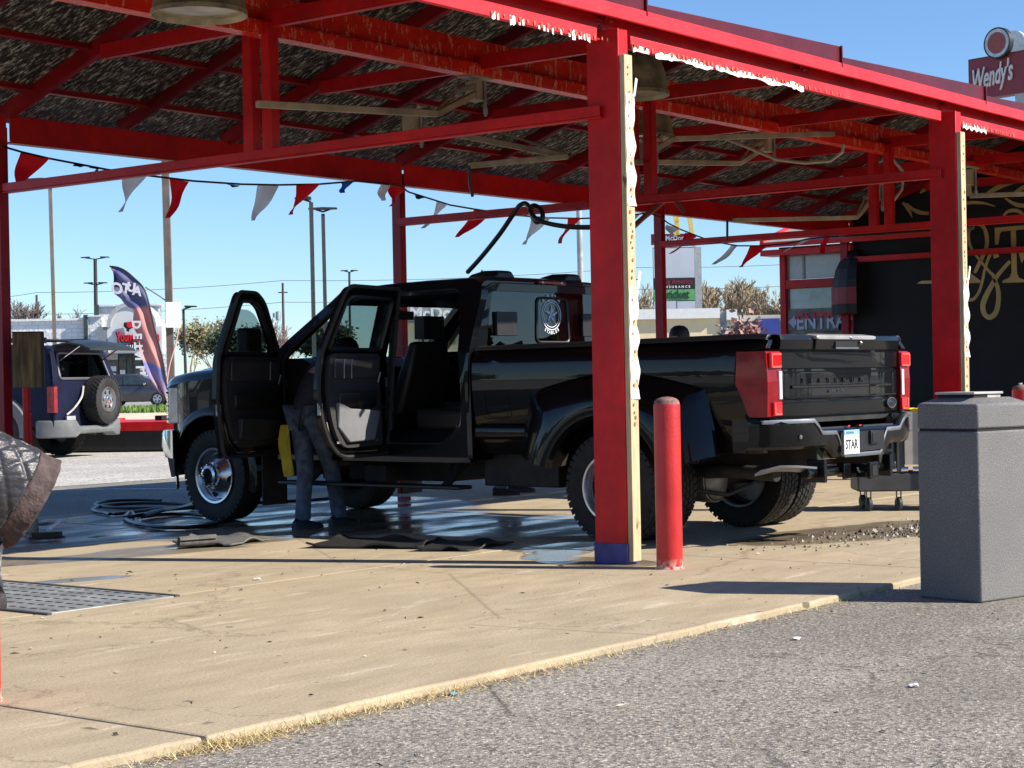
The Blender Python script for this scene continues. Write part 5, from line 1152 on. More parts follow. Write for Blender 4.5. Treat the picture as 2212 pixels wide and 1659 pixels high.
stroke('flourish', [w7(540, 690), w7(610, 770), w7(670, 895)], (.03, .06, .01)); stroke('flourish', [w7(590, 705), w7(690, 790), w7(790, 830), w7(900, 840)], (.03, .06, .05)); stroke('flourish', [w7(780, 560), w7(830, 520), w7(900, 490)], (.02, .05, .05)); stroke('flourish', [w7(1930, 870), w7(1990, 815), w7(2090, 800), w7(2180, 840), w7(2230, 930)], (.03, .05, .05, .04)); stroke('flourish', [w7(1880, 970), w7(1900, 940), w7(1925, 900)], (.06, .05, .03))
# storefront: red frame, windows, dome awning, entrance sign, roof
XS = XO+.30; ya = PX(1688, 600, XS).y; yb2 = YF-.05
zz = lambda py, px=1750: PX(px, py, XS).z
mb = MB(); mb.bx((XS-.06, ya-.10, 0), (XS+.10, ya, zz(544))); mb.bx((XS-.06, yb2, 0), (XS+.10, yb2+.12, zz(544))); mb.bx((XS-.07, yb2, zz(547)), (XS+.10, ya, zz(531))); mb.bx((XS-.055, yb2, zz(622)), (XS+.10, ya-.10, zz(603))); mb.bx((XS-.05, yb2, 0), (XS+.1, ya-.1, zz(760))); fr = O_('entrance_frame', mb, M['red'], bevel=.006)
mb = MB(); mb.bx((XS+.02, yb2+.1, zz(602)), (XS+.03, ya-.1, zz(547))); O_('upper_window', mb, mat('blind_window', (.42, .46, .45), .15, var=.08, coat=.5), fr)
mb = MB(); yv = PX(1735, 570, XS).y; mb.bx((XS+.005, yv-.02, zz(602)), (XS+.019, yv+.02, zz(547))); O_('mullion', mb, mat('grey_frame', (.30, .33, .35), .5), fr)
mb = MB(); mb.bx((XS+.02, yb2+.1, zz(760)), (XS+.03, ya-.1, zz(622))); O_('lower_window', mb, M['refl'] if 'refl' in M else mat('window_reflecting', (.20, .25, .27), .03, .0, var=.5, vs=2, coat=1), fr)
mb = MB()
for k in range(1, 2): mb.bx((XS-.01, yb2, zz(760)), (XS+.02, yb2+.28, zz(640)))
# dome awning (three ribs) in front of the door side
ac = PX(1812, 655, XS-.1); ra = .42; mb = MB(); rings = []
zb0, zt0 = zz(634, 1790), zz(541, 1790); y0 = yb2-.05
prof_ = [(0, zt0)]+[(ra*math.sin(R(a)), zb0+(zt0-zb0)*math.cos(R(a))) for a in (15, 30, 45, 60, 75, 90)]
def awn(a): return [V((XS-.10-r_*math.cos(a)*1.0, y0+r_*math.sin(a), z)) for r_, z in prof_]
ang = [R(-20+k*22) for k in range(6)]
mb.loft([awn(a) for a in ang], closed=False, cap=False); aw = O_('awning', mb, mat('awning_black', (.010, .010, .014), .6), smooth=False, fixn=False)
mb = MB(); bl_ = [V((XS-.10-(ra+.012)*math.cos(a), y0+(ra+.012)*math.sin(a), 0)) for a in ang]; zr1, zr2 = zb0+.0, zz(661, 1790)
mb.loft([[p+V((0, 0, zr1+.06)), p+V((0, 0, zr2))] for p in bl_], closed=False, cap=False); O_('awning_band', mb, mat('awning_red', (.24, .03, .04), .6), aw, smooth=False, fixn=False)
mb = MB(); mb.loft([[p+V((.01*math.sin(i*9), .0, zr2)), p+V((0, 0, zr2-.16+.02*math.sin(i*13)))] for i, p in enumerate([bl_[int(k/4)].lerp(bl_[min(5, int(k/4)+1)], (k % 4)/4) for k in range(21)])], closed=False, cap=False); O_('awning_valance', mb, mat('awning_brown', (.022, .017, .014), .7), aw, fixn=False)
# hand painted entrance sign: letters red above, white below
sm, n_, p_ = base('two_tone_lettering'); g_ = N(n_, 'ShaderNodeNewGeometry'); s_ = N(n_, 'ShaderNodeSeparateXYZ'); n_.links.new(g_.outputs['Position'], s_.inputs[0])
zm = zz(688, 1770); n_.links.new(ramp(n_, mth(n_, 'MULTIPLY', mth(n_, 'SUBTRACT', s_.outputs[2], zm-.05), 10., True), [(.45, (.52, .56, .66)), (.55, (.62, .03, .06))]), p_.inputs['Base Color'])
es = thing('entrance_sign', 'hand lettered red and white ENTRANCE sign with a left arrow in the office window', 'sign', PX(1760, 712, XS-.03))
mb = MB(); P0 = [PX(x, y, XS-.02) for x, y in ((1702, 714), (1702, 668), (1812, 664), (1812, 714))]; mb.prism(P0, (.01, 0, 0)); obj('sheet', mb, mat('sign_sheet', (.20, .18, .16), .6, var=.3), es, es)
h_ = PX(1750, 675, XS).z-PX(1750, 711, XS).z
text('letters', 'ENTRANCE', h_*1.34, sm, es, PX(1720, 711, XS-.032), (0, -1, 0), (0, 0, 1), .01, width=.80, world=es, bold=.008)
mb = MB(); mb.prism([PX(x, y, XS-.034) for x, y in ((1701.5, 696), (1717, 682), (1717, 690), (1720, 690), (1720, 702), (1717, 702), (1717, 710))], (.008, 0, 0)); obj('arrow', mb, mat('arrow_white', (.52, .56, .66), .6), es, es, smooth=False)
# office roof seen beyond the far eave
mb = MB(); zr_ = zz(527)
rfp = [PX(1648, 531, XS-.45), PX(1708, 500, XS+1.2), V((XS+1.2, YF-2, PX(1708, 500, XS+1.2).z)), V((XS-.45, YF-2, PX(1648, 531, XS-.45).z))]
mb.prism(rfp, (0, 0, .05)); O_('roof', mb, mat('pale_roof_metal', (.36, .33, .28), .6, var=.15))
mb = MB(); a, b = rfp[0], rfp[1]; mb.beam(a+V((0, .02, .02)), b+V((0, .02, .02)), .06, .14); mb.beam(a+V((-.03, .03, .0)), V((XS-.48, YF-2, a.z)), .05, .07); mb.bx((XS-.30, yb2, a.z-.15), (XS+.1, ya+.20, a.z-.06)); O_('roof_trim', mb, M['redb'])
# pale scrawled numbers on the far post
for ch, py in (('3', 690), ('6', 712)):
    text('scrawl', ch, .16, mat('chalk', (.55, .32, .30), .8), of, PX(1818, py, XO-.012), (0, -1, 0), (0, 0, 1), .002, world=of)
# ================================================================= PEOPLE
def skin(name, pts, edges, m, parent, world=None, sub=2, root=0):
    """limbs grown as one continuous surface from joints with radii"""
    me = bpy.data.meshes.new(name); P = [V(p[0]) for p in pts]
    if world is not None: Mi = world.matrix_basis.inverted(); P = [Mi @ p for p in P]
    me.from_pydata([tuple(p) for p in P], edges, []); o = bpy.data.objects.new(name, me); COL.objects.link(o)
    sk = o.modifiers.new('skin', 'SKIN'); sk.use_smooth_shade = True
    for i, sv in enumerate(me.skin_vertices[0].data):
        r_ = pts[i][1]; sv.radius = (r_, r_) if not hasattr(r_, '__len__') else r_; sv.use_root = (i == root)
    ss = o.modifiers.new('sub', 'SUBSURF'); ss.levels = sub; ss.render_levels = sub
    bpy.context.view_layer.update(); ev = o.evaluated_get(bpy.context.evaluated_depsgraph_get()); nm = bpy.data.meshes.new_from_object(ev)
    COL.objects.unlink(o); bpy.data.objects.remove(o)
    nm.materials.clear(); nm.materials.append(m)
    for f in nm.polygons: f.use_smooth = True
    ob = bpy.data.objects.new(name, nm); return link(ob, parent)
skinm = mat('skin', (.42, .24, .16), .55, var=.1)
denim = mat('denim', (.075, .10, .145), .85, var=.35, vs=14, bmp=.5, bs=60); navy = mat('navy_shirt', (.032, .032, .052), .9, var=.25, vs=8, bmp=.4, bs=40)
shoem = mat('dark_shoe', (.012, .014, .020), .6, var=.3, vs=20); hairm = mat('dark_hair', (.012, .008, .006), .6, var=.4, vs=60)
def shoe(parent, p, d, m, world, s=1.):
    d = V((d[0], d[1], 0)).normalized(); r_ = V((-d.y, d.x, 0)); mb = MB(); rings = []
    for t, wv, h in ((-.09, .035, .075), (-.06, .043, .10), (.0, .044, .095), (.06, .047, .07), (.13, .050, .055), (.18, .040, .045), (.20, .02, .03)):
        c = V(p)+d*t*s; rings.append([c+r_*wv*s*math.cos(a)+V((0, 0, 1))*(h*s*max(0, math.sin(a))) for a in [math.pi*k/8 for k in range(9)]])
    mb.loft(rings); return obj('shoe', mb, m, parent, world)
def figure(lab, foot_l, foot_r, hip, chest, neck, head, hand_l, hand_r, elb_l, elb_r, knee_l, knee_r, fwd, shirt, pants, shoes, hair=True, group=None, cuffs=None):
    base_p = (V(foot_l)+V(foot_r))/2; base_p.z = 0
    t = thing('person', lab, 'person', base_p, 0, group)
    side_v = V((-fwd[1], fwd[0], 0)).normalized(); hip = V(hip); chest = V(chest); neck = V(neck); head = V(head)
    sl, sr = chest+side_v*.17+(neck-chest)*.55, chest-side_v*.17+(neck-chest)*.55; hl, hr = hip+side_v*.09, hip-side_v*.09
    f3 = V((fwd[0], fwd[1], 0)).normalized()
    pts = [(hip, (.13, .10)), (hip.lerp(chest, .5), (.125, .095)), (chest, (.15, .11)), (neck, .055), (head-V((0, 0, .04)), .075), (head, .092), (head+V((0, 0, .05)), .08), (hl, .09), (knee_l, .056), (V(foot_l)+V((0, 0, .09)), .040), (hr, .09), (knee_r, .056), (V(foot_r)+V((0, 0, .09)), .040), (sl, .06), (elb_l, .042), (hand_l, .03), (sr, .06), (elb_r, .042), (hand_r, .03), (head+f3*.10+V((0, 0, -.01)), .018)]
    ed = [(0, 1), (1, 2), (2, 3), (3, 4), (4, 5), (5, 6), (0, 7), (7, 8), (8, 9), (0, 10), (10, 11), (11, 12), (2, 13), (13, 14), (14, 15), (2, 16), (16, 17), (17, 18), (5, 19)]
    # five fingers rooted in each palm
    for hi, el in ((15, elb_l), (18, elb_r)):
        h = V(pts[hi][0]); d = (h-V(el)).normalized(); s_ = d.cross(V((0, 0, 1))); s_ = s_.normalized() if s_.length > .1 else side_v; b = len(pts); nrm = s_.cross(d)
        pts.append((h+d*.05, .028)); ed.append((hi, b))
        for k, (o_, ln) in enumerate(((-.03, .06), (-.01, .075), (.012, .07), (.032, .055))):
            i0 = len(pts); pts.append((h+d*(.07+ln*.5)+s_*o_*1.1, .009)); pts.append((h+d*(.07+ln)+s_*o_*1.1-nrm*.02, .007)); ed += [(b, i0), (i0, i0+1)]
        i0 = len(pts); pts.append((h+d*.045+s_*.055, .010)); pts.append((h+d*.08+s_*.07-nrm*.01, .008)); ed += [(hi, i0), (i0, i0+1)]
    body = skin('body', pts, ed, skinm, t, t, 1)
    g = .018
    skin('trousers', [(hip+(chest-hip)*.12, (.145, .115)), (hl, .105), (V(hl).lerp(V(knee_l), .5), .088), (knee_l, .074), (V(knee_l).lerp(V(foot_l)+V((0, 0, .1)), .6), .066), (V(foot_l)+V((0, 0, .10)), .070), (V(foot_l)+V((0, 0, .06)), .074), (hr, .105), (V(hr).lerp(V(knee_r), .5), .088), (knee_r, .074), (V(knee_r).lerp(V(foot_r)+V((0, 0, .1)), .6), .066), (V(foot_r)+V((0, 0, .10)), .070), (V(foot_r)+V((0, 0, .06)), .074)], [(0, 1), (1, 2), (2, 3), (3, 4), (4, 5), (5, 6), (0, 7), (7, 8), (8, 9), (9, 10), (10, 11), (11, 12)], pants, t, t, 2)
    skin('shirt', [(hip-(chest-hip).normalized()*.12, (.17, .15)), (hip.lerp(chest, .5), (.17, .15)), (chest, (.185, .15)), (chest.lerp(neck, .7), .085), (sl, .082), (elb_l, .062), (V(elb_l).lerp(V(hand_l), .75), .05), (sr, .082), (elb_r, .062), (V(elb_r).lerp(V(hand_r), .75), .05)], [(0, 1), (1, 2), (2, 3), (2, 4), (4, 5), (5, 6), (2, 7), (7, 8), (8, 9)], shirt, t, t, 2)
    shoe(t, foot_l, fwd, shoes, t); shoe(t, foot_r, fwd, shoes, t)
    if hair:
        mb = MB(); rs = random.Random(3)
        mb.lathe([(.001, .125), (.05, .118), (.085, .09), (.102, .045), (.106, .0), (.10, -.04), (.085, -.07)], head-f3*.012, (0, 0, 1), 20); o = obj('hair', mb, hairm, t, t)
    return t
LT = lambda x, y, z=0.: tk.matrix_basis @ V((x, y, z))
dv = lambda x, y: (tk.matrix_basis.to_3x3() @ V((x, y, 0))).normalized()
f1 = dv(-.12, -1)
p1 = figure('person in dark clothes and paint-stained jeans leaning into the truck cab between its open doors', LT(-1.37, 1.21), LT(-1.42, .84), LT(-1.36, 1.13, .93), LT(-1.40, 1.04, 1.22), LT(-1.44, .86, 1.38), LT(-1.46, .74, 1.46), LT(-1.12, .38, 1.06), LT(-1.6, .40, 1.06), LT(-1.18, .86, 1.02), LT(-1.62, .84, 1.02), LT(-1.36, 1.16, .50), LT(-1.42, .92, .50), f1, navy, denim, shoem)
mb = MB(); rows = []; c = G(622, 950, .86) if False else LT(-1.20, 1.22, .86)
lf2 = dv(1, .15); u0 = dv(.2, 1)
for i in range(13):
    s = i/12; rows.append([c+lf2*(-.04+.105*(k/5)*(1-.35*abs(s-.35)))+u0*(.02*math.sin(k*1.3+s*4))+V((0, 0, -.43*s)) for k in range(6)])
mb = matmesh(None, rows); o = obj('towel', mb, mat('yellow_towel', (.55, .44, .045), .95, var=.15, bmp=.5, bs=150), fixn=False); sd = o.modifiers.new('thick', 'SOLIDIFY'); sd.thickness = .018
tag(o, 'yellow towel hanging from the back pocket of the person at the cab', 'towel')
# someone on the far side of the truck: a shoe shows under it
s2 = G(1083, 1070); f2 = V((_R.x, _R.y, 0))
figure('person beyond the truck of whom only a dark shoe and pale cuff show below', s2, s2+V((.45, .15, 0)), s2+V((.2, .05, .93)), s2+V((.2, .05, 1.30)), s2+V((.2, .05, 1.47)), s2+V((.22, .03, 1.60)), s2+V((.1, .2, .95)), s2+V((.3, -.2, .95)), s2+V((.1, .22, 1.12)), s2+V((.25, -.2, 1.12)), s2+V((.05, .0, .5)), s2+V((.4, .13, .5)), f2, mat('tan_shirt', (.20, .16, .12), .9), mat('grey_trousers', (.20, .21, .21), .9, var=.3), mat('brown_shoe', (.035, .02, .014), .6, var=.4, vs=25))
h3 = DD(1466, 722, 18.2); g3 = V((h3.x, h3.y, 0))
figure('person with dark hair whose head just shows over the truck bed side', g3+V((.1, .1, 0)), g3+V((-.1, -.1, 0)), g3+V((.0, .0, .88)), g3+V((0, 0, 1.22)), g3+V((0, 0, 1.42)), V((g3.x, g3.y, h3.z-.035)), g3+V((-.2, .25, .85)), g3+V((-.2, -.25, .85)), g3+V((0, .27, 1.05)), g3+V((0, -.27, 1.05)), g3+V((.1, .1, .46)), g3+V((-.1, -.1, .46)), (-1, 0, 0), mat('dark_red_shirt', (.10, .02, .02), .9), denim, shoem)
# bending person at the left edge in a quilted jacket
quilt, n_, p_ = base('quilted_lining'); tc_ = N(n_, 'ShaderNodeTexCoord'); s_ = N(n_, 'ShaderNodeSeparateXYZ'); n_.links.new(tc_.outputs['UV'], s_.inputs[0])
def tri(x, k): return mth(n_, 'ABSOLUTE', mth(n_, 'SUBTRACT', mth(n_, 'FRACT', mth(n_, 'MULTIPLY', x, k)), .5))
wob = noise(n_, coords(n_), 9, 4); wr = noise(n_, coords(n_, (1, 1, 2.2)), 24, 4, .65)
ua = mth(n_, 'ADD', s_.outputs[0], s_.outputs[1]); ub = mth(n_, 'SUBTRACT', s_.outputs[0], s_.outputs[1])
ua = mth(n_, 'ADD', ua, mth(n_, 'MULTIPLY', wob, .05)); 
d1, d2 = tri(ua, 5.2), tri(ub, 5.2); hgt = mth(n_, 'MULTIPLY', mth(n_, 'SUBTRACT', .5, d1), mth(n_, 'SUBTRACT', .5, d2))
hgt = mth(n_, 'POWER', mth(n_, 'MULTIPLY', hgt, 4.), .35)
n_.links.new(ramp(n_, wr, [(.3, (.018, .018, .022)), (.7, (.036, .036, .041))]), p_.inputs['Base Color']); p_.inputs['Roughness'].default_value = .36; p_.inputs['Sheen Weight'].default_value = .2
bump(n_, p_, wr, .5, .010)
hemm = mat('brown_hem', (.075, .050, .048), .8, var=.35, vs=18, bmp=.8, bs=55)
DJ = 7.75; fd0 = V((F2.x, F2.y, 0)).normalized(); J = lambda x, y, d=DJ: DD(x, y, d)
fx, fy = -95, 0
gp = G(-70, 1465); jt = thing('person', 'bending person at the left edge in a black quilted jacket with brown hem', 'person', V((gp.x, gp.y, 0)))
hipp = J(-75, 1010); kn1 = J(-62, 1235); kn2 = J(-110, 1240); 
fl = G(-55, 1465); fr_ = G(-120, 1480)
ch_ = J(-330, 905); nk = J(-420, 900); hd_ = J(-480, 915)
pts = [(hipp, .13), (hipp.lerp(ch_, .5), .13), (ch_, .15), (nk, .06), (hd_, .09), (J(-75, 1060), .10), (kn1, .06), (fl+V((0, 0, .09)), .042), (J(-100, 1060), .10), (kn2, .06), (fr_+V((0, 0, .09)), .042), (J(-340, 960, DJ-.2), .06), (J(-330, 1090, DJ-.25), .045), (J(-300, 1200, DJ-.3), .03), (J(-350, 960, DJ+.2), .06), (J(-360, 1090, DJ+.2), .045), (J(-380, 1200, DJ+.1), .03)]
skin('body', pts, [(0, 1), (1, 2), (2, 3), (3, 4), (0, 5), (5, 6), (6, 7), (0, 8), (8, 9), (9, 10), (2, 11), (11, 12), (12, 13), (2, 14), (14, 15), (15, 16)], skinm, jt, jt, 1)
skin('trousers', [(hipp, .15), (J(-62, 1070), .125), (kn1, .09), (kn1.lerp(fl, .6), .075), (fl+V((0, 0, .08)), .075), (J(-110, 1070), .12), (kn2, .09), (kn2.lerp(fr_, .6), .075), (fr_+V((0, 0, .08)), .075)], [(0, 1), (1, 2), (2, 3), (3, 4), (0, 5), (5, 6), (6, 7), (7, 8)], mat('dark_trousers', (.03, .03, .034), .8, var=.3, vs=10), jt, jt)
shoe(jt, fl, (-1, .3), shoem, jt); shoe(jt, fr_, (-1, .3), shoem, jt)
# jacket: a flaring tube along the back, hem band at its open end
hc = J(52, 1078); axd = (J(62+30, 1078+19)-J(62, 1078)).normalized(); axd = (axd*.90+fd0*.42).normalized(); hv = (J(125, 985)-J(10, 1165)).normalized(); dp = axd.cross(hv).normalized(); hv = dp.cross(axd).normalized(); HR = (J(125, 985)-J(10, 1165)).length/2
def jring(s, r, d, wob_=0., cnt=56, sag=0., puff=None):
    c = hc+axd*s
    if puff:
        out = []
        for k in range(cnt):
            ph = 2*math.pi*k/cnt; tt = 1-abs(math.sin(ph*3.5+s*13.5))**.5*0; a_ = ph*.48/math.pi*9+s*8.5; b_ = ph*.48/math.pi*9-s*8.5
            q_ = min(1, min(a_ % 1, 1-a_ % 1)*5)**.6*min(1, min(b_ % 1, 1-b_ % 1)*5)**.6; wr_ = .30*math.sin(k*.55+s*41)*math.sin(s*70+k*.3); g_ = 1+puff*(q_-.6+wr_*q_)
            out.append(c+hv*r*math.cos(ph)*g_+dp*d*math.sin(ph)*g_)
        return out
    return [c+hv*r*math.cos(2*math.pi*k/cnt)*(1+wob_*math.sin(k*1.7+s*20))+dp*d*math.sin(2*math.pi*k/cnt)*(1+wob_*math.cos(k*2.3+s*14)) for k in range(cnt)]
def uvloft(name, rings, m, parent, un=1., vn=1., solid=.012):
    n = len(rings[0]); vs = [p for r_ in rings for p in r_+[r_[0]]]; k = n+1; fs = [(i*k+j, i*k+j+1, (i+1)*k+j+1, (i+1)*k+j) for i in range(len(rings)-1) for j in range(n)]
    Mi = jt.matrix_basis.inverted(); me = bpy.data.meshes.new(name); me.from_pydata([tuple(Mi @ p) for p in vs], [], fs); uv = me.uv_layers.new(name='UVMap')
    for pl2 in me.polygons:
        pl2.use_smooth = True
        for li, vi in zip(pl2.loop_indices, pl2.vertices): uv.data[li].uv = ((vi % k)/n*un, (vi//k)/(len(rings)-1)*vn)
    me.materials.append(m); o = bpy.data.objects.new(name, me); link(o, parent); sd = o.modifiers.new('thick', 'SOLIDIFY'); sd.thickness = solid; sd.offset = -1; return o
rj = random.Random(6)
jr = [jring(-.95+.90*i/110, HR*(.80+.22*(i/110)**1.5), HR*(.62+.1*(i/110)), 0, 260, 0, .055) for i in range(111)]
jk = uvloft('jacket', jr, quilt, jt, 1.25, 1.0)
hr_ = [jring(-.052+.10*i/10, HR*(1.022-.012*(i/10))*(1+(.012 if i in (0, 1, 9, 10) else 0)), HR*.72, .012+.02*(i > 5)) for i in range(11)]
uvloft('jacket_hem', hr_, hemm, jk)
# hanging front panel of the jacket beside the leg
rows = [[J(-40+k*9+ (3*math.sin(i*.9+k)), 1120+i*16, DJ-.1+.03*math.sin(k*1.4+i*.5)) for k in range(6)] for i in range(13)]
mb = matmesh(None, [[p for p in r_] for r_ in rows]); o = obj('jacket_flap', mb, mat('jacket_flap', (.045, .043, .048), .45, var=.4, vs=20, bmp=.7, bs=40), jt, jt, fixn=False); sd = o.modifiers.new('thick', 'SOLIDIFY'); sd.thickness = .02
# ================================================================= BEYOND THE LOT
UPX = lambda y, d, x=1106: CH+((829.5-8.3-.019*(x-1106))-y)/CF*d     # height of a photo row at distance d
polem = mat('tan_pole', (.15, .115, .09), .6, var=.2, vs=2); polek = mat('dark_pole', (.03, .03, .032), .5, var=.2); poleg = mat('grey_pole', (.36, .37, .36), .5, .2, var=.15)
def light_pole(xt, yt, xb, d, lab, r, m, heads, extra=None, top_add=0., square=False, zg=.0):
    top = DD(xt, yt, d); b = DD(xb, 800, d); b = V((b.x, b.y, zg)); b.x += (top.x-b.x)*.0; t = thing('light_pole', lab, 'light pole', b, 0, 'light poles round the lots')
    top = V((b.x+(top.x-b.x)*.75, b.y+(top.y-b.y)*.75, top.z+top_add))
    mb = MB()
    if square: mb.beam(b, top, r*2, r*2, (.6, .8, 0))
    else: mb.tube([b, top], [r*1.15, r*.85], 12)
    obj('pole', mb, m, t, t); mb = MB(); mb.lathe([(r*2, 0), (r*2, .5), (r*1.9, .55), (r, .56)], b, n=16); obj('footing', mb, conc, t, t)
    for (lx, ln, dz) in heads:
        mb = MB(); a = top+V((0, 0, dz)); e = a+rd*ln+V((0, 0, .12 if lx else 0)); mb.tube([a, e], .05, 6)
        mb.loft([[e-rd*.35*lx+V((0, 0, -.02))+fd*s for s in (-.2, .2)]+[e-rd*.35*lx+V((0, 0, .10))+fd*s for s in (.2, -.2)], [e+rd*.35*lx+V((0, 0, .0))+fd*s for s in (-.2, .2)]+[e+rd*.35*lx+V((0, 0, .07))+fd*s for s in (.2, -.2)]]); obj('lamp_head', mb, m if m is polek else polek, t, t)
    return t
light_pole(106, 396, 121, 75, 'tan light pole rising behind the boarded stand, its head hidden by the tie beam', .075, polem, [(1, .6, 0), (-1, -.6, 0)], square=True)
light_pole(206, 560, 209, 150, 'far dark light pole with two tiers of twin heads over the white shop', .17, polek, [(1, .8, 0), (-1, -.8, 0), (1, .6, -2.1), (-1, -.6, -2.1)], zg=.2)
light_pole(671.5, 437, 680, 80, 'dark light pole with one head to the left above the truck windscreen', .08, polek, [(-1, -.35, .02)], square=True)
light_pole(697, 462, 706, 90, 'dark twin headed light pole right beside the single headed one', .08, polek, [(1, .35, .1), (-1, -.35, .1)], square=True)
light_pole(755, 588, 757, 180, 'tiny far twin headed light pole over the open rear door', .13, polek, [(1, .5, 0), (-1, -.5, 0)])
light_pole(1249, 440, 1260, 60, 'thick pale grey light pole just left of the near post', .105, poleg, [(1, .8, 0)], top_add=.6)
light_pole(395, 668, 402, 110, 'slim pole with one arm to the right beside the white notice', .09, polek, [(1, .45, 0)], zg=.2)
# square pole with a notice and the feather flag tied to it
sp_ = DD(372, 880, 45); st = thing('sign_pole', 'tall square brown pole carrying a plain white notice near the truck bonnet', 'pole', V((sp_.x, sp_.y, 0)))
tp_ = DD(352, 300, 45); mb = MB(); mb.beam((sp_.x, sp_.y, 0), (tp_.x*.6+sp_.x*.4, tp_.y*.6+sp_.y*.4, tp_.z), .17, .17, (.75, .66, 0)); obj('pole', mb, mat('brown_pole', (.15, .115, .095), .7, var=.2, vs=3), st, st)
mb = MB(); c = DD(374.5, 680, 44.8); mb.box(c, (.37, .02, .62), Matrix.Rotation(math.atan2(_R.y, _R.x)+R(24), 3, 'Z')); nb = obj('notice', mb, mat('notice_white', (.82, .81, .77), .6, var=.04, vs=9), st, st)
mb = MB(); mb.tube(smoothp([DD(386, 709, 44.7), DD(379, 745, 44.6), DD(366, 790, 44.5), DD(360, 830, 44.4)], 4), .02, 6); obj('tie_cord', mb, mat('pink_cord', (.55, .30, .24), .7), st, st)
FD = 44.
ff = thing('feather_flag', 'tall faded red white and blue feather flag with mirrored lettering by the brown pole', 'feather flag', V((DD(367, 900, FD).x, DD(367, 900, FD).y, 0)))
b6 = lambda x, y: (164.6+x*.14881, 548.6+y*.14881)
pc = [b6(485, 180), b6(600, 195), b6(720, 250), b6(850, 360), b6(960, 470), b6(1020, 600), b6(1080, 830), b6(1130, 1050), b6(1190, 1280), b6(1240, 1480), b6(1275, 1660), (360, 833), (366, 870)]
lc_ = [b6(520, 205), b6(535, 360), b6(550, 520), b6(580, 600), b6(660, 660), b6(740, 760), b6(815, 830), b6(835, 1030), b6(875, 1170), b6(915, 1300), b6(950, 1450), (316, 805), (345, 848)]
mb = MB(); mb.tube(smoothp([DD(x, y, FD) for x, y in pc]+[V((DD(367, 900, FD).x, DD(367, 900, FD).y, 0))], 4), .022, 6); obj('pole', mb, M['black_plastic'], ff, ff)
A = smoothp([DD(x, y, FD) for x, y in pc], 5); B = smoothp([DD(x, y, FD) for x, y in lc_], 5)
fm, n_, p_ = base('flag_cloth'); tc_ = N(n_, 'ShaderNodeTexCoord'); s_ = N(n_, 'ShaderNodeSeparateXYZ'); n_.links.new(tc_.outputs['UV'], s_.inputs[0])
nz = noise(n_, coords(n_, (1, 1, .6)), 1.1, 2)
st1 = ramp(n_, mth(n_, 'FRACT', mth(n_, 'ADD', mth(n_, 'MULTIPLY', s_.outputs[0], 3.0), mth(n_, 'MULTIPLY', nz, .8))), [(.48, (.52, .23, .20)), (.52, (.60, .52, .50))])
c_ = ramp(n_, mth(n_, 'ADD', s_.outputs[1], mth(n_, 'MULTIPLY', mth(n_, 'SUBTRACT', nz, .5), .18)), [(.04, (.30, .20, .24)), (.07, (.04, .05, .22)), (.20, (.10, .11, .22)), (.40, (.10, .11, .21)), (.47, (.07, .075, .2)), (.50, (.46, .20, .18)), (.84, (.50, .22, .19)), (.86, (.12, .15, .40)), (1, (.45, .25, .24))])
big = mixc(n_, ramp(n_, mth(n_, 'SUBTRACT', .62, s_.outputs[0]), [(.02, 0.), (.06, .85)]), c_, (.50, .22, .19)) if False else c_
n_.links.new(big, p_.inputs['Base Color']); p_.inputs['Roughness'].default_value = .7
vs, fs = [], []; k = 10; rs = random.Random(9)
for i, (a, b) in enumerate(zip(A, B)):
    for j in range(k):
        t = j/(k-1); w_ = .05*math.sin(t*9+i*.16)+.03*math.sin(t*4-i*.35); vs.append(a.lerp(b, t)+fd*w_*(1 if 0 < j else 0)+rd*.02*math.sin(i*.5+t*6)*(j > 0))
n = len(A); fs = [(i*k+j, i*k+j+1, (i+1)*k+j+1, (i+1)*k+j) for i in range(n-1) for j in range(k-1)]
Mi = ff.matrix_basis.inverted(); me = bpy.data.meshes.new('flag'); me.from_pydata([tuple(Mi @ p) for p in vs], [], fs); uv = me.uv_layers.new(name='UVMap')
for pq in me.polygons:
    pq.use_smooth = True
    for li, vi in zip(pq.loop_indices, pq.vertices): uv.data[li].uv = ((vi % k)/(k-1), (vi//k)/(n-1))
me.materials.append(fm); fo = bpy.data.objects.new('flag', me); link(fo, ff)
lm = mat('flag_letter', (.72, .72, .74), .7, var=.1)
for ch, x, y, s, rx_ in (('O', 256, 634, .36, .15), ('T', 272, 632, .32, .10), ('U', 284, 628, .30, .05), ('A', 296, 636, .30, .05)):
    text('flag_letter', ch, s, lm, fo, DD(x+8, y+3, FD-.12), -rd+V((0, 0, .15+rx_)), V((0, 0, 1))+rd*.12, .01, world=ff, bold=.012)
for ch, y in (('D', 692), ('E', 720), ('T', 740), ('A', 757), ('I', 772), ('L', 790)):
    text('flag_letter', ch, .27, lm, fo, DD(303+(y-690)*.08, y, FD-.14), V((0, 0, -1)), -rd, .01, world=ff, bold=.012)
mb = MB(); mb.tube([DD(315, 621, FD), DD(345, 640, 44.6), DD(356, 648, 45)], .018, 5); obj('guy_rope', mb, mat('rope', (.15, .15, .2), .8), ff, ff)
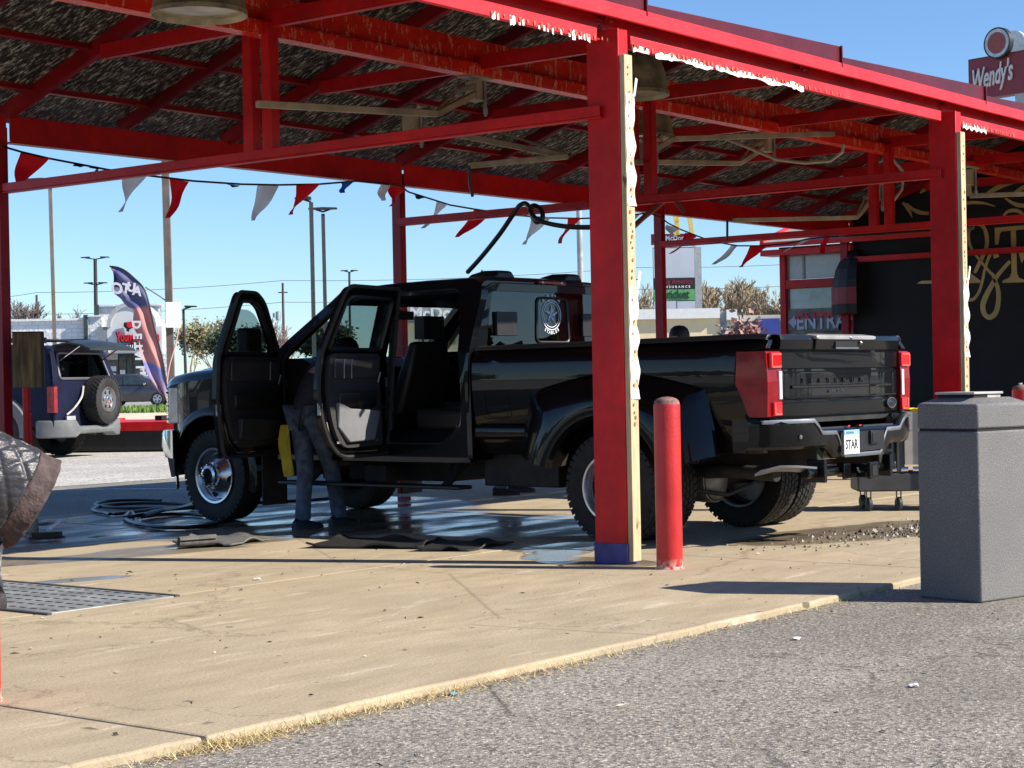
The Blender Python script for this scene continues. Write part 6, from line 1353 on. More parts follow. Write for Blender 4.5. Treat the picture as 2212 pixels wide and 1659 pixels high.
# low platform with a red edge
a, b = G(60, 976), G(372, 972); d_ = (b-a).normalized(); nrm = V((-d_.y, d_.x, 0)); nrm = nrm if nrm.dot(fd) > 0 else -nrm; b = b+d_*5; a = a-d_*1.5
pf = thing('low_platform', 'long low black platform with a red edge across the asphalt', 'platform', a.lerp(b, .5))
zt = UPX(912, 34.6, 270); zm_ = UPX(931, 34.6, 270)
mb = MB(); mb.prism([a, b, b+nrm*2.4, a+nrm*2.4], (0, 0, zm_)); obj('base', mb, mat('platform_black', (.012, .012, .013), .7, var=.3), pf, pf)
mb = MB(); o_ = -nrm*.04; mb.prism([a+o_+V((0, 0, zm_)), b+o_+V((0, 0, zm_)), b+nrm*2.44+V((0, 0, zm_)), a+nrm*2.44+V((0, 0, zm_))], (0, 0, zt-zm_)); obj('red_edge', mb, M['red'], pf, pf, bevel=.01)
mb = MB(); p = DD(363, 901, 36); mb.box(V((p.x, p.y, zt+.05)), (.5, .2, .09)); obj('cleat', mb, M['dark'], pf, pf); mb = MB(); p = DD(257, 906, 36); mb.box(V((p.x, p.y, zt+.03)), (.2, .15, .06)); obj('red_block', mb, M['redb'], pf, pf)
# ---------------------------------------------------------------- white insurance shop
DI = 125.
def fp(x, y, d=DI): return far((x-1106)/CF*d, d, UPX(y, d, x))
def fbox(mb, x0, x1, y0, y1, d0, d1):   # camera-facing block from photo rows/columns, front at d0, back at d1
    l0, l1 = (x0-1106)/CF*d0, (x1-1106)/CF*d0; z0 = UPX(y1, d0, (x0+x1)/2) if y1 is not None else .2; z1 = UPX(y0, d0, (x0+x1)/2)
    q = d1/d0
    return mb.hexa([far(l0, d0, z0), far(l1, d0, z0), far(l1*q, d1, z0), far(l0*q, d1, z0), far(l0, d0, z1), far(l1, d0, z1), far(l1*q, d1, z1), far(l0*q, d1, z1)])
ins = thing('insurance_shop', 'white block insurance shop with an arched entrance gable across the road', 'shop', far(-27, DI, .2))
blk, n_, p_ = base('split_white_block'); v_ = coords(n_, world=True); f_ = noise(n_, v_, 1.3, 4, .6); br = N(n_, 'ShaderNodeTexBrick'); br.inputs['Scale'].default_value = .9; n_.links.new(coords(n_, (1, 1, 1), (R(90), 0, 0), world=True), br.inputs['Vector']); br.inputs['Color1'].default_value = (.84, .84, .83, 1); br.inputs['Color2'].default_value = (.80, .80, .79, 1); br.inputs['Mortar'].default_value = (.6, .6, .6, 1)
n_.links.new(mixc(n_, ramp(n_, f_, [(.35, .25), (.6, 0.)]), br.outputs[0], (.55, .57, .60)), p_.inputs['Base Color']); p_.inputs['Roughness'].default_value = .8; bump(n_, p_, noise(n_, v_, 4, 4), .8, .08)
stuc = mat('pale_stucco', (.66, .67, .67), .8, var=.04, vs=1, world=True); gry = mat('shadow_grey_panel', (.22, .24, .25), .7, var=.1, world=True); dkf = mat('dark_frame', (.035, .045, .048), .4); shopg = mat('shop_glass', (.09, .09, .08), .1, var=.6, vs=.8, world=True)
I_ = lambda nm, mb, m, p=None, **k: obj(nm, mb, m, p or ins, ins, **k)
mb = MB(); fbox(mb, -60, 189, 694, None, DI, DI+18); fbox(mb, 193, 222, 683, None, DI-.3, DI+18); fbox(mb, 212, 352, 660, None, DI+.6, DI+18); fbox(mb, 345, 372, 688, None, DI-.1, DI+18); I_('wall', mb, blk)
mb = MB(); fbox(mb, -60, 187, 689, 694, DI-.2, DI+.5); fbox(mb, 192, 224, 681, 684, DI-.5, DI+.5); fbox(mb, 210, 356, 657, 661, DI+.4, DI+2); I_('parapet_cap', mb, mat('cap_white', (.8, .8, .79), .6))
mb = MB(); fbox(mb, 183, 192.5, 680, 872, DI-.45, DI-.2); fbox(mb, 207, 217, 658, 681, DI-.1, DI+.4); I_('downpipe', mb, mat('downpipe', (.05, .065, .07), .5))
mb = MB(); fbox(mb, 213, 352, 706, 762, DI-2.4, DI-.1); ent = I_('entrance_canopy', mb, stuc)
mb = MB(); fbox(mb, 212.5, 234, 706, 779, DI-2.45, DI-2.3); I_('shaded_return', mb, gry, ent)  # dark side of the entrance box, its shade put into the grey
# semicircular gable
cg = far((287-1106)/CF*(DI-2.4), DI-2.4, UPX(706, DI-2.4, 287)); rg = 52/CF*(DI-2.4); k = 30
mb = MB(); mb.prism([cg+rd*rg*math.cos(math.pi*i/k)+V((0, 0, rg*math.sin(math.pi*i/k))) for i in range(k+1)], fd*2.3); I_('arched_gable', mb, stuc, ent)
mb = MB(); mb.loft([[cg-fd*.12+(rd*math.cos(math.pi*i/k)+V((0, 0, math.sin(math.pi*i/k))))*r_+fd*q for r_, q in ((rg*1.03, 0), (rg*1.03, 2.3), (rg*.86, 2.3), (rg*.86, 0))] for i in range(k+1)]); I_('arch_moulding', mb, mat('moulding_grey', (.42, .44, .45), .7), ent)
mb = MB(); fbox(mb, 235, 352, 754, 761, DI-2.55, DI-2.4); I_('fascia_trim', mb, M['white'], ent)
txr = mat('sign_red', (.70, .012, .03), .4); txw = mat('sign_white', (.85, .85, .85), .5); txk = mat('sign_black', (.015, .015, .018), .5)
zs = UPX(737, DI-2.4, 280)
text('red_sign', 'Young America', .92, txk, ent, far((252.5-1106)/CF*(DI-2.52), DI-2.5, zs-.05), rd, (0, 0, 1), .1, width=.50, world=ins, bold=.045)
text('red_sign', 'Young America', .92, txr, ent, far((254.5-1106)/CF*(DI-2.52), DI-2.6, zs), rd, (0, 0, 1), .1, width=.50, world=ins, bold=.02)
mb = MB(); fbox(mb, 252, 338, 742.5, 755, DI-2.62, DI-2.5); pil = I_('sign_pill', mb, txk, ent, bevel=.12)
text('white_sign', 'INSURANCE', .30, txw, pil, far((258-1106)/CF*(DI-2.6), DI-2.68, UPX(752, DI-2.6, 280)), rd, (0, 0, 1), .05, world=ins, space=1.7, bold=.01)
mb = MB(); c = far((280-1106)/CF*(DI-2.5), DI-2.55, UPX(706, DI-2.5, 280)); mb.prism([c+rd*x*.36+V((0, 0, z*.36)) for x, z in ((-.75, .8), (.6, .95), (.85, -.2), (.2, -.5), (.1, -1.0), (-.35, -.75), (-.3, -.4), (-.85, .1))], fd*-.08); lg = I_('state_logo', mb, txk, ent, smooth=False)
mb = MB(); mb.prism([c-fd*.09+rd*(x*.34+.05)+V((0, 0, z*.34+.05)) for x, z in ((-.35, .75), (.6, .85), (.8, -.2), (.15, -.35), (-.3, -.1))], fd*-.05); I_('logo_face', mb, txr, lg, smooth=False)
mb = MB(); fbox(mb, 236, 345, 764, 872, DI-.5, DI-.3); sf = I_('shopfront', mb, dkf)
for x0, x1 in ((237, 256), (259, 273), (276, 287), (290, 306), (310, 340)):
    mb = MB(); fbox(mb, x0, x1, 770, 868, DI-.56, DI-.5); I_('shop_window', mb, shopg, sf)
for x0, x1, y0, y1 in ((237, 252, 791, 802), (239, 251, 806, 818), (260, 271, 799, 808), (303, 313, 793, 800), (303, 316, 803, 812), (318, 330, 800, 812)):
    mb = MB(); fbox(mb, x0, x1, y0, y1, DI-.6, DI-.57); I_('poster', mb, mat('poster_pale', (.75, .72, .70), .6), sf)
mb = MB(); fbox(mb, 235, 256, 764, 777, DI-.65, DI-.5); I_('small_sign', mb, mat('small_sign_grey', (.40, .44, .42), .5), sf)
mb = MB(); fbox(mb, 140, 181, 765, 780, DI-.3, DI-.1); fbox(mb, 150, 181, 785, 872, DI-.25, DI-.1); I_('side_window', mb, shopg)
# ---------------------------------------------------------------- cars
def car(name, lab, cat, loc, rz, paint, st, tops, glass, wheels, group=None, hw=.92, wr=.35):
    """generic estate body: st = lower body stations (x, halfwidth, z bottom, z belt), tops = greenhouse stations (x, halfwidth at roof, z)"""
    t = thing(name, lab, cat, loc, rz, group); mb = MB(); rings = []
    for x, w_, z0, z1 in st:
        half = [(w_*.90, z0), (w_*.98, z0+.12), (w_, (z0+z1)*.5), (w_*.985, z1-.10), (w_*.93, z1)]
        rings.append([V((x, y, z)) for y, z in half]+[V((x, -y, z)) for y, z in reversed(half)])
    mb.loft(rings); obj('body', mb, paint, t, bevel=.02, ang=45)
    mb = MB(); rings = []
    for x, wr_, zr, wb, zb in tops:
        rings.append([V((x, wb, zb)), V((x, (wb+wr_)/2+.02, (zb+zr)/2)), V((x, wr_, zr-.05)), V((x, wr_*.85, zr)), V((x, -wr_*.85, zr)), V((x, -wr_, zr-.05)), V((x, -(wb+wr_)/2-.02, (zb+zr)/2)), V((x, -wb, zb))])
    mb.loft(rings); obj('roof', mb, paint, t, ang=45)
    for s in (1, -1):
        for pts in glass:
            mb = MB(); mb.prism([V((x, s*y, z)) for x, y, z in pts], (0, s*.012, 0)); obj('window', mb, M['carglass'], t, smooth=False)
        for x in wheels:
            mb = MB(); mb.lathe([(wr+.055, -.02), (wr+.05, .015), (.001, .016)], (x, s*(hw-.03), wr), (0, s, 0), 28); obj('arch', mb, M['dark'], t)
            mb = MB(); mb.lathe([(wr*.62, -.1), (wr*.68, .02), (wr*.95, .02), (wr, -.02), (wr, -.2), (.001, -.2)], (x, s*(hw+.01), wr), (0, s, 0), 28); wo = obj('tyre', mb, M['rubber'], t)
            mb = MB(); mb.lathe([(wr*.66, .012), (wr*.62, .018), (wr*.5, 0), (wr*.2, .01), (.001, .02)], (x, s*(hw+.01), wr), (0, s, 0), 28)
            obj('rim', mb, M['alloy'], wo); mb = MB()
            for k in range(5):
                a = 2*math.pi*k/5+.3; mb.lathe([(.001, .024), (wr*.13, .022)], (x+math.cos(a)*wr*.40, s*(hw+.01), wr+math.sin(a)*wr*.40), (0, s, 0), 8)
            obj('rim_gap', mb, M['dark'], wo)
    return t
M['carglass'] = mat('car_glass', (.035, .045, .05), .05, var=.3, vs=3, coat=1)
gp = far((298-1106)/CF*96, 96, .235); greyp = mat('grey_metallic', (.075, .070, .075), .28, .5, var=.08, coat=1)
crv = car('crossover', 'grey crossover car parked in front of the insurance shop', 'car', gp, math.atan2(_R.y, _R.x)+R(-6), greyp,
    [(-2.22, .80, .38, .95), (-2.1, .90, .28, 1.05), (-1.2, .92, .24, 1.07), (.0, .92, .24, 1.04), (.9, .92, .24, 1.02), (1.3, .90, .24, .99), (1.9, .86, .28, .88), (2.2, .72, .36, .74), (2.27, .62, .42, .66)],
    [(-2.12, .55, 1.20, .84, 1.0), (-1.85, .62, 1.55, .86, 1.0), (-1.3, .64, 1.64, .86, 1.0), (-.4, .64, 1.67, .86, 1.0), (.25, .62, 1.62, .86, 1.0), (.7, .60, 1.40, .86, 1.0), (1.25, .66, 1.04, .82, .99)],
    [[(-1.95, .80, 1.22), (-1.62, .71, 1.50), (-.62, .68, 1.55), (-.58, .86, 1.10), (-1.6, .86, 1.12)], [(-.52, .86, 1.10), (-.54, .69, 1.55), (.12, .69, 1.54), (.72, .80, 1.24), (.90, .87, 1.09)]], (-1.32, 1.32), hw=.91)
mb = MB(); mb.prism([V((.42, .58, 1.52)), V((1.2, .62, 1.08)), V((1.2, -.62, 1.08)), V((.42, -.58, 1.52))], (.02, 0, .02)); obj('windscreen', mb, M['carglass'], crv)
mb = MB(); mb.box((.68, -1.02, 1.13), (.12, .2, .14)); obj('door_mirror', mb, M['chrome'], crv, bevel=.03); mb = MB(); mb.box((2.02, -.72, .80), (.4, .12, .13)); obj('headlight', mb, M['lensw'], crv, bevel=.03)
mb = MB(); mb.box((-2.02, -.80, 1.0), (.12, .14, .34)); obj('tail_light', mb, M['lensd'], crv, bevel=.03)
# dark blue SUV, tailgate glass up, spare wheel on the back
SC = 1.13; hd = (-rd*.945+fd*.327).normalized(); rzS = math.atan2(hd.y, hd.x); dS = 31.6
c0 = far((112-1106)/CF*dS, dS, 0); lf_ = V((-hd.y, hd.x, 0)); o0 = c0-lf_*.93*SC; o0.z = -.03
su = thing('suv', 'dark blue SUV with raised rear glass and a spare wheel on its back door', 'suv', o0, rzS); su.matrix_basis = Matrix.Translation(o0) @ Matrix.Rotation(rzS, 4, 'Z') @ Matrix.Scale(SC, 4)
bluep = mat('dark_blue_paint', (.008, .010, .030), .5, .0, var=.2, vs=3, spec=.2); gpl = mat('grey_bumper', (.14, .145, .145), .55, var=.12, vs=6)
S_ = lambda nm, mb, m, p=None, **k: obj(nm, mb, m, p or su, **k)
so_ = rounded([(0, .50), (.0, 1.25), (.10, 1.62), (.22, 1.76), (1.2, 1.80), (2.3, 1.74), (3.0, 1.18), (4.2, 1.05), (4.35, .55)], .08); sw = rounded([(.22, 1.28), (.32, 1.62), (1.05, 1.66), (1.1, 1.28)], .06); sw2 = rounded([(1.2, 1.28), (1.2, 1.67), (2.2, 1.62), (2.75, 1.24)], .06)
for s in (1, -1):
    f_ = lambda x, z, o_=0: V((x, s*(.90-(max(0, z-1.22))*.28-o_), z))
    S_('side_panel', panel2d(so_, [sw, sw2], lambda x, z: f_(x, z), lambda x, z: f_(x, z, .05), [('v', 1.22)]), bluep, bevel=.01)
    for w_ in (sw, sw2): S_('side_window', panel2d(w_, [], lambda x, z: f_(x, z, .02), lambda x, z: f_(x, z, .03)), M['privacy'])
    mb = MB(); mb.loft([[V((.98+math.cos(a)*r_, s*y, .40+math.sin(a)*r_)) for r_, y in ((.40, .90), (.41, .97), (.56, .97), (.60, .90))] for a in [R(-8+196*i/20) for i in range(21)]]); S_('wheel_flare', mb, gpl)
    for x in (.98, 3.55):
        ty = tyre_mesh(.40, .27, .22, 30); ty.v = [p+V((x, s*.80, .40)) for p in ty.v]; w_o = S_('tyre', ty, M['rubber']); mb = MB(); mb.lathe([(.225, .10), (.20, .05), (.1, .07), (.001, .08)], (x, s*.80, .40), (0, s, 0), 24); S_('rim', mb, M['alloy'], w_o)
ro = rounded([(-.90, .50), (-.90, 1.22), (-.76, 1.72), (.76, 1.72), (.90, 1.22), (.90, .50)], [.02, .02, .1, .1, .02, .02]); rh = rounded([(-.72, 1.24), (-.62, 1.64), (.62, 1.64), (.72, 1.24)], .07)
rx2 = lambda z: 0 if z < 1.25 else (z-1.25)*.30
S_('back_door', panel2d(ro, [rh], lambda y, z: V((rx2(z), y, z)), lambda y, z: V((rx2(z)+.06, y, z)), [('v', 1.25)]), bluep, bevel=.01)
mb = MB(); mb.tube([V((rx2(z)-.005, y, z)) for y, z in rh], .022, 6, closed=True); S_('window_seal', mb, mat('seal_grey', (.12, .12, .13), .4))
mb = MB(); mb.loft([[V((x, y, 1.70+.07*(1-(y/.8)**2)-(max(0, x-2.0))*.1)) for y in (-.76, -.5, 0, .5, .76)]+[V((x, y, 1.66)) for y in (.76, -.76)] for x in (.12, .5, 1.5, 2.3)]); S_('roof', mb, bluep)
mb = MB(); mb.loft([[V((4.2, y, z)) for y, z in ((-.85, .5), (.85, .5), (.85, 1.04), (-.85, 1.04))], [V((3.0, y, z)) for y, z in ((-.88, .5), (.88, .5), (.88, 1.16), (-.88, 1.16))]]); S_('bonnet', mb, bluep)
mb = MB(); mb.bx((.1, -.86, .45), (4.1, .86, .62)); mb.bx((1.3, -.8, .6), (1.5, .8, 1.35)); mb.bx((2.9, -.85, .6), (3.0, .85, 1.2)); S_('floor', mb, M['dark'])
gl2 = [(.16, 1.76), (-.12, 1.80), (-.36, 1.76), (-.52, 1.69)]
mb = MB(); mb.loft([[V((x, y, z+.05*(1-(y/.7)**2))) for y in (-.66, -.35, 0, .35, .66)]+[V((x, y, z-.02)) for y in (.66, 0, -.66)] for x, z in gl2]); S_('raised_glass', mb, mat('hatch_glass', (.02, .023, .02), .35))
mb = MB(); mb.tube([(.1, .6, 1.5), (-.3, .6, 1.74)], .012, 6); mb.tube([(.1, -.6, 1.5), (-.3, -.6, 1.74)], .012, 6); S_('strut', mb, M['chrome'])
ty = tyre_mesh(.385, .26, .20, 34, shoulder=.05); ty.v = [V((-.17, 0, 0))+V((p.y*-1, p.x-.22, p.z+.90)) for p in ty.v]; spw = S_('spare_wheel', ty, M['rubber'])
mb = MB(); mb.lathe([(.205, .11), (.19, .135), (.165, .09), (.08, .10), (.07, .12), (.001, .12)], (-.17, -.22, .90), (-1, 0, 0), 32); S_('rim', mb, mat('spare_rim', (.36, .36, .35), .35, .8), spw)
mb = MB()
for k in range(6):
    a = 2*math.pi*k/6; mb.lathe([(.001, .001), (.03, 0)], (-.268, -.22+math.cos(a)*.125, .90+math.sin(a)*.125), (-1, 0, 0), 10)
S_('rim_hole', mb, M['dark'], spw); mb = MB(); mb.lathe([(.05, .12), (.045, .15), (.001, .155)], (-.17, -.22, .90), (-1, 0, 0), 16); S_('hub', mb, M['chrome'], spw)
mb = MB(); rings = []
for k in range(21):
    y = -.95+1.9*k/20; x = -.20+.30*max(0, (abs(y)-.62)/.33)**2; lo = .33 if abs(y) > .55 else .38; hi = .60 if abs(y) > .55 else .50
    rings.append([V((x+.2, y, hi)), V((x, y, hi)), V((x-.02, y, (hi+lo)/2)), V((x, y, lo)), V((x+.2, y, lo))])
mb.loft(rings); S_('rear_bumper', mb, gpl, ang=35, bevel=.02)
for s in (1, -1):
    mb = MB(); mb.loft([[V((-.012, s*.80, z)), V((-.02, s*.90, z)), V((.04, s*.915, z)), V((.10, s*.912, z))] for z in (.72, .84, 1.0, 1.12)], closed=False); S_('tail_lamp', mb, mat('suv_lamp', (.26, .012, .018), .3, coat=.3, var=.3, vs=12), fixn=False)
mb = MB(); mb.bx((-.06, .38, .56), (-.03, .62, .66)); S_('number_plate', mb, mat('plate_grey', (.4, .42, .42), .5))
mb = MB(); mb.tube(smoothp([V((-.03, .10, 1.12)), V((-.06, .20, .95)), V((-.05, .40, .78)), V((-.03, .58, .68))], 4), .016, 6); S_('strap', mb, mat('strap_pale', (.5, .48, .45), .7))
mb = MB()
for y in (-.6, .6): mb.tube([(.3, y, 1.86), (2.0, y, 1.88)], .025, 8)
for x in (.4, 1.1, 1.9): mb.tube([(x, -.6, 1.85), (x, .6, 1.85)], .02, 8); mb.tube([(x, .6, 1.75), (x, .6, 1.88)], .02, 6)
S_('roof_rack', mb, M['black_plastic'])
mb = MB()
for x in (1.45,):
    for y in (-.4, .4): mb.bx((x-.12, y-.22, .6), (x+.02, y+.22, 1.25)); mb.bx((x-.10, y-.12, 1.28), (x, y+.12, 1.46))
S_('seat', mb, M['leather'], bevel=.04)
P_ = lambda x, y, z: su.matrix_basis @ V((x, y, z))
hp = P_(.55, -.12, 1.40); hb_ = P_(.6, -.12, 0)
figure('person sitting inside the rear opening of the blue SUV', P_(1.0, -.02, .62), P_(1.0, -.26, .62), P_(.62, -.12, .72), P_(.60, -.12, 1.02), P_(.58, -.12, 1.22), hp, P_(.5, .42, 1.48), P_(.8, -.35, .85), P_(.6, .30, 1.15), P_(.75, -.38, 1.0), P_(.98, -.02, .82), P_(.98, -.26, .82), (-hd.x, -hd.y, 0), mat('black_shirt', (.012, .012, .013), .9), denim, shoem)
# ---------------------------------------------------------------- burger place, pylon sign, high sign, shed
DB = 88.
bb = thing('burger_restaurant', 'cream restaurant with a white fascia behind the truck bed', 'restaurant', far(5, DB, 0))
B_ = lambda nm, mb, m, p=None, **k: obj(nm, mb, m, p or bb, bb, **k)
crm = mat('cream_wall', (.86, .68, .42), .8, var=.05, vs=.8, world=True); whf = mat('white_fascia', (.80, .79, .76), .6, var=.04, world=True)
mb = MB(); fbox(mb, 862, 1592, 690, None, DB, DB+15); B_('wall', mb, crm)
mb = MB(); fbox(mb, 1150, 1558, 669, 690.5, DB-.25, DB+15); fbox(mb, 1572, 1595, 668.5, 690.5, DB-.25, DB+15); B_('fascia', mb, whf)
mb = MB(); fbox(mb, 1558.2, 1571.8, 672, None, DB-.1, DB+2); B_('pillar', mb, mat('slate_pillar', (.24, .27, .30), .6))
mb = MB(); fbox(mb, 862, 1149, 655, 692, DB-.5, DB+15); fa = B_('sign_band', mb, mat('grey_band', (.33, .34, .35), .6, var=.1, world=True))
text('white_letters', "McDonald's", .80, txw, fa, far((888-1106)/CF*(DB-.5), DB-.6, UPX(688, DB-.5, 950)), rd, (0, 0, 1), .08, world=bb, bold=.025)
mb = MB(); fbox(mb, 905, 985, 700, 745, DB-.3, DB-.05); B_('window', mb, shopg); mb = MB(); fbox(mb, 955, 1000, 775, 792, DB-.4, DB-.1); B_('menu_panel', mb, M['white'])
mb = MB(); fbox(mb, 1000, 1130, 720, 800, DB-.3, DB-.05); B_('window', mb, shopg)
mb = MB(); mb.prism([fp(1592, 690, DB-.1)+V((0, 0, 0)), fp(1596, 690, DB-.1), fp(1596, 721, DB-.1), fp(1592, 721, DB-.1)], fd*.5); B_('corner_trim', mb, whf)
DP = 110.
pyl = thing('pylon_sign', 'tall pylon sign stacking restaurant arches, insurance and green phone shop panels', 'pylon sign', far((1512-1106)/CF*DP, DP, 0))
Y_ = lambda nm, mb, m, p=None, **k: obj(nm, mb, m, p or pyl, pyl, **k)
mb = MB(); fbox(mb, 1505.5, 1520, 533, None, DP, DP+.5); fbox(mb, 1480, 1493, 694, None, DP+.1, DP+.4); fbox(mb, 1416, 1424, 694, None, DP+.1, DP+.4); Y_('post', mb, mat('pylon_grey', (.36, .38, .38), .5, var=.1))
mb = MB(); fbox(mb, 1415, 1506, 534, 696, DP+.02, DP+.42); cab = Y_('cabinet', mb, mat('cabinet_edge', (.10, .12, .13), .5))
facew = mat('sign_panel_white', (.50, .53, .58), .5, var=.06, vs=.6, world=True)  # plain bluish white of the sign panels
for x0, x1, y0, y1 in ((1416, 1505, 536, 600), (1416, 1464, 650.5, 671), (1466, 1505, 650.5, 670), (1416, 1464, 673.5, 695), (1466, 1505, 672.5, 694)):
    mb = MB(); fbox(mb, x0, x1, y0, y1, DP-.03, DP+.02); Y_('panel', mb, facew, cab)
mb = MB(); fbox(mb, 1416, 1505, 601, 624, DP-.03, DP+.02); pn = Y_('dark_panel', mb, txk, cab)
ez = V((0, 0, 1)); tx = lambda nm, s, size, m, p, x, y, w_=1., sp=1., bo=0.: text(nm, s, size, m, p, far((x-1106)/CF*(DP-.05), DP-.06, UPX(y, DP, x)), rd+ez*.004, ez, .03, width=w_, world=pyl, space=sp, bold=bo)
tx('red_lettering', 'Young America', .42, mat('dull_red_letter', (.22, .02, .025), .5), pn, 1417, 614.5, .88, bo=.01); tx('white_lettering', 'INSURANCE', .19, txw, pn, 1437, 622.5, 1., 1.75, .006)
mb = MB(); fbox(mb, 1416, 1505, 625, 649, DP-.03, DP+.02); gpn = Y_('green_panel', mb, mat('panel_green', (.12, .36, .12), .5), cab); tx('dark_lettering', 'cricket', .72, mat('dark_green_letter', (.015, .05, .03), .5), gpn, 1434, 645, .82, bo=.012)
mb = MB(); fbox(mb, 1412, 1502, 505, 528, DP-.03, DP+.3); rp = Y_('red_panel', mb, mat('panel_red', (.22, .012, .03), .5), pyl); tx('white_lettering', "McDonald's", .40, txw, rp, 1443, 519.5, .95, bo=.008)
yel = mat('arch_yellow', (.74, .52, .10), .45, var=.08)
mb = MB()
for cxp in (1452, 1482):
    pts = [far((cxp+x-1106)/CF*DP, DP, UPX(y, DP, cxp)) for x, y in ((-15.5, 508), (-14, 480), (-11.5, 455), (-7, 438), (0, 431), (7, 438), (11.5, 455), (15, 480), (18.5, 508))]
    mb.ribbon(smoothp(pts, 4), .24, fd, -fd*.28)
Y_('arches', mb, yel)
mb = MB(); fbox(mb, 1499, 1508, 506, 534, DP, DP+.3); Y_('bracket', mb, poleg)
# high burger sign at the right edge
sd_ = (rd*math.cos(R(-50))+fd*math.sin(R(-50))).normalized()   # along the face, nearer to the right
DW = 70.; q0 = DD(2093, 130, DW); sgn = thing('high_sign', 'dark red high sign with white script lettering at the top right corner', 'high sign', V((q0.x, q0.y, 0))+sd_*2.2)
nf = V((sd_.y, -sd_.x, 0)); nf = nf if nf.dot(fd) < 0 else -nf
zt_, zb_ = q0.z, q0.z-1.55; mb = MB()
mb.prism([q0, q0+sd_*4.6, q0+sd_*4.6-ez*1.55, q0-ez*1.55], -nf*.5); sf_ = obj('cabinet', mb, mat('burger_red', (.19, .018, .03), .5, var=.08), sgn, sgn)
mb = MB(); mb.prism([q0+nf*.02+ez*.02, q0+nf*.02+sd_*4.62+ez*.02, q0+nf*.02+sd_*4.62-ez*.01, q0+nf*.02-ez*.01], -nf*.5); mb.prism([q0-sd_*.03+ez*.02, q0+ez*.02, q0-ez*1.57, q0-sd_*.03-ez*1.57], -nf*.5); obj('edge', mb, M['black_plastic'], sf_, sgn)
text('lettering', "Wendy's", 1.12, mat('sign_script_white', (.60, .56, .56), .6), sf_, q0+nf*.05+sd_*.12-ez*1.22, sd_+ez*.13, ez+sd_*.06, .06, width=.47, world=sgn, bold=.022, shear=.12)
cd_ = q0+sd_*1.42+ez*.42; rr_ = .56
mb = MB(); mb.lathe([(.001, 0), (rr_, 0), (rr_, .22), (.001, .22)], cd_+nf*.0, nf, 40); dsc = obj('medallion', mb, mat('medallion_pale', (.42, .50, .54), .5), sgn, sgn)
mb = MB(); mb.lathe([(rr_*.95, .22), (rr_*1.0, .25), (rr_*1.05, .22), (rr_*1.05, -.02), (rr_*.95, -.02)], cd_, nf, 40); obj('rim', mb, M['black_plastic'], dsc, sgn)
mb = MB(); mb.lathe([(.001, .225), (rr_*.72, .225), (rr_*.72, .235), (.001, .235)], cd_, nf, 36); obj('plain_centre', mb, mat('medallion_red', (.24, .05, .045), .5), dsc, sgn)
mb = MB(); c2 = cd_-nf*.75+sd_*.05; mb.lathe([(.001, 0), (rr_, 0), (rr_, .12), (.001, .12)], c2, -nf, 36); obj('medallion', mb, mat('medallion_back', (.75, .78, .76), .5), sgn, sgn)
mb = MB(); pb_ = q0+sd_*2.2; mb.beam(V((pb_.x, pb_.y, 0))-nf*.25, pb_-nf*.25-ez*1.0, .4, .4, sd_); obj('post', mb, poleg, sgn, sgn)
DSh = 95.
sh = thing('grey_shed', 'low grey building with a blue panel left of the office window', 'building', far((1660-1106)/CF*DSh, DSh, 0))
mb = MB(); fbox(mb, 1592, 1760, 692, None, DSh, DSh+8); obj('wall', mb, mat('grey_siding', (.33, .32, .30), .7, var=.1, vs=.6, world=True), sh, sh)
mb = MB(); fbox(mb, 1590, 1762, 680, 692.5, DSh-.4, DSh+8); obj('roof', mb, mat('shed_roof', (.45, .43, .39), .7, var=.1, vs=.6, world=True), sh, sh)
mb = MB(); fbox(mb, 1634, 1687, 688, 735, DSh-.5, DSh-.41); obj('blue_panel', mb, mat('panel_blue', (.02, .04, .24), .5, var=.1, world=True), sh, sh)
# ---------------------------------------------------------------- utility poles and wires
wd = mat('pole_wood', (.09, .075, .06), .8, var=.2)
up = []
for x, yt, d, lab, cross in ((83, 637, 190, 'wooden utility pole among the bare trees at far left', False), (615, 611, 190, 'wooden utility pole with a transformer above the truck windscreen', True), (1372, 583, 190, 'wooden utility pole just right of the near post rag', True)):
    t_ = far((x-1106)/CF*d, d, UPX(yt, d, x)); b_ = V((t_.x, t_.y, .2)); t = thing('utility_pole', lab, 'utility pole', b_, 0, 'utility poles along the far road')
    mb = MB(); mb.tube([b_, t_], [.17, .12], 8); obj('pole', mb, wd, t, t)
    mb = MB(); mb.beam(t_-rd*(.5 if cross else .2)-ez*1.0, t_+rd*(.5 if cross else .2)-ez*1.0, .1, .12); obj('crossarm', mb, wd, t, t)
    if cross: mb = MB(); mb.lathe([(.001, 0), (.25, 0), (.27, .3), (.25, .9), (.001, 1.0)], t_-rd*.55-ez*(3.9 if x < 1000 else 3.4), n=12); mb.lathe([(.1, 0), (.1, .5)], t_-rd*1.0-ez*3.6, n=8); obj('transformer', mb, poleg, t, t)
    up.append(t_)
ends = [far((-60-1106)/CF*190, 190, UPX(655, 190, -60))]+up+[far((1900-1106)/CF*190, 190, UPX(563, 190, 1900))]
for j, dz in enumerate((.25, -2.0)):
    for a, b in zip(ends, ends[1:]):
        mb = MB(); n = 24; sag = (b-a).length*.012
        mb.tube([a.lerp(b, i/n)+ez*(dz-sag*4*(i/n)*(1-i/n)) for i in range(n+1)], .026, 4, cap=False)
        tag(obj('power_line', mb, mat('wire_grey', (.13, .14, .16), .6)), ('upper' if j == 0 else 'lower')+' overhead power line spanning '+{0: 'left of the far left utility pole', 1: 'from the far left pole to the transformer pole', 2: 'from the transformer pole to the pole by the rag', 3: 'from the pole by the rag to the office'}[ends.index(a)], 'power line', 'overhead power lines')
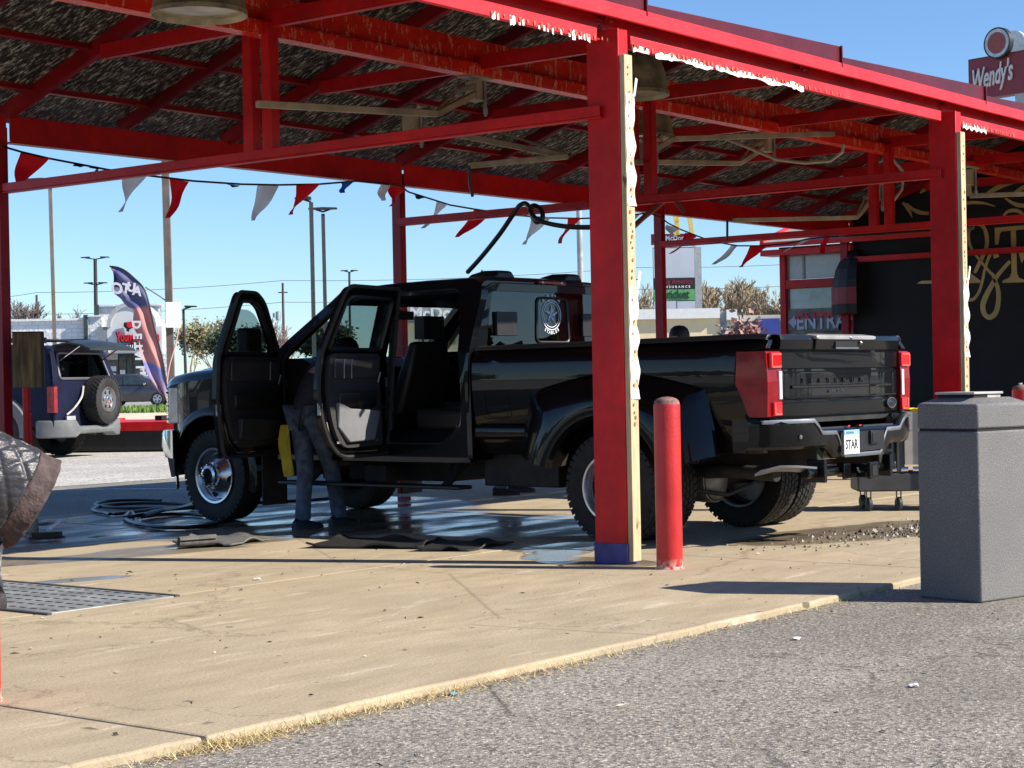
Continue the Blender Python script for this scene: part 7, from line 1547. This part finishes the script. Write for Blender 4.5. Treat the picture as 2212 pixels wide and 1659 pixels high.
# ---------------------------------------------------------------- trees
def bare_tree(lab, x, ytop, d, seed, m, wide=.5, fine=900, trunk_m=None, leaf=None, nleaf=0, rmin=.022):
    rs = random.Random(seed); b = far((x-1106)/CF*d, d, .2); H = UPX(ytop, d, x)-.2
    t = thing('tree', lab, 'tree', b, 0, 'trees along the horizon'); tm = MB(); cm = MB(); tips = []; cnt = [0]
    def grow(p, dr, L, r_, lev):
        if cnt[0] > fine: return
        n = 3; pts = [p]; d0 = dr
        for i in range(n):
            d0 = (d0+V((rs.uniform(-.22, .22), rs.uniform(-.22, .22), rs.uniform(-.05, .16)))).normalized(); pts.append(pts[-1]+d0*L/n)
        mbb = tm if lev < 2 else cm; rr = [max(rmin, r_*(1-.45*i/n)) for i in range(n+1)]
        mbb.tube(pts, rr, 6 if lev < 2 else 3, cap=False); cnt[0] += 1; tips.append(pts[-1])
        if lev >= 6 or L < H*.03: return
        k = rs.choice((3, 4, 4)) if lev < 4 else rs.choice((2, 3, 3))
        for _ in range(k):
            s = rs.uniform(.45, 1.); q = pts[0].lerp(pts[-1], s); a = rs.uniform(0, 6.28); sp_ = rs.uniform(.3, .85)*wide*1.6
            nd = (d0+V((math.cos(a)*sp_, math.sin(a)*sp_, rs.uniform(-.05, .35)))).normalized(); grow(q, nd, L*rs.uniform(.58, .78), r_*.55, lev+1)
    ns = rs.choice((1, 2)); 
    for _ in range(ns): grow(b+V((rs.uniform(-.4, .4), rs.uniform(-.4, .4), 0)), V((rs.uniform(-.1, .1), rs.uniform(-.1, .1), 1)).normalized(), H*.36, H*.020, 0)
    zmax = max(p.z for p in tips); k = H/(zmax-b.z)
    for q in (tm, cm): q.v = [V((b.x+(p.x-b.x)*max(1, k*.9), b.y+(p.y-b.y)*max(1, k*.9), b.z+(p.z-b.z)*k)) for p in q.v]
    obj('trunk', tm, trunk_m or m, t, t)
    if nleaf:
        base_v = [p for p in cm.v]
        for i in range(nleaf):
            p = rs.choice(base_v)+V((rs.gauss(0, .35), rs.gauss(0, .35), rs.gauss(0, .3))); s = rs.uniform(.07, .2); u = V((rs.gauss(0, 1), rs.gauss(0, 1), rs.gauss(0, 1))).normalized(); v = u.orthogonal().normalized()
            cm.add([p-u*s, p+v*s*.7, p+u*s, p-v*s*.7], [(0, 1, 2, 3)], 1)
    obj('crown', cm, [m, leaf or m], t, t, smooth=False, fixn=False); return t
bgry = mat('bare_bark_grey', (.15, .125, .115), .9, var=.2, world=True); btan = mat('bare_bark_tan', (.34, .27, .175), .9, var=.2, world=True); bpnk = mat('bare_bark_pinkish', (.27, .20, .18), .9, var=.2, world=True)
lol = leafmat('olive_buds', (.13, .13, .04), (.26, .24, .10), .8); ldg = leafmat('dark_evergreen_leaves', (.012, .025, .012), (.05, .075, .028), .7); lrd = leafmat('red_buds', (.25, .10, .09), (.42, .24, .20), .8)
bare_tree('bare grey tree behind the left end of the white shop', 45, 650, 185, 1, bgry, .7, 800); bare_tree('bare grey tree whose twigs show over the shop parapet left of the tan pole', 95, 640, 175, 2, bgry, .75, 900); bare_tree('low bare tree over the shop parapet right of the tan pole', 150, 655, 180, 3, bgry, .7, 800)
bare_tree('olive tree in early leaf right of the brown pole', 418, 690, 150, 4, btan, .6, 700, None, lol, 1300); bare_tree('taller bare topped tree between the brown pole and the open front door', 450, 682, 165, 5, bgry, .6, 900, None, lol, 900)
for i, (x, y) in enumerate(((486, 722), (515, 712), (545, 716))): bare_tree(('dark evergreen seen low through the front door window at its left', 'dark evergreen seen through the middle of the front door window', 'dark evergreen seen through the right of the front door window')[i], x, y, 140, 20+i, bgry, .7, 500, None, ldg, 4200)
bare_tree('pinkish bare tree left of the transformer pole', 588, 688, 170, 6, bpnk, .6, 900); bare_tree('pinkish bare tree just right of the transformer pole', 632, 700, 172, 7, bpnk, .6, 800); bare_tree('bare tree low over the truck bonnet line', 560, 700, 175, 8, bpnk, .6, 700); bare_tree('bare tree peeping beside the windscreen pillar', 672, 705, 175, 16, bpnk, .6, 500)
bare_tree('dark evergreen seen through the windscreen', 760, 700, 150, 30, bgry, .7, 400, None, ldg, 3800); bare_tree('second dark evergreen beyond the windscreen', 700, 705, 150, 31, bgry, .7, 400, None, ldg, 3600); bare_tree('olive tree beyond the far cab window', 880, 655, 120, 32, btan, .6, 400, None, lol, 2800)
bare_tree('small bare tree between the near post and the pylon sign', 1385, 612, 150, 9, btan, .55, 900); bare_tree('bare tree partly behind the farther red post', 1352, 618, 152, 19, btan, .5, 700)
for i, (x, y, s) in enumerate(((1545, 600, 10), (1578, 596, 11), (1612, 604, 12), (1650, 612, 13), (1682, 622, 14), (1528, 612, 15))): bare_tree(('dense tan bare tree close right of the pylon sign', 'highest tan bare tree right of the pylon sign', 'tan bare tree in the middle of the right hand clump', 'tan bare tree above the blue panel', 'tan bare tree touching the office frame', 'tan bare tree half behind the pylon pole')[i], x, y, 150-i*2, s, btan, .62, 1300, rmin=.028)
bare_tree('small shrub with reddish buds before the blue panel', 1665, 700, 70, 40, bpnk, .8, 300, None, lrd, 700)
# wooded edge all round the lot outside the frame (what the paint and glass mirror)
mb = MB(); rs = random.Random(77)
for i in range(150):
    a = CA+R(rs.uniform(26, 334)); dd = rs.uniform(70, 105); c = V((math.cos(a)*dd, math.sin(a)*dd, 0)); h = rs.uniform(3.5, 7.6); w_ = rs.uniform(2, 4.0)
    mb.tube([c, c+V((0, 0, h*.6))], [.25, .12], 5)
    for k in range(170):
        u = V((rs.gauss(0, 1), rs.gauss(0, 1), rs.gauss(0, .9))); u = u.normalized()*rs.uniform(.4, 1)
        p = c+V((u.x*w_, u.y*w_, h*.62+u.z*h*.38)); s = rs.uniform(.3, .8); q = V((rs.gauss(0, 1), rs.gauss(0, 1), rs.gauss(0, 1))).normalized(); v = q.orthogonal().normalized()
        mb.add([p-q*s, p+v*s, p+q*s, p-v*s], [(0, 1, 2, 3)])
tag(obj('woodland', mb, leafmat('woodland_leaves', (.018, .03, .012), (.07, .08, .035), .8), smooth=False, fixn=False), kind='stuff')
